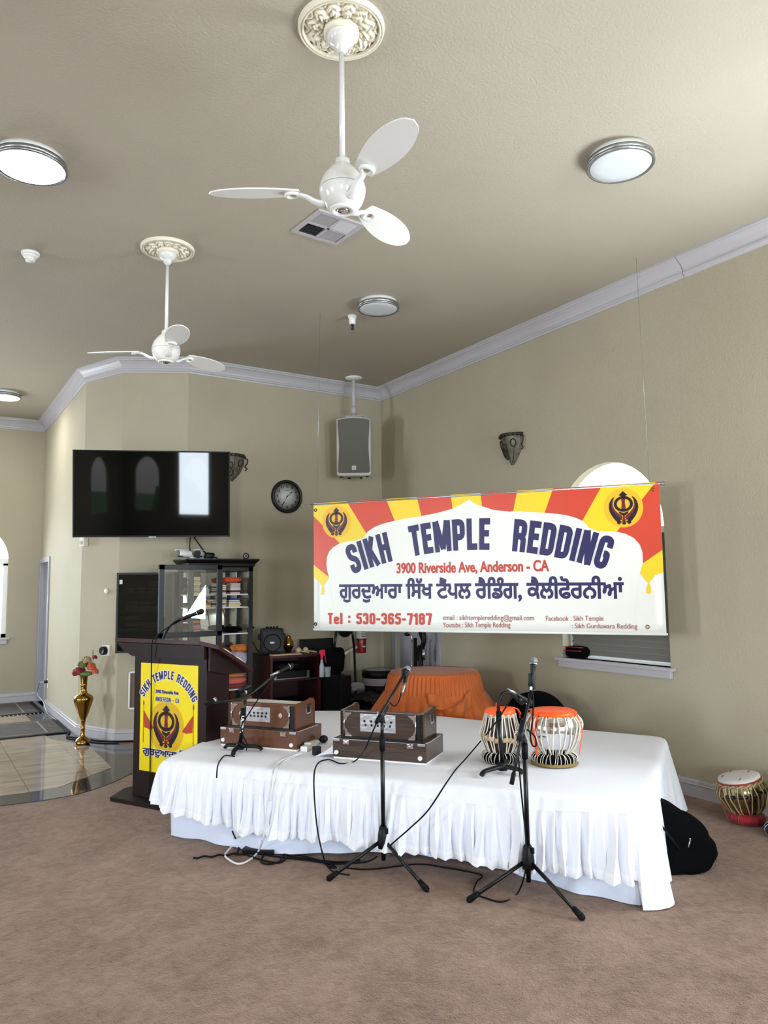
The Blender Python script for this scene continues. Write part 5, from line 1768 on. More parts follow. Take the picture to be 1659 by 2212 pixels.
# open book lying on the slope
t = thing('open_book', 'open white book lying on the slope of the lectern', 'book', lec_pt(0.70, 0.30, zt(0.30)), math.atan2(LX.y, LX.x))
mb = MB()
def page(u, v):
    y = -0.19 + 0.26 * v
    return (0.10 * (2 * u - 1), y, -ta * y + 0.012 + 0.018 * math.sin(PI * ((v * 2) % 1.0001)) ** 0.6)
mb.grid(page, 5, 21); mb.obj('pages', 'paper', t, thick=0.008)
mb = MB(); mb.prism([(-0.19, ta * 0.19 + 0.001), (0.07, -ta * 0.07 + 0.001), (0.07, -ta * 0.07 + 0.012), (-0.19, ta * 0.19 + 0.012)], -0.105, 0.105, 'x'); mb.obj('cover', 'cherry', t)
# gooseneck microphone on the lectern
pA = on_plane(352, 1382, LO + LY * 0.05, LY); pB = on_plane(440, 1319, LO + LY * 0.12, LY)
g = [pA + Vector((0, 0, -0.03)), on_plane(356, 1370, LO + LY * 0.06, LY), on_plane(374, 1346, LO + LY * 0.08, LY), on_plane(400, 1333, LO + LY * 0.1, LY)]
t = thing('gooseneck_stand', 'black gooseneck holder rising from the lectern top', 'microphone stand', pA)
mb = MB(); mb.tube([p - pA for p in g], 0.009, 8, sub=6); mb.obj('neck', 'black', t)
mb = MB(); mb.tube([on_plane(396, 1336, LO + LY * 0.1, LY) - pA, on_plane(412, 1330, LO + LY * 0.11, LY) - pA], 0.016, 10); mb.obj('clip', 'black', t)
def mic(label, base, tip, group='hand microphones', big=1.0, mesh='micgrille'):
    base, tip = Vector(base), Vector(tip)
    t = thing('microphone', label, 'microphone', base, group=group)
    d = tip - base; L = d.length; u = d.normalized()
    mb = MB(); mb.lathe([(0.0115 * big, 0), (0.012 * big, 0.005), (0.0125 * big, L * 0.3), (0.0155 * big, L * 0.62), (0.019 * big, L * 0.70)], 22, (0, 0, 0), d); mb.obj('handle', 'black', t)
    mb = MB(); mb.lathe([(0.019 * big, L * 0.70), (0.0225 * big, L * 0.715), (0.0225 * big, L * 0.735), (0.021 * big, L * 0.74)], 22, (0, 0, 0), d); mb.obj('collar_ring', 'chrome', t)
    q = Vector((0, 0, 1)).rotation_difference(u).to_matrix().to_4x4()
    mb = MB(); mb.M = q; mb.ball((0, 0, L * 0.865), L * 0.135 * 1.06, 0.19 * big / L * 0.78, 0.19 * big / L * 0.78, 1.0, 24, 16); mb.obj('grille', mesh, t)
    mb = MB(); mb.lathe([(0.0105 * big, 0), (0.0105 * big, -0.035), (0.008 * big, -0.045), (0.006 * big, -0.075)], 16, (0, 0, 0), d); mb.obj('plug', 'steel', t)
    return t
mic('black microphone on the gooseneck of the lectern', on_plane(398, 1335, LO + LY * 0.1, LY), pB, mesh='black')
# ------------------------------------------------------------------ display cabinet
CY = 7.62
cxl, cxr = on_y(409, 1300, CY).x, on_y(546, 1300, CY).x
ctop = on_y(480, 1207, CY).z
zsh = [on_y(500, y, CY + 0.1).z for y in (1283, 1310.5, 1367, 1447, 1487)]
cab = thing('display_cabinet', 'tall black glazed display cabinet full of books behind the lectern', 'cabinet', (cxl, CY, 0))
CW, CD = cxr - cxl, 0.40
mb = MB()
for x in (0, CW - 0.045):
    for y in (0, CD - 0.045):
        mb.box(x, x + 0.045, y, y + 0.045, 0, ctop - 0.09)
mb.box(0, CW, 0, CD, 0.0, 0.10); mb.box(0, CW, 0, CD, ctop - 0.13, ctop - 0.085)
mb.box(CW * 0.27, CW * 0.27 + 0.05, CD - 0.04, CD, 0.1, ctop - 0.13); mb.box(CW * 0.74, CW * 0.74 + 0.05, CD - 0.04, CD, 0.1, ctop - 0.13)
mb.obj('frame', 'blackwood', cab)
mb = MB()
prof = [(0.0, ctop - 0.09), (0.015, ctop - 0.075), (0.02, ctop - 0.05), (0.05, ctop - 0.02), (0.055, ctop - 0.01), (0.055, ctop)]
rings = []
for o_, z in prof + [(0.0, ctop)]:
    rings.append([mb._v(p) for p in ((-o_, -o_, z), (CW + o_, -o_, z), (CW + o_, CD, z), (-o_, CD, z))])
for a, b in zip(rings, rings[1:]):
    for i in range(4): mb.bm.faces.new((a[i], a[(i + 1) % 4], b[(i + 1) % 4], b[i]))
mb.bm.faces.new(rings[-1])
mb.obj('cornice', 'blackwood', cab)
mb = MB(); mb.box(0.03, CW - 0.03, CD - 0.03, CD - 0.02, 0.1, ctop - 0.13); mb.obj('mirror_back', 'mirror', cab)
for z in zsh:
    mb = MB(); mb.box(0.02, CW - 0.02, 0.02, CD - 0.035, z - 0.012, z, 0.002); mb.obj('shelf', 'white', cab)
mb = MB(); mb.box(CW - 0.012, CW - 0.006, 0.04, CD - 0.04, 0.1, ctop - 0.13); mb.obj('side_glass', 'glass', cab)
dxl, dxr = on_y(343, 1300, CY - 0.04).x - cxl, on_y(480, 1300, CY - 0.04).x - cxl
dzt = on_y(412, 1220, CY - 0.04).z; dzm = on_y(412, 1369, CY - 0.04).z
mb = MB()
mb.box(dxl, dxl + 0.055, -0.045, -0.012, 0.06, dzt, 0.003); mb.box(dxr - 0.055, dxr, -0.045, -0.012, 0.06, dzt, 0.003)
mb.box(dxl, dxr, -0.045, -0.012, dzt - 0.05, dzt, 0.003); mb.box(dxl, dxr, -0.045, -0.012, dzm - 0.035, dzm + 0.02, 0.003); mb.box(dxl, dxr, -0.045, -0.012, 0.06, 0.13, 0.003)
door = mb.obj('sliding_door', 'graywood', cab)
mb = MB(); mb.box(dxl + 0.05, dxr - 0.05, -0.031, -0.026, 0.10, dzt - 0.03); mb.obj('door_glass', 'glass', door)
mb = MB(); mb.cyl((CW + 0.001, 0.03, zsh[2] + 0.05), (CW + 0.025, 0.03, zsh[2] + 0.05), 0.012); mb.obj('knob', 'black', cab)
# wall case
p0 = on_B(262.5, 1238); p1 = on_B(262.5, 1408)
wc = thing('wall_bookcase', 'shallow black wall bookcase left of the display cabinet', 'bookcase', (p0.x, p0.y, p1.z), aB)
WW, WH, WD = 0.60, p0.z - p1.z, 0.17
mb = MB(); mb.box(0, WW, -WD, 0, 0, 0.02); mb.box(0, WW, -WD, 0, WH - 0.02, WH); mb.box(0, 0.02, -WD, 0, 0, WH); mb.box(WW - 0.02, WW, -WD, 0, 0, WH); mb.box(0, WW, -0.01, 0, 0, WH); mb.obj('carcass', 'blackwood', wc)
wsh = [on_plane(300, y, Vector(PB0 + (0,)) + nB * 0.12, nB).z - p1.z for y in (1280, 1320.5, 1361.5)]
for z in wsh:
    mb = MB(); mb.box(0.02, WW - 0.02, -WD + 0.02, -0.01, z - 0.008, z); mb.obj('shelf', 'clearplastic', wc)
mb = MB(); mb.box(0.02, WW - 0.02, -WD + 0.002, -WD + 0.006, 0.02, WH - 0.02); mb.obj('glass_front', 'smoked', wc)
mb = MB(); mb.box(0.03, 0.06, -WD - 0.004, -WD + 0.001, WH - 0.12, WH - 0.075); mb.obj('sticker', 'label', wc)
# ------------------------------------------------------------------ books and cloths in the cases
BOOKM = {}
def bm_(c):
    if c not in BOOKM: BOOKM[c] = mat('book_cover_%s' % len(BOOKM), c, 0.6)
    return BOOKM[c]
ORD = ['bottom', 'second', 'third', 'fourth', 'fifth', 'sixth', 'seventh', 'eighth', 'ninth', 'tenth', 'eleventh', 'twelfth']
PALE = [(226, 214, 176), (206, 200, 186), (168, 160, 148)]
rb = random.Random(5)
def stack(origin, ax, ay, w, total_h, cols, dep, where, group):
    """books lying flat on one another, bottom first; cols = (colour name, rgb)"""
    n = len(cols)
    z = 0.0
    ang = math.atan2(ax.y, ax.x)
    for k, (cn, c) in enumerate(cols):
        h = total_h / n * rb.uniform(0.85, 1.0)
        ww = w * rb.uniform(0.84, 1.0)
        mb = MB()
        mb.mi = 0
        mb.box(0, ww, 0, dep, 0, h * 0.14); mb.box(0, ww, 0, dep, h * 0.86, h)
        if k % 3 == 1: mb.box(0, ww, 0, 0.004, 0, h)
        mb.mi = 1
        mb.box(0.003, ww - 0.003, 0.003, dep - 0.002, h * 0.14, h * 0.86)
        o = mb.obj('book', [bm_(c), bm_(c) if k % 3 == 1 else 'paper'])
        o.location = origin + ax * ((w - ww) * rb.random()) + Vector((0, 0, z))
        o.rotation_euler = (0, 0, ang + rb.uniform(-0.04, 0.04))
        pos = ORD[k] if k < n - 1 or n == 1 else 'top'
        if n == 1: lab = '%s book lying alone %s' % (cn, where)
        else: lab = '%s book, %s in the %s' % (cn, pos if pos in ('bottom', 'top') else pos + ' up', where)
        tag(o, lab, 'book', group)
        z += total_h / n
RED, DRED, GREY, NAVY, CREAM, YEL, BRN, ORG, BLU, GRN, PNK, WHT = ('red', (128, 22, 30)), ('dark red', (84, 18, 22)), ('grey', (128, 128, 126)), ('navy', (28, 30, 58)), ('cream', (226, 210, 160)), ('yellow', (214, 178, 60)), ('brown', (112, 70, 40)), ('orange', (200, 92, 28)), ('blue', (40, 66, 130)), ('dark green', (24, 54, 44)), ('pink', (196, 110, 118)), ('white', (214, 212, 206))
def wstack(pl, pr, top, shelf, cols, where):
    P = Vector(PB0 + (0,)) + nB * 0.12
    a, b = on_plane(pl, 1300, P, nB), on_plane(pr, 1300, P, nB)
    zz = on_plane(pl, top, P, nB).z
    z0 = p1.z + wsh[shelf] + 0.001
    stack(Vector((a.x, a.y, z0)), dB, -nB, (b - a).length, zz - z0, cols, 0.10, where, 'books in the wall bookcase')
wstack(272, 290, 1271, 0, [DRED, GREY, DRED], 'left stack on the top wall bookcase shelf')
wstack(291.5, 315.5, 1269, 0, [NAVY, GREY, GREY], 'middle stack on the top wall bookcase shelf')
wstack(318, 342, 1255.5, 0, [PNK, RED, DRED, RED, RED, DRED, RED, GREY, GREY], 'right stack on the top wall bookcase shelf')
wstack(270.5, 298, 1297.5, 1, [DRED, CREAM, GREY, CREAM, GREY, WHT, CREAM], 'left stack on the middle wall bookcase shelf')
wstack(298.5, 326, 1299.5, 1, [CREAM, CREAM, BRN, BRN, DRED, YEL, CREAM], 'centre stack on the middle wall bookcase shelf')
wstack(326.5, 341, 1307, 1, [GREY, CREAM, GREY, CREAM, DRED], 'right stack on the middle wall bookcase shelf')
wstack(270.5, 302, 1330.5, 2, [GRN, GRN, RED, DRED, RED, BLU, GREY], 'left stack on the lowest wall bookcase shelf')
wstack(305, 340, 1343.5, 2, [GREY, RED, ORG, ORG, YEL, YEL, DRED], 'right stack on the lowest wall bookcase shelf')
def cstack(pl, pr, top, shelf, cols, where, y=CY + 0.10, dep=0.16):
    a, b = on_y(pl, 1300, y), on_y(pr, 1300, y)
    z0 = zsh[shelf] + 0.001
    stack(Vector((a.x, y, z0)), Vector((1, 0, 0)), Vector((0, 1, 0)), b.x - a.x, on_y(pl, top, y).z - z0, cols, dep, where, 'books in the display cabinet')
cstack(414, 433.5, 1246, 0, [CREAM, YEL, YEL, YEL, YEL, YEL, YEL, YEL, ORG, YEL], 'yellow stack on the top cabinet shelf')
cstack(434, 453, 1265, 0, [GREY, WHT, GREY, WHT, GREY], 'grey stack on the top cabinet shelf')
cstack(455, 474, 1263, 0, [WHT, BRN, BRN, BRN, BRN, CREAM], 'brown stack on the top cabinet shelf')
cstack(479, 489, 1263, 0, [WHT, BRN, BRN, BRN, CREAM], 'stack behind the stile, top cabinet shelf')
cstack(497, 520, 1259.5, 0, [PNK, DRED, WHT, PNK, WHT, DRED], 'right stack on the top cabinet shelf')
cstack(416, 437, 1303, 1, [RED, ORG], 'leftmost pair on the second cabinet shelf')
cstack(438, 457, 1301, 1, [YEL, ORG], 'middle pair on the second cabinet shelf')
cstack(458, 474, 1295, 1, [WHT, DRED, RED, GREY], 'middle stack on the second cabinet shelf')
cstack(478, 491, 1286, 1, [WHT, GREY, WHT, DRED, BRN, BRN], 'stack behind the stile, second cabinet shelf')
cstack(494, 521, 1292, 1, [CREAM, CREAM, YEL, DRED, BLU], 'right stack on the second cabinet shelf')
cstack(414, 435, 1349, 2, [PNK, PNK], 'pink pair on the third cabinet shelf')
def soft(name, label, cat, c, sx, sy, sz, m_, seed=1, group=None):
    mb = MB(); mb.ball((0, 0, 0), 1.0, 1, 1, 1, 40, 26)
    for v in mb.bm.verts:
        n_ = v.co.normalized()
        p = Vector((math.copysign(abs(n_.x) ** 0.6, n_.x), math.copysign(abs(n_.y) ** 0.6, n_.y), math.copysign(abs(n_.z) ** 0.75, n_.z)))
        k = noise.noise(n_ * 1.8 + Vector((seed, seed * 2, 0))) * 0.16 + 0.05 * noise.noise(n_ * 6 + Vector((seed, 0, 0)))
        v.co = Vector((p.x * sx, p.y * sy, p.z * sz)) * (1 + k)
    zmin = min(v.co.z for v in mb.bm.verts)
    for v in mb.bm.verts: v.co.z -= zmin
    o = mb.obj(name, m_)
    o.location = c
    return tag(o, label, cat, group)
M['redorange'] = mat('red_orange_cloth', (222, 70, 24), 0.7, sheen=0.2)
M['saffron'] = mat('saffron_cloth', (222, 118, 20), 0.7, sheen=0.2)
M['salmon'] = mat('salmon_cloth', (216, 106, 88), 0.7, sheen=0.2)
M['mustard'] = mat('mustard_cloth', (190, 126, 40), 0.7, sheen=0.2)
M['lilac'] = mat('lilac_cloth', (176, 168, 180), 0.75)
M['purple'] = mat('purple_cloth', (110, 30, 100), 0.75)
def at_cab(px, y=CY + 0.12): return on_y(px, 1300, y)
p = at_cab(505); soft('cloth_bundle', 'red orange cloth bundle on the top shelf of the display cabinet', 'cloth', (p.x, CY + 0.2, on_y(505, 1259, CY + 0.12).z), 0.095, 0.08, 0.03, 'redorange', 3)
p = at_cab(426); soft('folded_cloth', 'small folded saffron cloth on the pink books of the display cabinet', 'cloth', (p.x, CY + 0.18, on_y(425, 1348, CY + 0.1).z + 0.004), 0.05, 0.06, 0.014, 'saffron', 4)
p = at_cab(455); soft('paper_pile', 'white crumpled papers on the third shelf of the display cabinet', 'paper', (p.x, CY + 0.2, zsh[2] + 0.002), 0.075, 0.08, 0.014, 'paper', 9)
p = at_cab(503); soft('black_bag', 'flat black bag on the third shelf at the right of the display cabinet', 'bag', (p.x, CY + 0.17, zsh[2] + 0.002), 0.105, 0.10, 0.03, 'blackcloth', 6)
a = on_y(480, 1313, CY + 0.1); b = on_y(486, 1355, CY + 0.12)
mb = MB(); mb.tube([a, (a + b) / 2 + Vector((0.012, 0, 0)), b], 0.006, 6); tag(recenter(mb.obj('walking_cane', 'brownpeg')), 'thin brown cane leaning inside the display cabinet', 'cane')
p = at_cab(500); soft('carton_pile', 'brown paper parcel on the fourth shelf of the display cabinet', 'parcel', (p.x - 0.05, CY + 0.25, zsh[3] + 0.155), 0.07, 0.06, 0.04, 'brownboard', 12)
p = at_cab(520); soft('cloth_bundle', 'bright saffron cloth bundle beside the lectern book in the display cabinet', 'cloth', (p.x, CY + 0.15, zsh[3] + 0.185), 0.085, 0.09, 0.035, 'saffron', 7)
p = at_cab(517); soft('folded_cloth', 'pale lilac folded cloth under the saffron bundle in the display cabinet', 'cloth', (p.x, CY + 0.15, zsh[3] + 0.005), 0.10, 0.10, 0.09, 'lilac', 8)
z0 = zsh[4] + 0.003
pz = [on_y(505, y, CY + 0.1).z for y in (1502, 1494, 1478, 1469, 1464)]
for nm, lb, m_, za, zb, sd in (('folded_cloth', 'purple folded cloth at the bottom of the low shelf pile', 'purple', z0 - 0.06, z0, 21), ('folded_cloth', 'deep red folded cloth above the purple one on the low shelf', 'redcloth', z0 + 0.002, z0 + 0.035, 22), ('folded_cloth', 'salmon pink folded cloth in the middle of the low shelf pile', 'salmon', z0 + 0.038, z0 + 0.11, 23), ('folded_cloth', 'mustard folded cloth on top of the low shelf pile', 'mustard', z0 + 0.112, z0 + 0.155, 24)):
    if sd == 21: continue
    p = at_cab(509); soft(nm, lb, 'cloth', (p.x, CY + 0.17, za), 0.12, 0.13, (zb - za) / 2.0, m_, sd)
for k, (lb, dz) in enumerate((('lower sheaf of papers on the mustard cloth in the display cabinet', 0.16), ('upper sheaf of papers under the lectern slope in the display cabinet', 0.19))):
    mb = MB(); mb.box(-0.10, 0.11, -0.1, 0.1, 0, 0.012); o = mb.obj('paper_sheaf', 'paper'); p = at_cab(506); o.location = (p.x, CY + 0.17, z0 + dz); o.rotation_euler = (0, 0.03 * k, 0.1 * k); tag(o, lb, 'paper')
# cameras on the cabinet
def bullet(px, py, rz, label):
    p = on_y(px, py, CY + 0.12)
    t = thing('security_camera', label, 'security camera', (p.x, CY + 0.12, ctop), rz, group='bullet cameras on the cabinet')
    mb = MB(); mb.lathe([(0.03, 0), (0.03, 0.012), (0.014, 0.02), (0.012, 0.045)], 20, (0.085, 0, 0)); mb.obj('foot', 'white', t)
    mb = MB(); mb.lathe([(0.034, 0), (0.036, 0.01), (0.036, 0.13), (0.03, 0.14)], 24, (-0.07, 0, 0.055), (1, 0, -0.04)); mb.obj('housing', 'white', t)
    mb = MB(); mb.lathe([(0.035, -0.002), (0.035, 0.006), (0.001, 0.006)], 24, (-0.073, 0, 0.055), (1, 0, -0.04)); mb.box(-0.085, -0.03, -0.037, 0.037, 0.018, 0.032, 0.004); mb.obj('lens_face', 'black', t)
    mb = MB(); mb.box(-0.10, 0.03, -0.035, 0.035, 0.088, 0.094, 0.002); mb.obj('sun_hood', 'white', t)
    return t
bullet(399, 1204, 0.05, 'white bullet camera lying at the left end of the cabinet cornice')
bullet(431, 1204, 0.95, 'white bullet camera facing out in the middle of the cabinet cornice')
p = on_y(454, 1204, CY + 0.14); soft('adapter_tangle', 'small black adapters and plugs on the cabinet cornice beside the second camera', 'adapter', (p.x, CY + 0.2, ctop), 0.06, 0.05, 0.035, 'black', 31)
p = on_y(532, 1199, CY + 0.05)
t = thing('webcam', 'round black webcam at the right end of the cabinet cornice', 'webcam', (p.x, CY + 0.06, ctop), -0.35)
mb = MB(); mb.lathe([(0.03, 0), (0.034, 0.008), (0.034, 0.03), (0.024, 0.04)], 28, (0, 0.015, 0.034), (0, -1, 0)); mb.obj('housing', 'black', t)
mb = MB(); mb.torus((0, -0.025, 0.034), 0.016, 0.004, (0, 1, 0), 24, 8); mb.obj('lens_ring', 'steel', t)
mb = MB()
mb.tube([on_y(411, 1160, 7.85), on_y(410, 1185, 7.85), on_y(416, 1196, 7.8), on_y(428, 1203, 7.76), (on_y(430, 1206, 7.76).x, 7.76, ctop + 0.012)], 0.006, 6); tag(recenter(mb.obj('camera_cable', 'black')), 'black cable dropping from the television to the left camera', 'cable')
mb = MB()
mb.tube([on_y(419, 1160, 7.85), on_y(430, 1176, 7.85), on_y(446, 1196, 7.8), on_y(470, 1206, 7.76)], 0.008, 6); tag(recenter(mb.obj('camera_cable', 'black')), 'thicker black cable slanting from the television to the adapters', 'cable')
# ------------------------------------------------------------------ equipment cabinet
ax = on_y(543, 1412, 8.0).x
ayf = on_x(585, 1418, ax).y
axr = on_y(693, 1412, ayf).x
ah = on_x(585, 1418, ax).z
av = thing('equipment_cabinet', 'dark red wooden equipment cabinet below the wall clock', 'cabinet', (ax, ayf, 0))
AW, AD = axr - ax, 8.0 - ayf
mb = MB(); mb.box(0, 0.025, 0, AD, 0, ah - 0.03, 0.002); mb.box(AW - 0.025, AW, 0, AD, 0, ah - 0.03, 0.002); mb.box(0.02, AW - 0.02, AD - 0.02, AD, 0, ah - 0.03); mb.obj('carcass', 'cherry', av)
mb = MB(); mb.box(-0.012, AW + 0.012, -0.012, AD, ah - 0.03, ah, 0.004); mb.obj('top', 'cherry', av)
zs = on_y(588, 1471, ayf).z
mb = MB(); mb.box(0.02, AW - 0.02, 0.02, AD - 0.02, zs - 0.02, zs, 0.002); mb.obj('shelf', 'cherry', av)
mb = MB(); mb.box(0.025, AW - 0.025, 0.005, AD - 0.02, 0, 0.08); mb.obj('plinth', 'cherry', av)
t = thing('amplifier', 'grey rack amplifier on the shelf of the equipment cabinet', 'amplifier', (ax + 0.06, ayf + 0.06, zs))
mb = MB(); mb.box(0.0, 0.42, 0, 0.3, 0, 0.08, 0.003); mb.obj('case', 'black', t)
mb = MB(); mb.box(0.0, 0.03, -0.006, 0, 0, 0.078); mb.box(0.39, 0.42, -0.006, 0, 0, 0.078); mb.box(0.0, 0.42, -0.004, 0, 0, 0.008); mb.obj('rack_ears', 'steel', t)
p_ = soft('cable_tangle', 'tangle of dark cables on top of the amplifier', 'cables', (ax + 0.27, ayf + 0.2, zs + 0.082), 0.16, 0.09, 0.045, 'rubber', 41)
t = thing('mixing_desk', 'black mixing desk with pale knobs in the bottom of the equipment cabinet', 'mixer', (ax + 0.04, ayf + 0.03, 0.08))
mb = MB(); mb.prism([(0.0, 0.0), (0.4, 0.0), (0.4, 0.30), (0.30, 0.30), (0.0, 0.16)], 0.0, AW - 0.09, 'x'); mb.obj('case', 'black', t)
for k in range(12):
    mb = MB(); mb.cyl((0.05 + k * 0.036, 0.10, 0.205), (0.05 + k * 0.036, 0.094, 0.22), 0.008, seg=10); mb.obj('knob', 'label', t)
# on top of it
pj = on_y(592, 1407, ayf + 0.16)
t = thing('portable_speaker', 'black portable party speaker standing on the equipment cabinet', 'loudspeaker', (pj.x, ayf + 0.22, ah), -0.35)
sc = depth_of(pj) / FPX
w2_, h_ = 25 * sc, 56 * sc
mb = MB(); mb.box(-w2_, w2_, -0.09, 0.09, 0.01, h_, 0.03); mb.obj('body', 'black', t)
mb = MB(); mb.box(-w2_ * 1.22, w2_ * 1.22, -0.03, 0.05, h_ * 0.56, h_ * 0.80, 0.02); mb.obj('handle_lugs', 'black', t)
mb = MB(); mb.torus((0, -0.092, h_ * 0.46), w2_ * 0.72, 0.006, (0, 1, 0), 40, 8); mb.obj('driver_ring', 'rubber', t)
mb = MB(); add_text(mb, 'ION', lambda x, y: (-0.022 + 0.044 * x, -0.0935, h_ * 0.44 + 0.018 * y), 0.03); mb.obj('logo', 'steel', t)
for k, x in enumerate((-0.05, -0.01, 0.025, 0.055)):
    mb = MB(); mb.cyl((x, 0, h_ - 0.005), (x, 0, h_ + 0.02), 0.012 if k else 0.017, seg=12); mb.obj('control_knob', 'black', t)
pp = on_y(624, 1392, ayf + 0.36)
t = thing('brass_pot', 'round brass pot half hidden behind the portable speaker', 'pot', (pp.x, ayf + 0.38, ah))
r = 0.062
mb = MB(); mb.lathe([(0.03, 0), (0.035, 0.012), (r * 0.9, 0.05), (r, 0.085), (r * 0.85, 0.125), (0.035, 0.15), (0.03, 0.16), (0.036, 0.172)], 32); mb.obj('bowl', 'brass', t)
mb = MB(); mb.lathe([(0.036, 0.17), (0.02, 0.185), (0.005, 0.19), (0.006, 0.2), (0.001, 0.205)], 20); mb.obj('lid', 'brass', t)
for k, (hx, hy, tx, ty, lb) in enumerate(((645, 1403, 668, 1410, 'left pale wooden mallet lying on the equipment cabinet'), (660, 1400, 684, 1409, 'right pale wooden mallet lying on the equipment cabinet'))):
    a = on_y(hx, hy, ayf + 0.14); b = on_y(tx, ty, ayf + 0.05)
    a.z = ah + 0.034; b.z = ah + 0.012
    t = thing('mallet', lb, 'mallet', (a.x, a.y, ah), group='wooden mallets')
    mb = MB(); mb.ball((0, 0, 0.034), 0.034, 1, 1, 0.95); mb.obj('head', 'peg', t)
    d = b - a; mb = MB(); mb.cyl(d.normalized() * 0.03 + Vector((0, 0, 0.030)), d + Vector((0, 0, 0.034)), 0.007, 0.009); mb.obj('handle', 'peg', t)
mb = MB(); mb.box(-0.20, 0.14, -0.05, 0.05, 0, 0.012, 0.004); o = mb.obj('wood_board', 'peg'); o.location = (on_y(620, 1411, ayf + 0.05).x + 0.02, ayf + 0.06, ah); tag(o, 'thin pale board lying along the front of the equipment cabinet', 'board')
mb = MB(); mb.tube([on_y(545, 1385, 7.95), on_y(553, 1400, 7.9), on_y(560, 1408, 7.85), (on_y(566, 1409, 7.8).x, 7.8, ah + 0.008)], 0.006, 6); tag(recenter(mb.obj('speaker_cable', 'black')), 'black cable running from the display cabinet to the portable speaker', 'cable')

# ------------------------------------------------------------------ the far corner
pt = Vector((4.69, 7.62, 0))
zl = z_over(814, 1446, pt)
t = thing('waste_bin', 'round waste bin with a black lid and a pale liner in the back right corner', 'waste bin', pt)
mb = MB(); mb.lathe([(0.16, 0), (0.165, 0.01), (0.19, zl - 0.12)], 40); mb.obj('body', 'black', t)
mb = MB(); mb.prism([(-0.055, -0.2), (0.055, -0.2), (0.055, -0.165), (-0.055, -0.165)], 0.02, zl - 0.14, 'z'); mb.obj('front_strip', 'steel', t)
mb = MB(); mb.lathe([(0.196, zl - 0.17), (0.205, zl - 0.12), (0.2, zl - 0.08)], 40, cap=False); mb.obj('liner', 'lilacplastic', t)
mb = MB(); mb.lathe([(0.2, zl - 0.09), (0.212, zl - 0.06), (0.206, zl - 0.012), (0.17, zl)], 40, cap=False); lid = mb.obj('lid_rim', 'black', t)
mb = MB(); mb.lathe([(0.175, zl - 0.004), (0.1, zl + 0.004), (0.001, zl + 0.005)], 40, cap=False); mb.obj('lid_flap', 'clearplastic', lid)
# fire extinguisher
pe = on_y(774, 1390, YB)
za, zb = on_y(774, 1409, YB).z, on_y(774, 1352, YB).z
t = thing('fire_extinguisher', 'small red fire extinguisher on the back wall below the banner', 'fire extinguisher', (pe.x, YB - 0.075, za))
H = zb - za + 0.03
mb = MB(); mb.lathe([(0.055, 0), (0.058, 0.015), (0.058, H - 0.05), (0.04, H - 0.01), (0.02, H)], 32); cy_ = mb.obj('cylinder', 'extred', t)
mb = MB(); mb.lathe([(0.0586, H * 0.50), (0.0586, H * 0.86)], 32, cap=False); mb.obj('label', 'label', cy_)
mb = MB()
for k in range(5):
    z = H * (0.56 + 0.055 * k); mb.box(-0.035, 0.02 + 0.006 * (k % 3), -0.0596, -0.0575, z, z + 0.006)
mb.obj('label_print', 'black', cy_)
mb = MB(); mb.lathe([(0.0588, H * 0.44), (0.0588, H * 0.47)], 32, cap=False); mb.obj('band', 'black', cy_)
mb = MB(); mb.prism([(-0.028, H * 0.22), (0, H * 0.255), (0.028, H * 0.22), (0, H * 0.185)], -0.0605, -0.058, 'y'); mb.obj('brand_mark', 'label', cy_)
mb = MB(); mb.cyl((0, 0, H), (0, 0, H + 0.03), 0.014); mb.box(-0.012, 0.012, -0.09, 0.01, H + 0.03, H + 0.04); mb.box(-0.01, 0.01, -0.08, 0, H + 0.055, H + 0.063); mb.obj('valve_handle', 'black', t)
mb = MB(); mb.box(-0.02, 0.02, 0.05, 0.075, H * 0.2, H * 0.95); mb.box(-0.064, 0.064, 0.045, 0.06, H * 0.43, H * 0.48); mb.obj('bracket', 'steel', t)
# black monitor and boxes between the equipment cabinet and the bin
a, b = on_y(653, 1382, 7.9), on_y(757, 1425, 7.9)
t = thing('monitor_screen', 'black flat screen leaning on the wall behind the mallets', 'monitor', (a.x, 7.93, ah * 0.72))
mb = MB(); mb.box(0, on_y(723, 1382, 7.9).x - a.x, 0, 0.05, 0, a.z - ah * 0.72, 0.005); mb.obj('panel', 'black', t)
mb = MB(); mb.box(0.1, 0.3, 0.01, 0.06, -ah * 0.72, 0.01, 0.004); mb.obj('stand', 'black', t)
a, b = on_y(692, 1459, 7.3), on_y(760, 1459, 7.3)
t = thing('bass_speaker', 'square black speaker box standing right of the equipment cabinet', 'loudspeaker', (axr + 0.03, 7.05, 0))
zz = on_y(740, 1459, 7.1).z
bw = on_y(759, 1480, 7.05).x - axr - 0.03
mb = MB(); mb.box(0, bw, 0, 0.42, 0, zz, 0.006); mb.obj('cabinet_shell', 'black', t)
mb = MB(); mb.box(0.02, bw - 0.02, -0.008, 0, 0.04, zz - 0.04, 0.003); mb.obj('grille', 'rubber', t)
p = on_y(716, 1440, 7.25)
soft('handbag', 'black bag slumped on the square speaker box', 'bag', (p.x + 0.05, 7.32, zz), 0.13, 0.10, 0.14, 'blackcloth', 51)
p = on_y(702, 1440, 7.02)
t = thing('spray_bottle', 'clear spray bottle with a pink trigger beside the equipment cabinet', 'spray bottle', (p.x + 0.005, 7.10, zz))
s0 = on_y(702, 1470, 7.1).z; hS = on_y(702, 1402, 7.1).z - zz
mb = MB(); mb.lathe([(0.024, 0), (0.026, 0.01), (0.026, hS * 0.38), (0.015, hS * 0.52), (0.012, hS * 0.66)], 24); mb.obj('bottle', 'clearplastic', t)
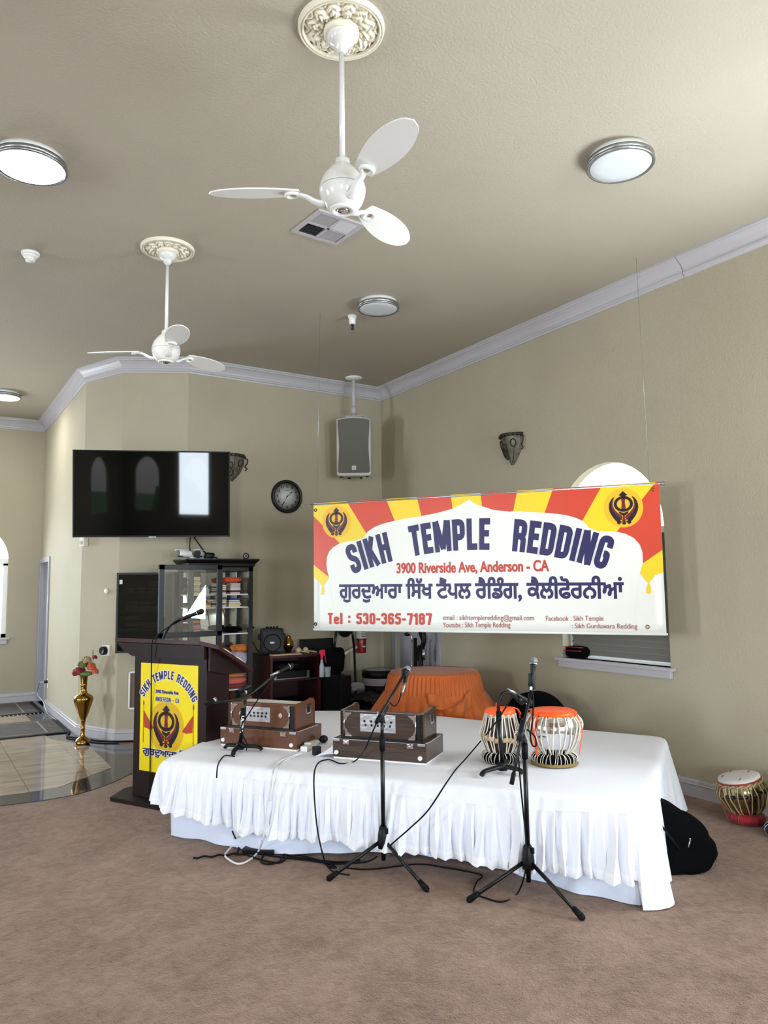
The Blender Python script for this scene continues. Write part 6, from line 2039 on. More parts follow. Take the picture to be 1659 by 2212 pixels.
mb = MB(); mb.cyl((0, 0, hS * 0.64), (0, 0, hS * 0.78), 0.014); mb.box(-0.015, 0.035, -0.012, 0.012, hS * 0.76, hS * 0.98, 0.004); mb.box(-0.03, -0.01, -0.006, 0.006, hS * 0.84, hS * 0.95, 0.002); mb.prism([(0.03, hS * 0.84), (0.036, hS * 0.84), (0.05, hS * 0.5), (0.044, hS * 0.5)], -0.006, 0.006, 'y'); mb.obj('trigger', 'magenta', t)
p = on_y(714, 1460, 7.0)
t = thing('measuring_jug', 'translucent plastic jug leaning beside the spray bottle', 'jug', (p.x + 0.01, 7.085, zz))
hj = on_y(714, 1439, 7.0).z - p.z
mb = MB(); mb.lathe([(0.025, 0), (0.028, 0.004), (0.036, hj), (0.039, hj + 0.003)], 24); mb.obj('body', 'clearplastic', t)
# folded stool, handrail pole
k0, k1_ = on_y(727, 1368, 7.8), on_y(722, 1400, 7.8)
t = thing('folding_stool', 'black folding stool with a round seat hanging below the banner edge', 'stool', (on_y(745, 1400, 7.85).x, 7.82, 0.0))
ox, oy = on_y(745, 1400, 7.85).x, 7.82
loc_ = lambda px, py, y=7.84: on_y(px, py, y) - Vector((ox, oy, 0))
mb = MB(); mb.cyl(loc_(729, 1340), loc_(719, 1425), 0.014); mb.cyl(loc_(719, 1425), (loc_(712, 1425).x, 0.0, 0), 0.014); mb.obj('leg', 'blackmetal', t)
mb = MB(); mb.cyl(loc_(758, 1340), loc_(765, 1400), 0.014); mb.cyl(loc_(765, 1400), (loc_(768, 1400).x, 0.0, 0), 0.014); mb.obj('leg', 'blackmetal', t)
c = loc_(743, 1358)
mb = MB(); mb.lathe([(0.095, 0), (0.10, 0.01), (0.10, 0.03), (0.001, 0.035)], 36, c, (0.15, -1, 0.05)); mb.obj('seat', 'black', t)
mb = MB(); q0, q1 = on_y(727, 1422, 7.98), on_y(768, 1399, 8.02); mb.cyl(q0 - (q1 - q0) * 0.3, q1 + (q1 - q0) * 0.2, 0.018); tp_ = thing('cream_pole', 'cream wooden pole slanting across the back wall beside the extinguisher', 'pole', q0)
mb.M = Matrix.Identity(4)
for v in mb.bm.verts: v.co -= q0
mb.obj('shaft', 'plaster', tp_)
mb = MB(); mb.cyl((q1 - q0) * -0.1, (q1 - q0) * 0.2, 0.021); mb.obj('grey_sleeve', 'steel', tp_)
# vacuum cleaner by the right door
t = thing('vacuum_cleaner', 'black upright vacuum cleaner standing in front of the right door', 'vacuum cleaner', (4.90, 7.18, 0))
lv = lambda px, py, x=4.86: on_x(px, py, x) - Vector((4.90, 7.18, 0))
mb = MB(); mb.tube([lv(912, 1352), lv(916, 1380), lv(912, 1400), lv(909, 1425), (lv(911, 1430).x, lv(911, 1430).y, 0.25)], 0.028, 10); mb.obj('handle_tube', 'black', t)
mb = MB(); mb.tube([lv(905, 1352), lv(908, 1372), lv(914, 1386)], 0.014, 8); mb.tube([lv(906, 1395), lv(904, 1410), lv(906, 1428)], 0.02, 8); mb.obj('hose', 'rubber', t)
mb = MB(); mb.cyl(lv(916, 1402), lv(915, 1425), 0.022); mb.obj('metal_tube', 'steel', t)
mb = MB(); mb.ball((0.0, -0.02, 0.34), 0.16, 0.7, 1.0, 2.2, 24, 16); mb.obj('body', 'black', t)
mb = MB(); mb.box(-0.12, 0.1, -0.2, 0.16, 0.0, 0.09, 0.03); mb.obj('floor_head', 'black', t)
t = thing('tripod_stand', 'silver and black folded stand leaning by the right door', 'stand', (4.88, 7.50, 0))
ls = lambda px, py, x=4.88: on_x(px, py, x) - Vector((4.88, 7.50, 0))
mb = MB(); mb.cyl((ls(888, 1430).x, ls(888, 1430).y, 0.0), ls(890, 1385), 0.010); mb.tube([ls(890, 1385), ls(889, 1372), ls(882, 1368), ls(872, 1370)], 0.012, 8); mb.obj('silver_tube', 'chrome', t)
mb = MB(); mb.cyl((ls(896, 1430).x, ls(896, 1430).y, 0.0), ls(897, 1378), 0.022); mb.ball(ls(880, 1370), 0.04, 1, 0.6, 0.6, 16, 10); mb.obj('black_tube', 'blackmetal', t)
# sequined cloth, towel
zq = 0.40
p = Vector((4.30, 7.05, 0))
mb = MB()
def seq(u, v):
    x, y = -0.19 + 0.68 * u, -0.35 + 0.85 * v
    return (x, y, zq + 0.035 * noise.noise(Vector((x * 6, y * 6, 3))) + 0.02 * noise.noise(Vector((x * 20, y * 20, 1))) - 0.42 * max(0, -0.2 - y) * 2)
mb.grid(seq, 50, 40)
o = mb.obj('sequin_cloth', 'sequin', thick=0.006); o.location = p; tag(o, 'black sequined cloth heaped behind the stage left of the orange table', 'cloth')
mb = MB(); mb.box(-0.18, 0.46, -0.28, 0.48, 0, zq - 0.06, 0.01); o = mb.obj('storage_trunk', 'black'); o.location = p; tag(o, 'low black trunk under the sequined cloth', 'trunk')
p = on_z(772, 1489, zq + 0.05)
t = thing('rolled_towel', 'pale rolled towel lying at the edge of the sequined cloth', 'towel', p, 0.35)
mb = MB()
for i in range(2):
    mb.tube([(-0.14, 0.0, 0.0 + 0.03 * i), (-0.02, 0.01, 0.02 + 0.03 * i), (0.08, -0.01, 0.0 + 0.03 * i)], 0.045 - 0.008 * i, 14, flat=0.85)
mb.obj('cloth', 'lilac', t)
# ------------------------------------------------------------------ orange covered round table
pc = at_dist(937, 1447, 7.1)
TR, TZ = 99 * 7.1 / FPX * 0.96, pc.z
t = thing('round_table', 'round table under a gathered orange satin cover behind the stage', 'table', (pc.x, pc.y, 0))
mb = MB(); mb.lathe([(TR, TZ - 0.035), (TR + 0.002, TZ - 0.02), (TR - 0.006, TZ - 0.006), (TR * 0.7, TZ), (0.001, TZ + 0.002)], 72); mb.obj('top_cover', 'orangecloth', t)
mb = MB()
nFr = 560
camA = math.atan2(-pc.y, -pc.x)
def frill(u, v):
    a = 2 * PI * u
    smock = 0.012 * (math.cos(a * 70)) * min(1, v * 8) * max(0, 1 - v * 0.7)
    r = TR + 0.004 + 0.045 * v + smock
    return (r * math.cos(a), r * math.sin(a), TZ - 0.022 - 0.17 * v)
mb.grid(frill, nFr, 8, closed_u=True); mb.obj('smocked_band', 'orangecloth', t)
mb = MB()
def ruffle(u, v):
    a = 2 * PI * u
    da = (a - camA + PI) % (2 * PI) - PI
    sw = math.exp(-((da - 0.12) / 0.20) ** 2)
    f = math.cos(a * 19 + 1.2 * math.sin(a * 5)) + 0.5 * math.cos(a * 43 + 2)
    wide = 0.30 * (0.5 + 0.5 * math.cos(2 * (da - 1.45))) ** 1.5
    r = TR + 0.055 + (0.10 + wide + 0.045 * f) * v
    z = TZ - 0.185 - (TZ - 0.20) * v
    z += 0.20 * sw * v
    return (r * math.cos(a), r * math.sin(a), z)
mb.grid(ruffle, nFr, 14, closed_u=True); mb.obj('ruffle', 'orangecloth', t)
mb = MB()
def swag(u, v):
    da = 0.30 + (u - 0.5) * 0.85
    a = camA + da
    bul = math.sin(PI * v)
    sag = -0.13 * math.sin(PI * u) * (0.4 + 0.6 * v)
    r = TR + 0.06 + 0.10 * bul * math.sin(PI * u) ** 0.6 + 0.014 * math.sin(u * 26 + v * 5)
    return (r * math.cos(a), r * math.sin(a), TZ - 0.16 - 0.10 * v + sag + 0.03 * math.sin(v * 9 + u * 7))
mb.grid(swag, 60, 16); mb.obj('gathered_swag', 'orangecloth', t)
# ------------------------------------------------------------------ soft black case behind the drums, pouch, backpack
def body(fn, nu=60, nv=30):
    mb = MB(); mb.grid(fn, nu, nv, closed_u=True); return mb
pb_ = Vector((4.68, 4.97, 0))
hc = z_over(1165, 1494, pb_)
t = thing('instrument_case', 'soft black instrument case slumped against the right wall behind the drums', 'case', pb_, -PI / 2 + 0.15)
mb = MB()
def case(u, v):
    a = 2 * PI * u
    ph = PI * v - PI / 2
    c_, s_ = math.cos(ph), math.sin(ph)
    k = 1 + 0.04 * noise.noise(Vector((math.cos(a) * 2, math.sin(a) * 2, v * 4)))
    x = 0.36 * c_ ** 0.45 * math.copysign(abs(math.cos(a)) ** 0.8, math.cos(a)) * k
    y = 0.17 * c_ ** 0.45 * math.copysign(abs(math.sin(a)) ** 0.8, math.sin(a)) * k
    z = hc / 2 + hc / 2 * math.copysign(abs(s_) ** 0.8, s_)
    return (x - 0.05 * (z / hc), y, z * (1 - 0.16 * (x / 0.36 - 0.0) ** 2 - 0.10 * max(0, -x / 0.36) if z > hc / 2 else 1))
mb.grid(case, 64, 34, closed_u=True); mb.obj('shell', 'blackcloth', t)
zp_ = z_over(1215, 1520, pb_)
mb = MB(); mb.box(-0.012, 0.0, -0.004, 0.004, 0, 0.02, 0.002); mb.cyl((-0.006, 0, 0), (0.0, -0.004, -0.04), 0.004, seg=8); zo = mb.obj('zip_pull', 'chrome', t); zo.location = (0.24, -0.165, zp_ - 0.01)
mb = MB(); mb.tube([(0.33, -0.05, hc * 0.55), (0.42, -0.08, hc * 0.55), (0.52, -0.08, hc * 0.40), (0.56, -0.06, 0.02)], 0.012, 8, flat=0.4); mb.obj('carry_strap', 'black', t)
p = on_x(1240, 1418, XR - 0.0)
t = thing('zip_pouch', 'small black pouch with red piping on the left end of the window sill', 'pouch', (XR + 0.03, 4.86, 0.941))
mb = MB(); mb.ball((0, 0, 0.055), 0.1, 0.6, 1.25, 0.55, 32, 20)
for v in mb.bm.verts:
    n_ = Vector((v.co.x / 0.06, v.co.y / 0.125, (v.co.z - 0.055) / 0.055)); m_ = max(abs(n_.x), abs(n_.y), abs(n_.z)); k = n_.length / max(1e-6, m_)
    v.co = Vector((v.co.x * (1 + 0.45 * (k - 1)), v.co.y * (1 + 0.45 * (k - 1)), 0.055 + (v.co.z - 0.055) * (1 + 0.45 * (k - 1))))
zmin = min(v.co.z for v in mb.bm.verts)
for v in mb.bm.verts: v.co.z -= zmin
mb.obj('body', 'blackcloth', t)
mb = MB(); mb.tube([(-0.05, -0.11, 0.098), (-0.06, -0.06, 0.100), (-0.06, 0.05, 0.098), (-0.05, 0.11, 0.096), (0.0, 0.125, 0.088), (0.04, 0.11, 0.096)], 0.004, 6); mb.tube([(-0.066, -0.10, 0.07), (-0.068, 0.0, 0.066), (-0.064, 0.11, 0.062)], 0.004, 6); mb.obj('red_piping', 'redvinyl', t)
# backpack
p0 = on_z(1436, 1888, 0.0)
pkx, pky = 3.72, 2.93
hb_ = z_over(1460, 1722, (pkx, pky))
t = thing('backpack', 'black backpack sitting on the carpet at the right end of the stage', 'backpack', (pkx, pky, 0), math.radians(-34))
mb = MB()
def pack(u, v):
    a = 2 * PI * u
    z = hb_ * 0.95 * v
    taper = (1 - v ** 4.0 * 0.6)
    bx = 0.205 * (0.80 + 0.28 * math.sin(PI * min(1, v * 0.9 + 0.1))) * taper ** 0.6
    fr = 0.15 * (1.10 - 0.55 * v) * taper ** 0.35
    x, y = math.copysign(abs(math.cos(a)) ** 0.55, math.cos(a)), math.copysign(abs(math.sin(a)) ** 0.55, math.sin(a))
    k = 1 + 0.05 * noise.noise(Vector((x * 2, y * 2, v * 5))) + 0.03 * noise.noise(Vector((x * 6, y * 6, v * 12)))
    if v <= 0.001 or v >= 0.999: bx, fr = bx * 0.9, fr * 0.9
    return (bx * x * k - 0.10 * v * v * 0.9, fr * y * k, z)
rws = mb.grid(pack, 72, 30, closed_u=True)
mb.bm.faces.new(rws[0][::-1]); mb.bm.faces.new(rws[-1]); mb.obj('main_bag', 'blackcloth', t)
for nm, u0, v0, v1, dx in (('front_pocket', 0.0, 0.03, 0.52, 0.055), ('upper_pocket', 0.0, 0.45, 0.80, 0.035)):
    mb = MB()
    def pocket(u, v):
        a = (u - 0.5) * 2.0
        base = Vector(pack((a / (2 * PI)) % 1.0, v0 + (v1 - v0) * v))
        bul = dx * (math.sin(PI * u) ** 0.5) * (math.sin(PI * min(1, max(0, v * 0.93 + 0.05))) ** 0.5)
        return (base.x + bul, base.y * 1.0, base.z)
    mb.grid(pocket, 30, 18); mb.obj(nm, 'blackcloth', t)
for s in (-1, 1):
    mb = MB(); mb.tube([(-0.13, s * 0.09, hb_ * 0.9), (-0.21, s * 0.10, hb_ * 0.98), (-0.25, s * 0.10, hb_ * 0.75), (-0.24, s * 0.11, hb_ * 0.3), (-0.2, s * 0.12, 0.06)], 0.02, 8, flat=0.35); mb.obj('shoulder_strap', 'black', t)
mb = MB(); mb.tube([(-0.16, -0.04, hb_ * 0.93), (-0.14, -0.02, hb_ * 1.03), (-0.12, 0.02, hb_ * 1.03), (-0.11, 0.05, hb_ * 0.93)], 0.012, 8); mb.obj('grab_handle', 'black', t)
mb = MB(); mb.tube([(0.02 - 0.055 * k, -0.155 + 0.02 * abs(k - 1), hb_ * (0.35 + 0.2 * k)) for k in range(4)], 0.006, 6); mb.obj('zip_line', 'rubber', t)
mb = MB(); mb.box(0.066, 0.076, -0.172, -0.162, hb_ * 0.5, hb_ * 0.53, 0.002); mb.cyl((0.071, -0.168, hb_ * 0.5), (0.06, -0.17, hb_ * 0.40), 0.004, seg=8); mb.obj('zip_pull', 'steel', t)
mb = MB(); mb.tube([(-0.18, -0.12, 0.06), (-0.2, -0.2, 0.012), (-0.1, -0.22, 0.012), (-0.07, -0.17, 0.05)], 0.012, 6, flat=0.4); mb.obj('loose_strap', 'black', t)
# ------------------------------------------------------------------ vase with flowers
pv = on_z(178, 1607, 0.006)
t = thing('brass_vase', 'tall polished brass floor vase on the tiles by the chamfered wall', 'vase', (pv.x, pv.y, 0.006))
K = depth_of(pv) / FPX / 8.506
VP = [(95, 0), (128, 8), (135, 40), (112, 88), (70, 118), (48, 140), (36, 190), (40, 262), (47, 270), (40, 278), (36, 320), (44, 400), (54, 422), (50, 436), (80, 500), (118, 620), (160, 745), (172, 800), (160, 845), (120, 880), (72, 905), (64, 925), (52, 970), (54, 1030), (60, 1042), (60, 1060), (55, 1068), (58, 1120), (68, 1200), (82, 1240), (74, 1241)]
mb = MB(); mb.lathe(smooth_prof([(r * K, z * K * 1.01) for r, z in VP], 3), 48); mb.obj('body', 'brass', t)
vt = 1240 * K
t2 = thing('flower_bouquet', 'artificial bouquet of red, green and orange blooms in the brass vase', 'flowers', (pv.x, pv.y, 0.006 + vt))
def bloom(name, c, R, m_, n, pr, seed):
    rr_ = random.Random(seed)
    mb = MB()
    for i in range(n):
        th, z = rr_.uniform(0, 2 * PI), rr_.uniform(-0.3, 1)
        q = math.sqrt(max(0, 1 - z * z))
        d = Vector((q * math.cos(th), q * math.sin(th), z))
        x = d.orthogonal().normalized(); y = d.cross(x)
        x, y = x * math.cos(th * 3) + y * math.sin(th * 3), y * math.cos(th * 3) - x * math.sin(th * 3)
        b = d * R * rr_.uniform(0.72, 1.0)
        pts = [b + (x * math.cos(k * PI / 3) + y * math.sin(k * PI / 3)) * pr * rr_.uniform(0.7, 1.1) + d * pr * 0.25 * (k % 2) for k in range(6)]
        mb.face([Vector(c) + p_ for p_ in pts])
    return mb.obj(name, m_, t2)
M['petalred'] = mat('wine_red_petal', (122, 16, 26), 0.6)
M['petalorange'] = mat('coral_petal', (206, 92, 56), 0.6)
M['petalgreen'] = mat('moss_green_petal', (92, 104, 44), 0.65)
M['petalbeige'] = mat('beige_petal', (172, 148, 104), 0.65)
sx = lambda px, py: ((px - 415) * K * RR.x, (px - 415) * K * RR.y, (1240 + 700 - py) * K - vt)
bloom('red_bloom', (*sx(330, 640)[:2], sx(330, 640)[2]), 95 * K, 'petalred', 60, 45 * K, 1)
bloom('red_bloom', (*sx(260, 655)[:2], sx(260, 655)[2]), 62 * K, 'petalred', 40, 40 * K, 2)
bloom('green_bloom', sx(390, 520), 95 * K, 'petalgreen', 90, 30 * K, 3)
bloom('beige_bloom', sx(455, 440), 85 * K, 'petalbeige', 80, 28 * K, 4)
bloom('orange_bloom', sx(540, 560), 85 * K, 'petalorange', 80, 32 * K, 5)
bloom('orange_bloom', sx(610, 640), 60 * K, 'petalorange', 60, 30 * K, 6)
bloom('red_bloom', sx(605, 380), 42 * K, 'petalred', 30, 26 * K, 7)
mb = MB(); mb.tube([sx(520, 560), sx(580, 420), sx(570, 290), sx(560, 240)], 4 * K, 6); mb.tube([sx(415, 780), sx(420, 600), sx(400, 520)], 8 * K, 6)
for k in range(5): mb.ball(sx(565 + 18 * (k % 2) - 9, 250 + 22 * k), 10 * K, seg=8, rings=6)
mb.obj('stem', 'leafgreen', t2)
mb = MB(); mb.ball(sx(450, 670), 75 * K, 1.6, 1.6, 0.6, 20, 12); mb.obj('leaf_base', 'leafgreen', t2)
# ------------------------------------------------------------------ mats in the alcove
def floor_mat(y0_, y1_, x0_, x1_, label, fr):
    t = thing('door_mat', label, 'mat', ((x0_ + x1_) / 2, (y0_ + y1_) / 2, 0.0065))
    w, d = (x1_ - x0_) / 2, (y1_ - y0_) / 2
    mb = MB(); mb.box(-w, w, -d, d, 0, 0.008, 0.002); mb.obj('rubber_edge', 'rubber', t)
    mb = MB(); mb.box(-w + 0.03, w - 0.06, -d + 0.03, d - 0.03, 0.008, 0.013, 0.002); mb.obj('pile', 'matpile', t)
    mb = MB()
    for a in ((w - 0.24, w - 0.225, -d + 0.1, d - 0.1), (-w + 0.1, w - 0.24, d - 0.11, d - 0.1), (-w + 0.1, w - 0.24, -d + 0.1, -d + 0.11)): mb.box(a[0], a[1], a[2], a[3], 0.013, 0.0142)
    mb.obj('woven_border', 'matline', t)
    if fr:
        mb = MB()
        for i in range(60):
            x = -w + 2 * w * (i + 0.5) / 60
            mb.box(x - 0.008, x + 0.004, -d - 0.05 - 0.02 * (i % 3), -d, 0.0, 0.006)
        mb.obj('fringe', 'matline', t)['kind'] = 'stuff'
    return t
floor_mat(9.22, 10.25, -1.4, 1.585, 'nearer dark patterned mat on the alcove tiles', False)
floor_mat(10.90, 12.05, -1.4, 1.54, 'farther dark patterned mat with a pale fringe in the alcove', True)
mb = MB(); mb.tube([(1.57, 9.2, 0.016), (1.50, 8.95, 0.016), (1.58, 8.78, 0.016), (1.72, 8.50, 0.016), (1.84, 8.37, 0.016), (1.95, 8.30, 0.016), (2.2, 8.19, 0.016)], 0.010, 6); tag(recenter(mb.obj('floor_cable', 'rubber')), 'black cable lying along the baseboard behind the brass vase', 'cable')

# ------------------------------------------------------------------ microphone stands
def floor_stand(base, legs, label, top, lower_top, boom_a, boom_b, clutch):
    """base: point under the pole; legs: floor points of the feet; all other points are in the room"""
    base = Vector(base)
    t = thing('microphone_stand', label, 'microphone stand', base, group='black boom microphone stands')
    L = lambda p: Vector(p) - base
    hz = 0.20
    mb = MB(); mb.lathe([(0.012, hz - 0.12), (0.013, hz - 0.06), (0.030, hz - 0.055), (0.034, hz - 0.02), (0.030, hz + 0.02), (0.024, hz + 0.055), (0.016, hz + 0.065)], 20); mb.box(-0.006, 0.006, -0.045, -0.02, hz + 0.03, hz + 0.06, 0.003); mb.obj('hub', 'black', t)
    for f in legs:
        f = Vector(f) - base; f.z = 0.014
        d = Vector((f.x, f.y, 0)).normalized()
        mb = MB(); a = d * 0.02 + Vector((0, 0, hz - 0.02)); mb.cyl(a, f, 0.0105, seg=12); lg = mb.obj('leg', 'blackmetal', t)
        u = (f - a).normalized()
        mb = MB(); mb.cyl(f - u * 0.055, f - u * 0.005, 0.0135, 0.017, seg=12); mb.ball(f, 0.0165, seg=14, rings=10); mb.obj('rubber_foot', 'rubber', lg)
    lt, tp = L(lower_top), L(top)
    mb = MB(); mb.cyl((0, 0, hz), lt, 0.0125, seg=14); mb.obj('lower_pole', 'blackmetal', t)
    d = (tp - lt).normalized()
    mb = MB(); mb.cyl(lt - d * 0.055, lt + d * 0.02, 0.017, seg=16); mb.cyl(lt + d * 0.02, lt + d * 0.03, 0.0145, seg=16); mb.obj('height_clutch', 'rubber', t)
    mb = MB(); mb.cyl(lt, tp, 0.0095, seg=12); mb.obj('upper_pole', 'blackmetal', t)
    a, b = L(boom_a), L(boom_b)
    c = L(clutch)
    u = (b - a).normalized()
    mb = MB(); mb.cyl(a, b, 0.0085, seg=12); bo = mb.obj('boom', 'blackmetal', t)
    mb = MB(); mb.cyl(c - u * 0.05, c + u * 0.06, 0.017, seg=14); mb.cyl(c + u * 0.06, c + u * 0.075, 0.0135, seg=14); mb.cyl(tp - d * 0.01, c, 0.016, 0.013, seg=14); mb.obj('boom_clutch', 'black', t)
    s = u.cross(Vector((0, 0, 1))).normalized()
    mb = MB(); mb.cyl(c - s * 0.014, c - s * 0.03, 0.006); mb.cyl(c - s * 0.028 - Vector((0, 0, 0.03)), c - s * 0.028 + Vector((0, 0, 0.012)), 0.0045, seg=8); mb.ball(c - s * 0.028 - Vector((0, 0, 0.033)), 0.008, seg=10, rings=8); mb.obj('wing_screw', 'chrome', t)
    mb = MB(); mb.cyl(a - u * 0.0, a + u * 0.055, 0.0115, seg=12); mb.obj('end_cap', 'rubber', bo)
    return t
# stand in front of the dark harmonium
sb = on_z(829, 1890, 0.0)
D1 = depth_of(sb)
ft1 = [on_z(711, 1898, 0.012), on_z(921, 1921, 0.012), on_z(864, 1848, 0.012)]
tp1 = Vector((sb.x, sb.y, z_over(827, 1552, sb))); lt1 = Vector((sb.x, sb.y, z_over(827, 1600, sb)))
cl1 = at_dist(825, 1543, D1 + 0.01); ba1 = at_dist(813, 1561, D1 - 0.06); bb1 = at_dist(877, 1449, D1 + 0.30)
floor_stand(sb, ft1, 'black tripod boom stand on the carpet in front of the dark harmonium', tp1, lt1, ba1, bb1, cl1)
mic('silver headed microphone over the dark harmonium', at_dist(874, 1474, D1 + 0.26), at_dist(881, 1440, D1 + 0.345))
mb = MB(); mb.tube([bb1, at_dist(872, 1452, D1 + 0.29), at_dist(877, 1463, D1 + 0.28)], 0.016, 10); tag(recenter(mb.obj('mic_clip', 'black')), 'black clip holding the microphone over the dark harmonium', 'clip')
# stand in front of the drums
sb2 = on_z(1143, 1940, 0.0)
D2 = depth_of(sb2)
ft2 = [on_z(1014, 1944, 0.012), on_z(1257, 1982, 0.012), on_z(1178, 1890, 0.012)]
tp2 = Vector((sb2.x, sb2.y, z_over(1132, 1598, sb2))); lt2 = Vector((sb2.x, sb2.y, z_over(1134, 1615, sb2)))
cl2 = at_dist(1126, 1582, D2 - 0.01); ba2 = at_dist(1105, 1694, D2 - 0.16); bb2 = at_dist(1149, 1482, D2 + 0.12)
floor_stand(sb2, ft2, 'black tripod boom stand on the carpet in front of the drums', tp2, lt2, ba2, bb2, cl2)
mic('upright silver headed microphone above the drums', at_dist(1149, 1470, D2 + 0.12), at_dist(1153.5, 1420, D2 + 0.155))
mb = MB(); mb.tube([at_dist(1149, 1487, D2 + 0.12), at_dist(1148, 1474, D2 + 0.118), at_dist(1149, 1455, D2 + 0.125)], 0.0185, 10); tag(recenter(mb.obj('mic_clip', 'black')), 'black clip under the upright microphone above the drums', 'clip')
# short table stands
def table_stand(base, feet, label, parts):
    t = thing('table_microphone_stand', label, 'microphone stand', base, group='short table microphone stands')
    base = Vector(base)
    for f in feet:
        f = Vector(f) - base; d = f.normalized(); n_ = Vector((-d.y, d.x, 0))
        mb = MB(); mb.tube([(0, 0, 0.034), d * f.length * 0.45 + Vector((0, 0, 0.034)), d * f.length * 0.85 + Vector((0, 0, 0.03)), f + Vector((0, 0, 0.012))], lambda s: 0.020 - 0.004 * s, 10, flat=0.7); mb.obj('foot', 'black', t)
    mb = MB(); mb.lathe([(0.028, 0.012), (0.03, 0.04), (0.026, 0.055), (0.016, 0.06)], 20); mb.obj('hub', 'black', t)
    for nm, pts, r, m_ in parts:
        mb = MB(); mb.tube([Vector(p) - base for p in pts], r, 10, sub=6); mb.obj(nm, m_, t)
    return t
# in front of the brown harmonium
s3 = on_z(519, 1622, ZT); s3.z = ZT
D3 = depth_of(s3)
up3 = lambda px, py, dd=0.0: at_dist(px, py, D3 + dd)
hub3 = up3(530, 1512)
t3 = table_stand(s3, [on_z(486, 1619, ZT), on_z(566, 1624, ZT), on_z(503, 1634, ZT)], 'short black boom stand on the stage before the brown harmonium', [
    ('lower_pole', [s3 + Vector((0, 0, 0.05)), up3(525, 1545)], 0.014, 'blackmetal'),
    ('upper_pole', [up3(525, 1548), hub3], 0.0105, 'blackmetal'),
    ('pole_sleeve', [up3(524, 1552), up3(526, 1530)], 0.018, 'rubber'),
    ('boom', [up3(450, 1518, -0.02), hub3 + Vector((0, 0, 0.02)), up3(602, 1450, 0.12)], 0.009, 'blackmetal'),
    ('boom_clutch', [up3(517, 1494), up3(542, 1479, 0.02)], 0.019, 'black'),
    ('counterweight', [up3(444, 1521, -0.02), up3(464, 1512, -0.02)], 0.016, 'rubber'),
    ('weight_ring', [up3(464, 1512, -0.02), up3(467.5, 1510, -0.02)], 0.0165, 'chrome'),
    ('wing_screw', [up3(531, 1491, -0.03), up3(533, 1499, -0.03)], 0.007, 'chrome')])
mb = MB()
pa_, pb3 = up3(525, 1546, -0.0155) - s3, up3(521.5, 1583, -0.0155) - s3
axu = (pa_ - pb3).normalized(); side = RR
add_text(mb, 'ULTRA', lambda x, y: pa_ + (pb3 - pa_) * x + side * (0.009 * (2 * y - 1)) - FF * 0.004, bold=0.06)
mb.obj('side_lettering', 'vinylwhite', t3)
mic('black microphone on the short boom stand before the equipment cabinet', up3(604, 1450, 0.10), up3(634, 1436, 0.16), big=0.9, mesh='black')
# gooseneck at the slim drum
s4 = on_z(1086, 1668, ZT); s4.z = ZT
D4 = depth_of(s4)
up4 = lambda px, py, dd=0.0: at_dist(px, py, D4 + dd)
table_stand(s4, [on_z(1040, 1680, ZT), on_z(1130, 1676, ZT), on_z(1096, 1652, ZT)], 'short black curved-neck stand on the stage beside the slim drum', [
    ('lower_pole', [s4 + Vector((0, 0, 0.05)), up4(1077, 1556)], 0.0125, 'blackmetal'),
    ('pole_sleeve', [up4(1078, 1556), up4(1077, 1537)], 0.0165, 'rubber'),
    ('gooseneck', [up4(1077, 1540), up4(1077, 1518), up4(1084, 1501, 0.01), up4(1096, 1495, 0.02), up4(1108, 1500, 0.04), up4(1119, 1512, 0.06)], 0.0105, 'black'),
    ('mic_clip', [up4(1117, 1508, 0.06), up4(1130, 1518, 0.08)], 0.017, 'black')])
mic('black microphone clipped to the curved-neck stand between the drums', up4(1116, 1500, 0.06), up4(1150, 1521, 0.10), big=0.95, mesh='graywood')
# ------------------------------------------------------------------ cables
def cable(pts, r, m_, label, name='cable', sub=6):
    mb = MB(); mb.tube(pts, r, 8, sub=sub); return tag(recenter(mb.obj(name, m_)), label, 'cable')
zs_ = ZT + 0.006
cable([at_dist(871, 1478, D1 + 0.26), at_dist(866, 1500, D1 + 0.24), at_dist(860, 1518, D1 + 0.2), at_dist(851, 1525, D1 + 0.15), at_dist(838, 1514, D1 + 0.06)], 0.004, 'rubber', 'black cable looping under the microphone over the dark harmonium')
front = lambda px, py: on_plane(px, py, (A0.x - 0.807 * 0.135, A0.y - 0.591 * 0.135, 0), (nA.x, nA.y, 0))
cable([at_dist(813, 1562, D1 - 0.03), at_dist(800, 1592, D1 + 0.02), at_dist(786, 1622, D1 + 0.08), on_z(765, 1645, zs_), on_z(735, 1649, zs_), on_z(712, 1641, zs_), on_z(692, 1645, zs_), front(681, 1660) , front(678, 1690), front(681, 1750), front(687, 1800), front(697, 1845), on_z(706, 1868, 0.008), on_z(722, 1884, 0.008), on_z(755, 1890, 0.008)], 0.0042, 'rubber', 'black cable running over the stage edge left of the middle tripod stand')
cable([at_dist(1110, 1498, D4 + 0.05), at_dist(1085, 1540, D4 - 0.02), at_dist(1066, 1567, D4 - 0.03), on_z(1035, 1605, ZT + 0.09), on_z(1005, 1640, ZT + 0.03), on_z(985, 1662, zs_), front(965, 1690), front(925, 1750), front(890, 1785), front(850, 1820), at_dist(838, 1832, D1 + 0.02)], 0.0042, 'rubber', 'black cable swooping from the curved-neck stand across the skirt to the middle tripod')
cable([on_z(507, 1634, zs_), on_z(487, 1632, zs_), on_z(476, 1642, zs_), front(470, 1656), front(468, 1680)], 0.0042, 'rubber', 'short black cable hanging over the stage edge by the short boom stand')
cable([on_z(514, 1590, ZT + 0.15), on_z(527, 1600, ZT + 0.08), on_z(533, 1617, zs_), on_z(520, 1634, zs_)], 0.004, 'rubber', 'black cable curling down the short boom stand before the brown harmonium') if False else None
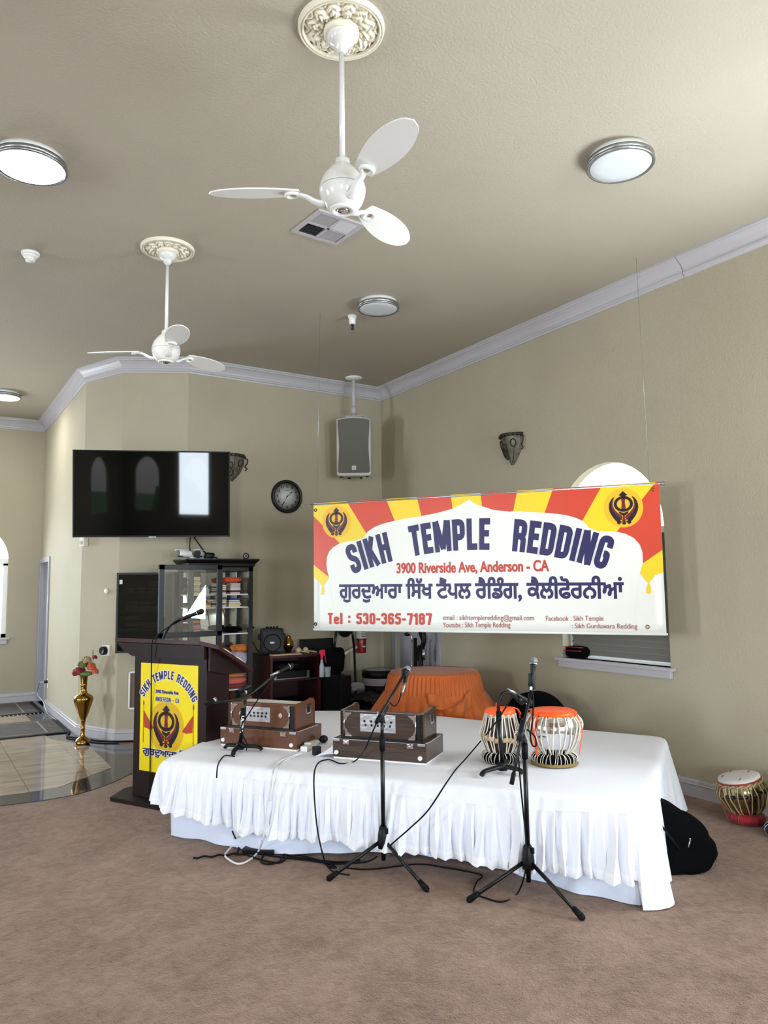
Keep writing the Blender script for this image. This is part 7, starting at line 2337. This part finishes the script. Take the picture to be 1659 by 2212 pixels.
cable([at_dist(600, 1454, D3 + 0.1), at_dist(565, 1500, D3 + 0.04), at_dist(535, 1545, D3 - 0.01), at_dist(521, 1570, D3 - 0.03), at_dist(525, 1590, D3 - 0.03), at_dist(533, 1606, D3 - 0.02), on_z(532, 1622, zs_)], 0.0042, 'rubber', 'black cable sloping from the boom microphone down the short stand')
cable([at_dist(396, 1338, 6.4), on_plane(362, 1356, LO, LY), on_plane(334, 1378, LO - LY * 0.06, LY), on_plane(328, 1392, LO - LY * 0.065, LY), on_plane(327, 1430, LO - LY * 0.05, LY), on_plane(326.5, 1520, LO - LY * 0.015, LY), on_plane(325, 1600, LO - LY * 0.015, LY), on_plane(324, 1665, LO - LY * 0.015, LY), on_plane(323, 1715, LO - LY * 0.02, LY)], 0.0045, 'rubber', 'black cable hanging straight down over the yellow lectern sign')
cable([at_dist(1148, 1492, D2 + 0.1), at_dist(1152, 1510, D2 + 0.08), at_dist(1150, 1560, D2 + 0.03), at_dist(1146, 1590, D2 + 0.01), at_dist(1150, 1610, D2 + 0.0), at_dist(1158, 1610, D2 + 0.0), at_dist(1155, 1590, D2 + 0.0), at_dist(1138, 1576, D2 - 0.02)], 0.0042, 'rubber', 'black cable looped round the boom of the stand in front of the drums')
cable([at_dist(1119, 1610, D2 + 0.02), at_dist(1121, 1650, D2 + 0.02), at_dist(1125, 1700, D2 + 0.02), at_dist(1131, 1760, D2 + 0.02), at_dist(1135, 1800, D2 + 0.02), at_dist(1137, 1870, D2 - 0.02), on_z(1118, 1930, 0.006), on_z(1085, 1948, 0.006), on_z(1050, 1940, 0.006), on_z(1024, 1928, 0.006), on_z(1030, 1905, 0.006), on_z(1042, 1893, 0.006), on_z(1025, 1886, 0.006), on_z(960, 1874, 0.006), on_z(900, 1867, 0.006), on_z(800, 1878, 0.006), on_z(740, 1874, 0.006)], 0.0042, 'rubber', 'black cable falling from the drum microphone stand and running along the carpet')
# white extension lead and power strip
t = thing('power_strip', 'white power strip lying between the two harmoniums', 'power strip', (on_z(656, 1624, ZT).x, on_z(656, 1624, ZT).y, ZT))
e_ = on_z(695, 1600, ZT) - on_z(656, 1624, ZT); t.rotation_euler = (0, 0, math.atan2(e_.y, e_.x))
mb = MB(); mb.box(0, 0.24, -0.024, 0.024, 0, 0.034, 0.006); mb.obj('housing', 'white', t)
mb = MB(); mb.box(0.07, 0.11, -0.026, 0.024, 0.034, 0.045, 0.003); mb.obj('socket_face', 'white', t)
t = thing('plug_adapter', 'black plug adapter pushed onto the white power strip', 'plug', on_z(684, 1619, ZT + 0.035)); t.location.z = ZT + 0.046
mb = MB(); mb.box(-0.025, 0.025, -0.02, 0.02, -0.046, 0.01, 0.006); mb.obj('body', 'black', t)
t = thing('plug_adapter', 'round black plug behind the white napkin on the stage', 'plug', on_z(699, 1606, ZT)); t.location.z = ZT
mb = MB(); mb.ball((0, 0, 0.03), 0.028, 1.2, 0.8, 1, 16, 10); mb.obj('body', 'black', t)
cable([on_z(652, 1627, ZT + 0.02), on_z(630, 1634, zs_), on_z(604, 1645, zs_), on_z(594, 1655, zs_), front(589, 1672), front(585, 1700), front(578, 1740), front(574, 1780), front(567, 1815), on_z(556, 1842, 0.01), on_z(535, 1860, 0.01), on_z(514, 1866, 0.01), on_z(496, 1858, 0.01), on_z(486, 1848, 0.01), on_z(492, 1838, 0.01), on_z(500, 1829, 0.01)], 0.0058, 'whitecable', 'white power cord dropping over the stage skirt and looping on the carpet')
cable([on_z(648, 1630, zs_ - 0.002), on_z(622, 1640, zs_ - 0.002), on_z(608, 1650, zs_ - 0.002), front(600, 1668), front(592, 1700), front(584, 1730)], 0.004, 'whitecable', 'thinner white cord beside the power cord on the skirt')
# napkin draped by the dark harmonium
mb = MB()
n0, n1, n2 = on_z(682, 1634, ZT + 0.004), on_z(722, 1637, ZT + 0.004), on_z(726, 1602, ZT + 0.004)
ux = (n1 - n0); uy = Vector((-ux.y, ux.x, 0)).normalized()
def nap(u, v):
    z = 0.004 + 0.11 * (u ** 1.3) * (0.35 + 0.65 * v) + 0.012 * math.sin(v * 11 + u * 4) * (0.3 + u)
    p = n0 + ux * u + uy * (0.16 * v * (0.4 + 0.6 * u))
    return (p.x, p.y, ZT + max(0.003, z))
mb.grid(nap, 24, 18); o = mb.obj('cloth_napkin', 'whitecloth', thick=0.004); tag(recenter(o), 'crumpled white napkin propped against the left end of the dark harmonium', 'napkin')
# cables on the carpet below the skirt
cz = 0.007
tw = [on_z(418 + i * 7.5, 1853 - 1.2 * i * 0.55 + 1.5 * math.sin(i * 1.5), cz + 0.004) for i in range(17)]
cable(tw[::-1] , 0.006, 'rubber', 'twisted end of a black cable lying on the carpet at the left of the skirt', sub=3)
cable([front(502, 1796), on_z(509, 1812, 0.05), on_z(516, 1830, cz), on_z(512, 1845, cz), on_z(530, 1846, cz), on_z(560, 1856, cz), on_z(600, 1864, cz), on_z(618, 1852, cz), on_z(604, 1838, cz), on_z(572, 1834, cz), on_z(575, 1846, cz), on_z(620, 1853, cz), on_z(690, 1862, cz), on_z(720, 1868, cz)], 0.005, 'rubber', 'black cable looped on the carpet below the left part of the skirt')
cable([on_z(545, 1836, cz), on_z(570, 1843, cz), on_z(563, 1860, cz), on_z(580, 1867, cz), on_z(605, 1860, cz), on_z(612, 1846, cz), on_z(640, 1852, cz), on_z(700, 1860, cz), on_z(745, 1862, cz), on_z(778, 1858, cz)], 0.005, 'rubber', 'second black cable looped on the carpet under the skirt hem')
cable([on_z(600, 1842, cz), on_z(640, 1846, cz), on_z(680, 1856, cz), on_z(712, 1866, cz), on_z(726, 1874, cz), on_z(712, 1872, cz), on_z(700, 1862, cz), on_z(730, 1866, cz), on_z(790, 1862, cz), on_z(815, 1850, 0.03)], 0.005, 'rubber', 'black cable bundle running to the foot of the middle tripod stand')
mb = MB(); mb.box(-0.10, 0.10, -0.03, 0.03, 0, 0.03, 0.006); o = mb.obj('power_strip', 'black'); o.location = on_z(560, 1843, 0.0); o.rotation_euler = (0, 0, -0.75); tag(o, 'black power strip on the carpet tucked under the skirt hem', 'power strip')
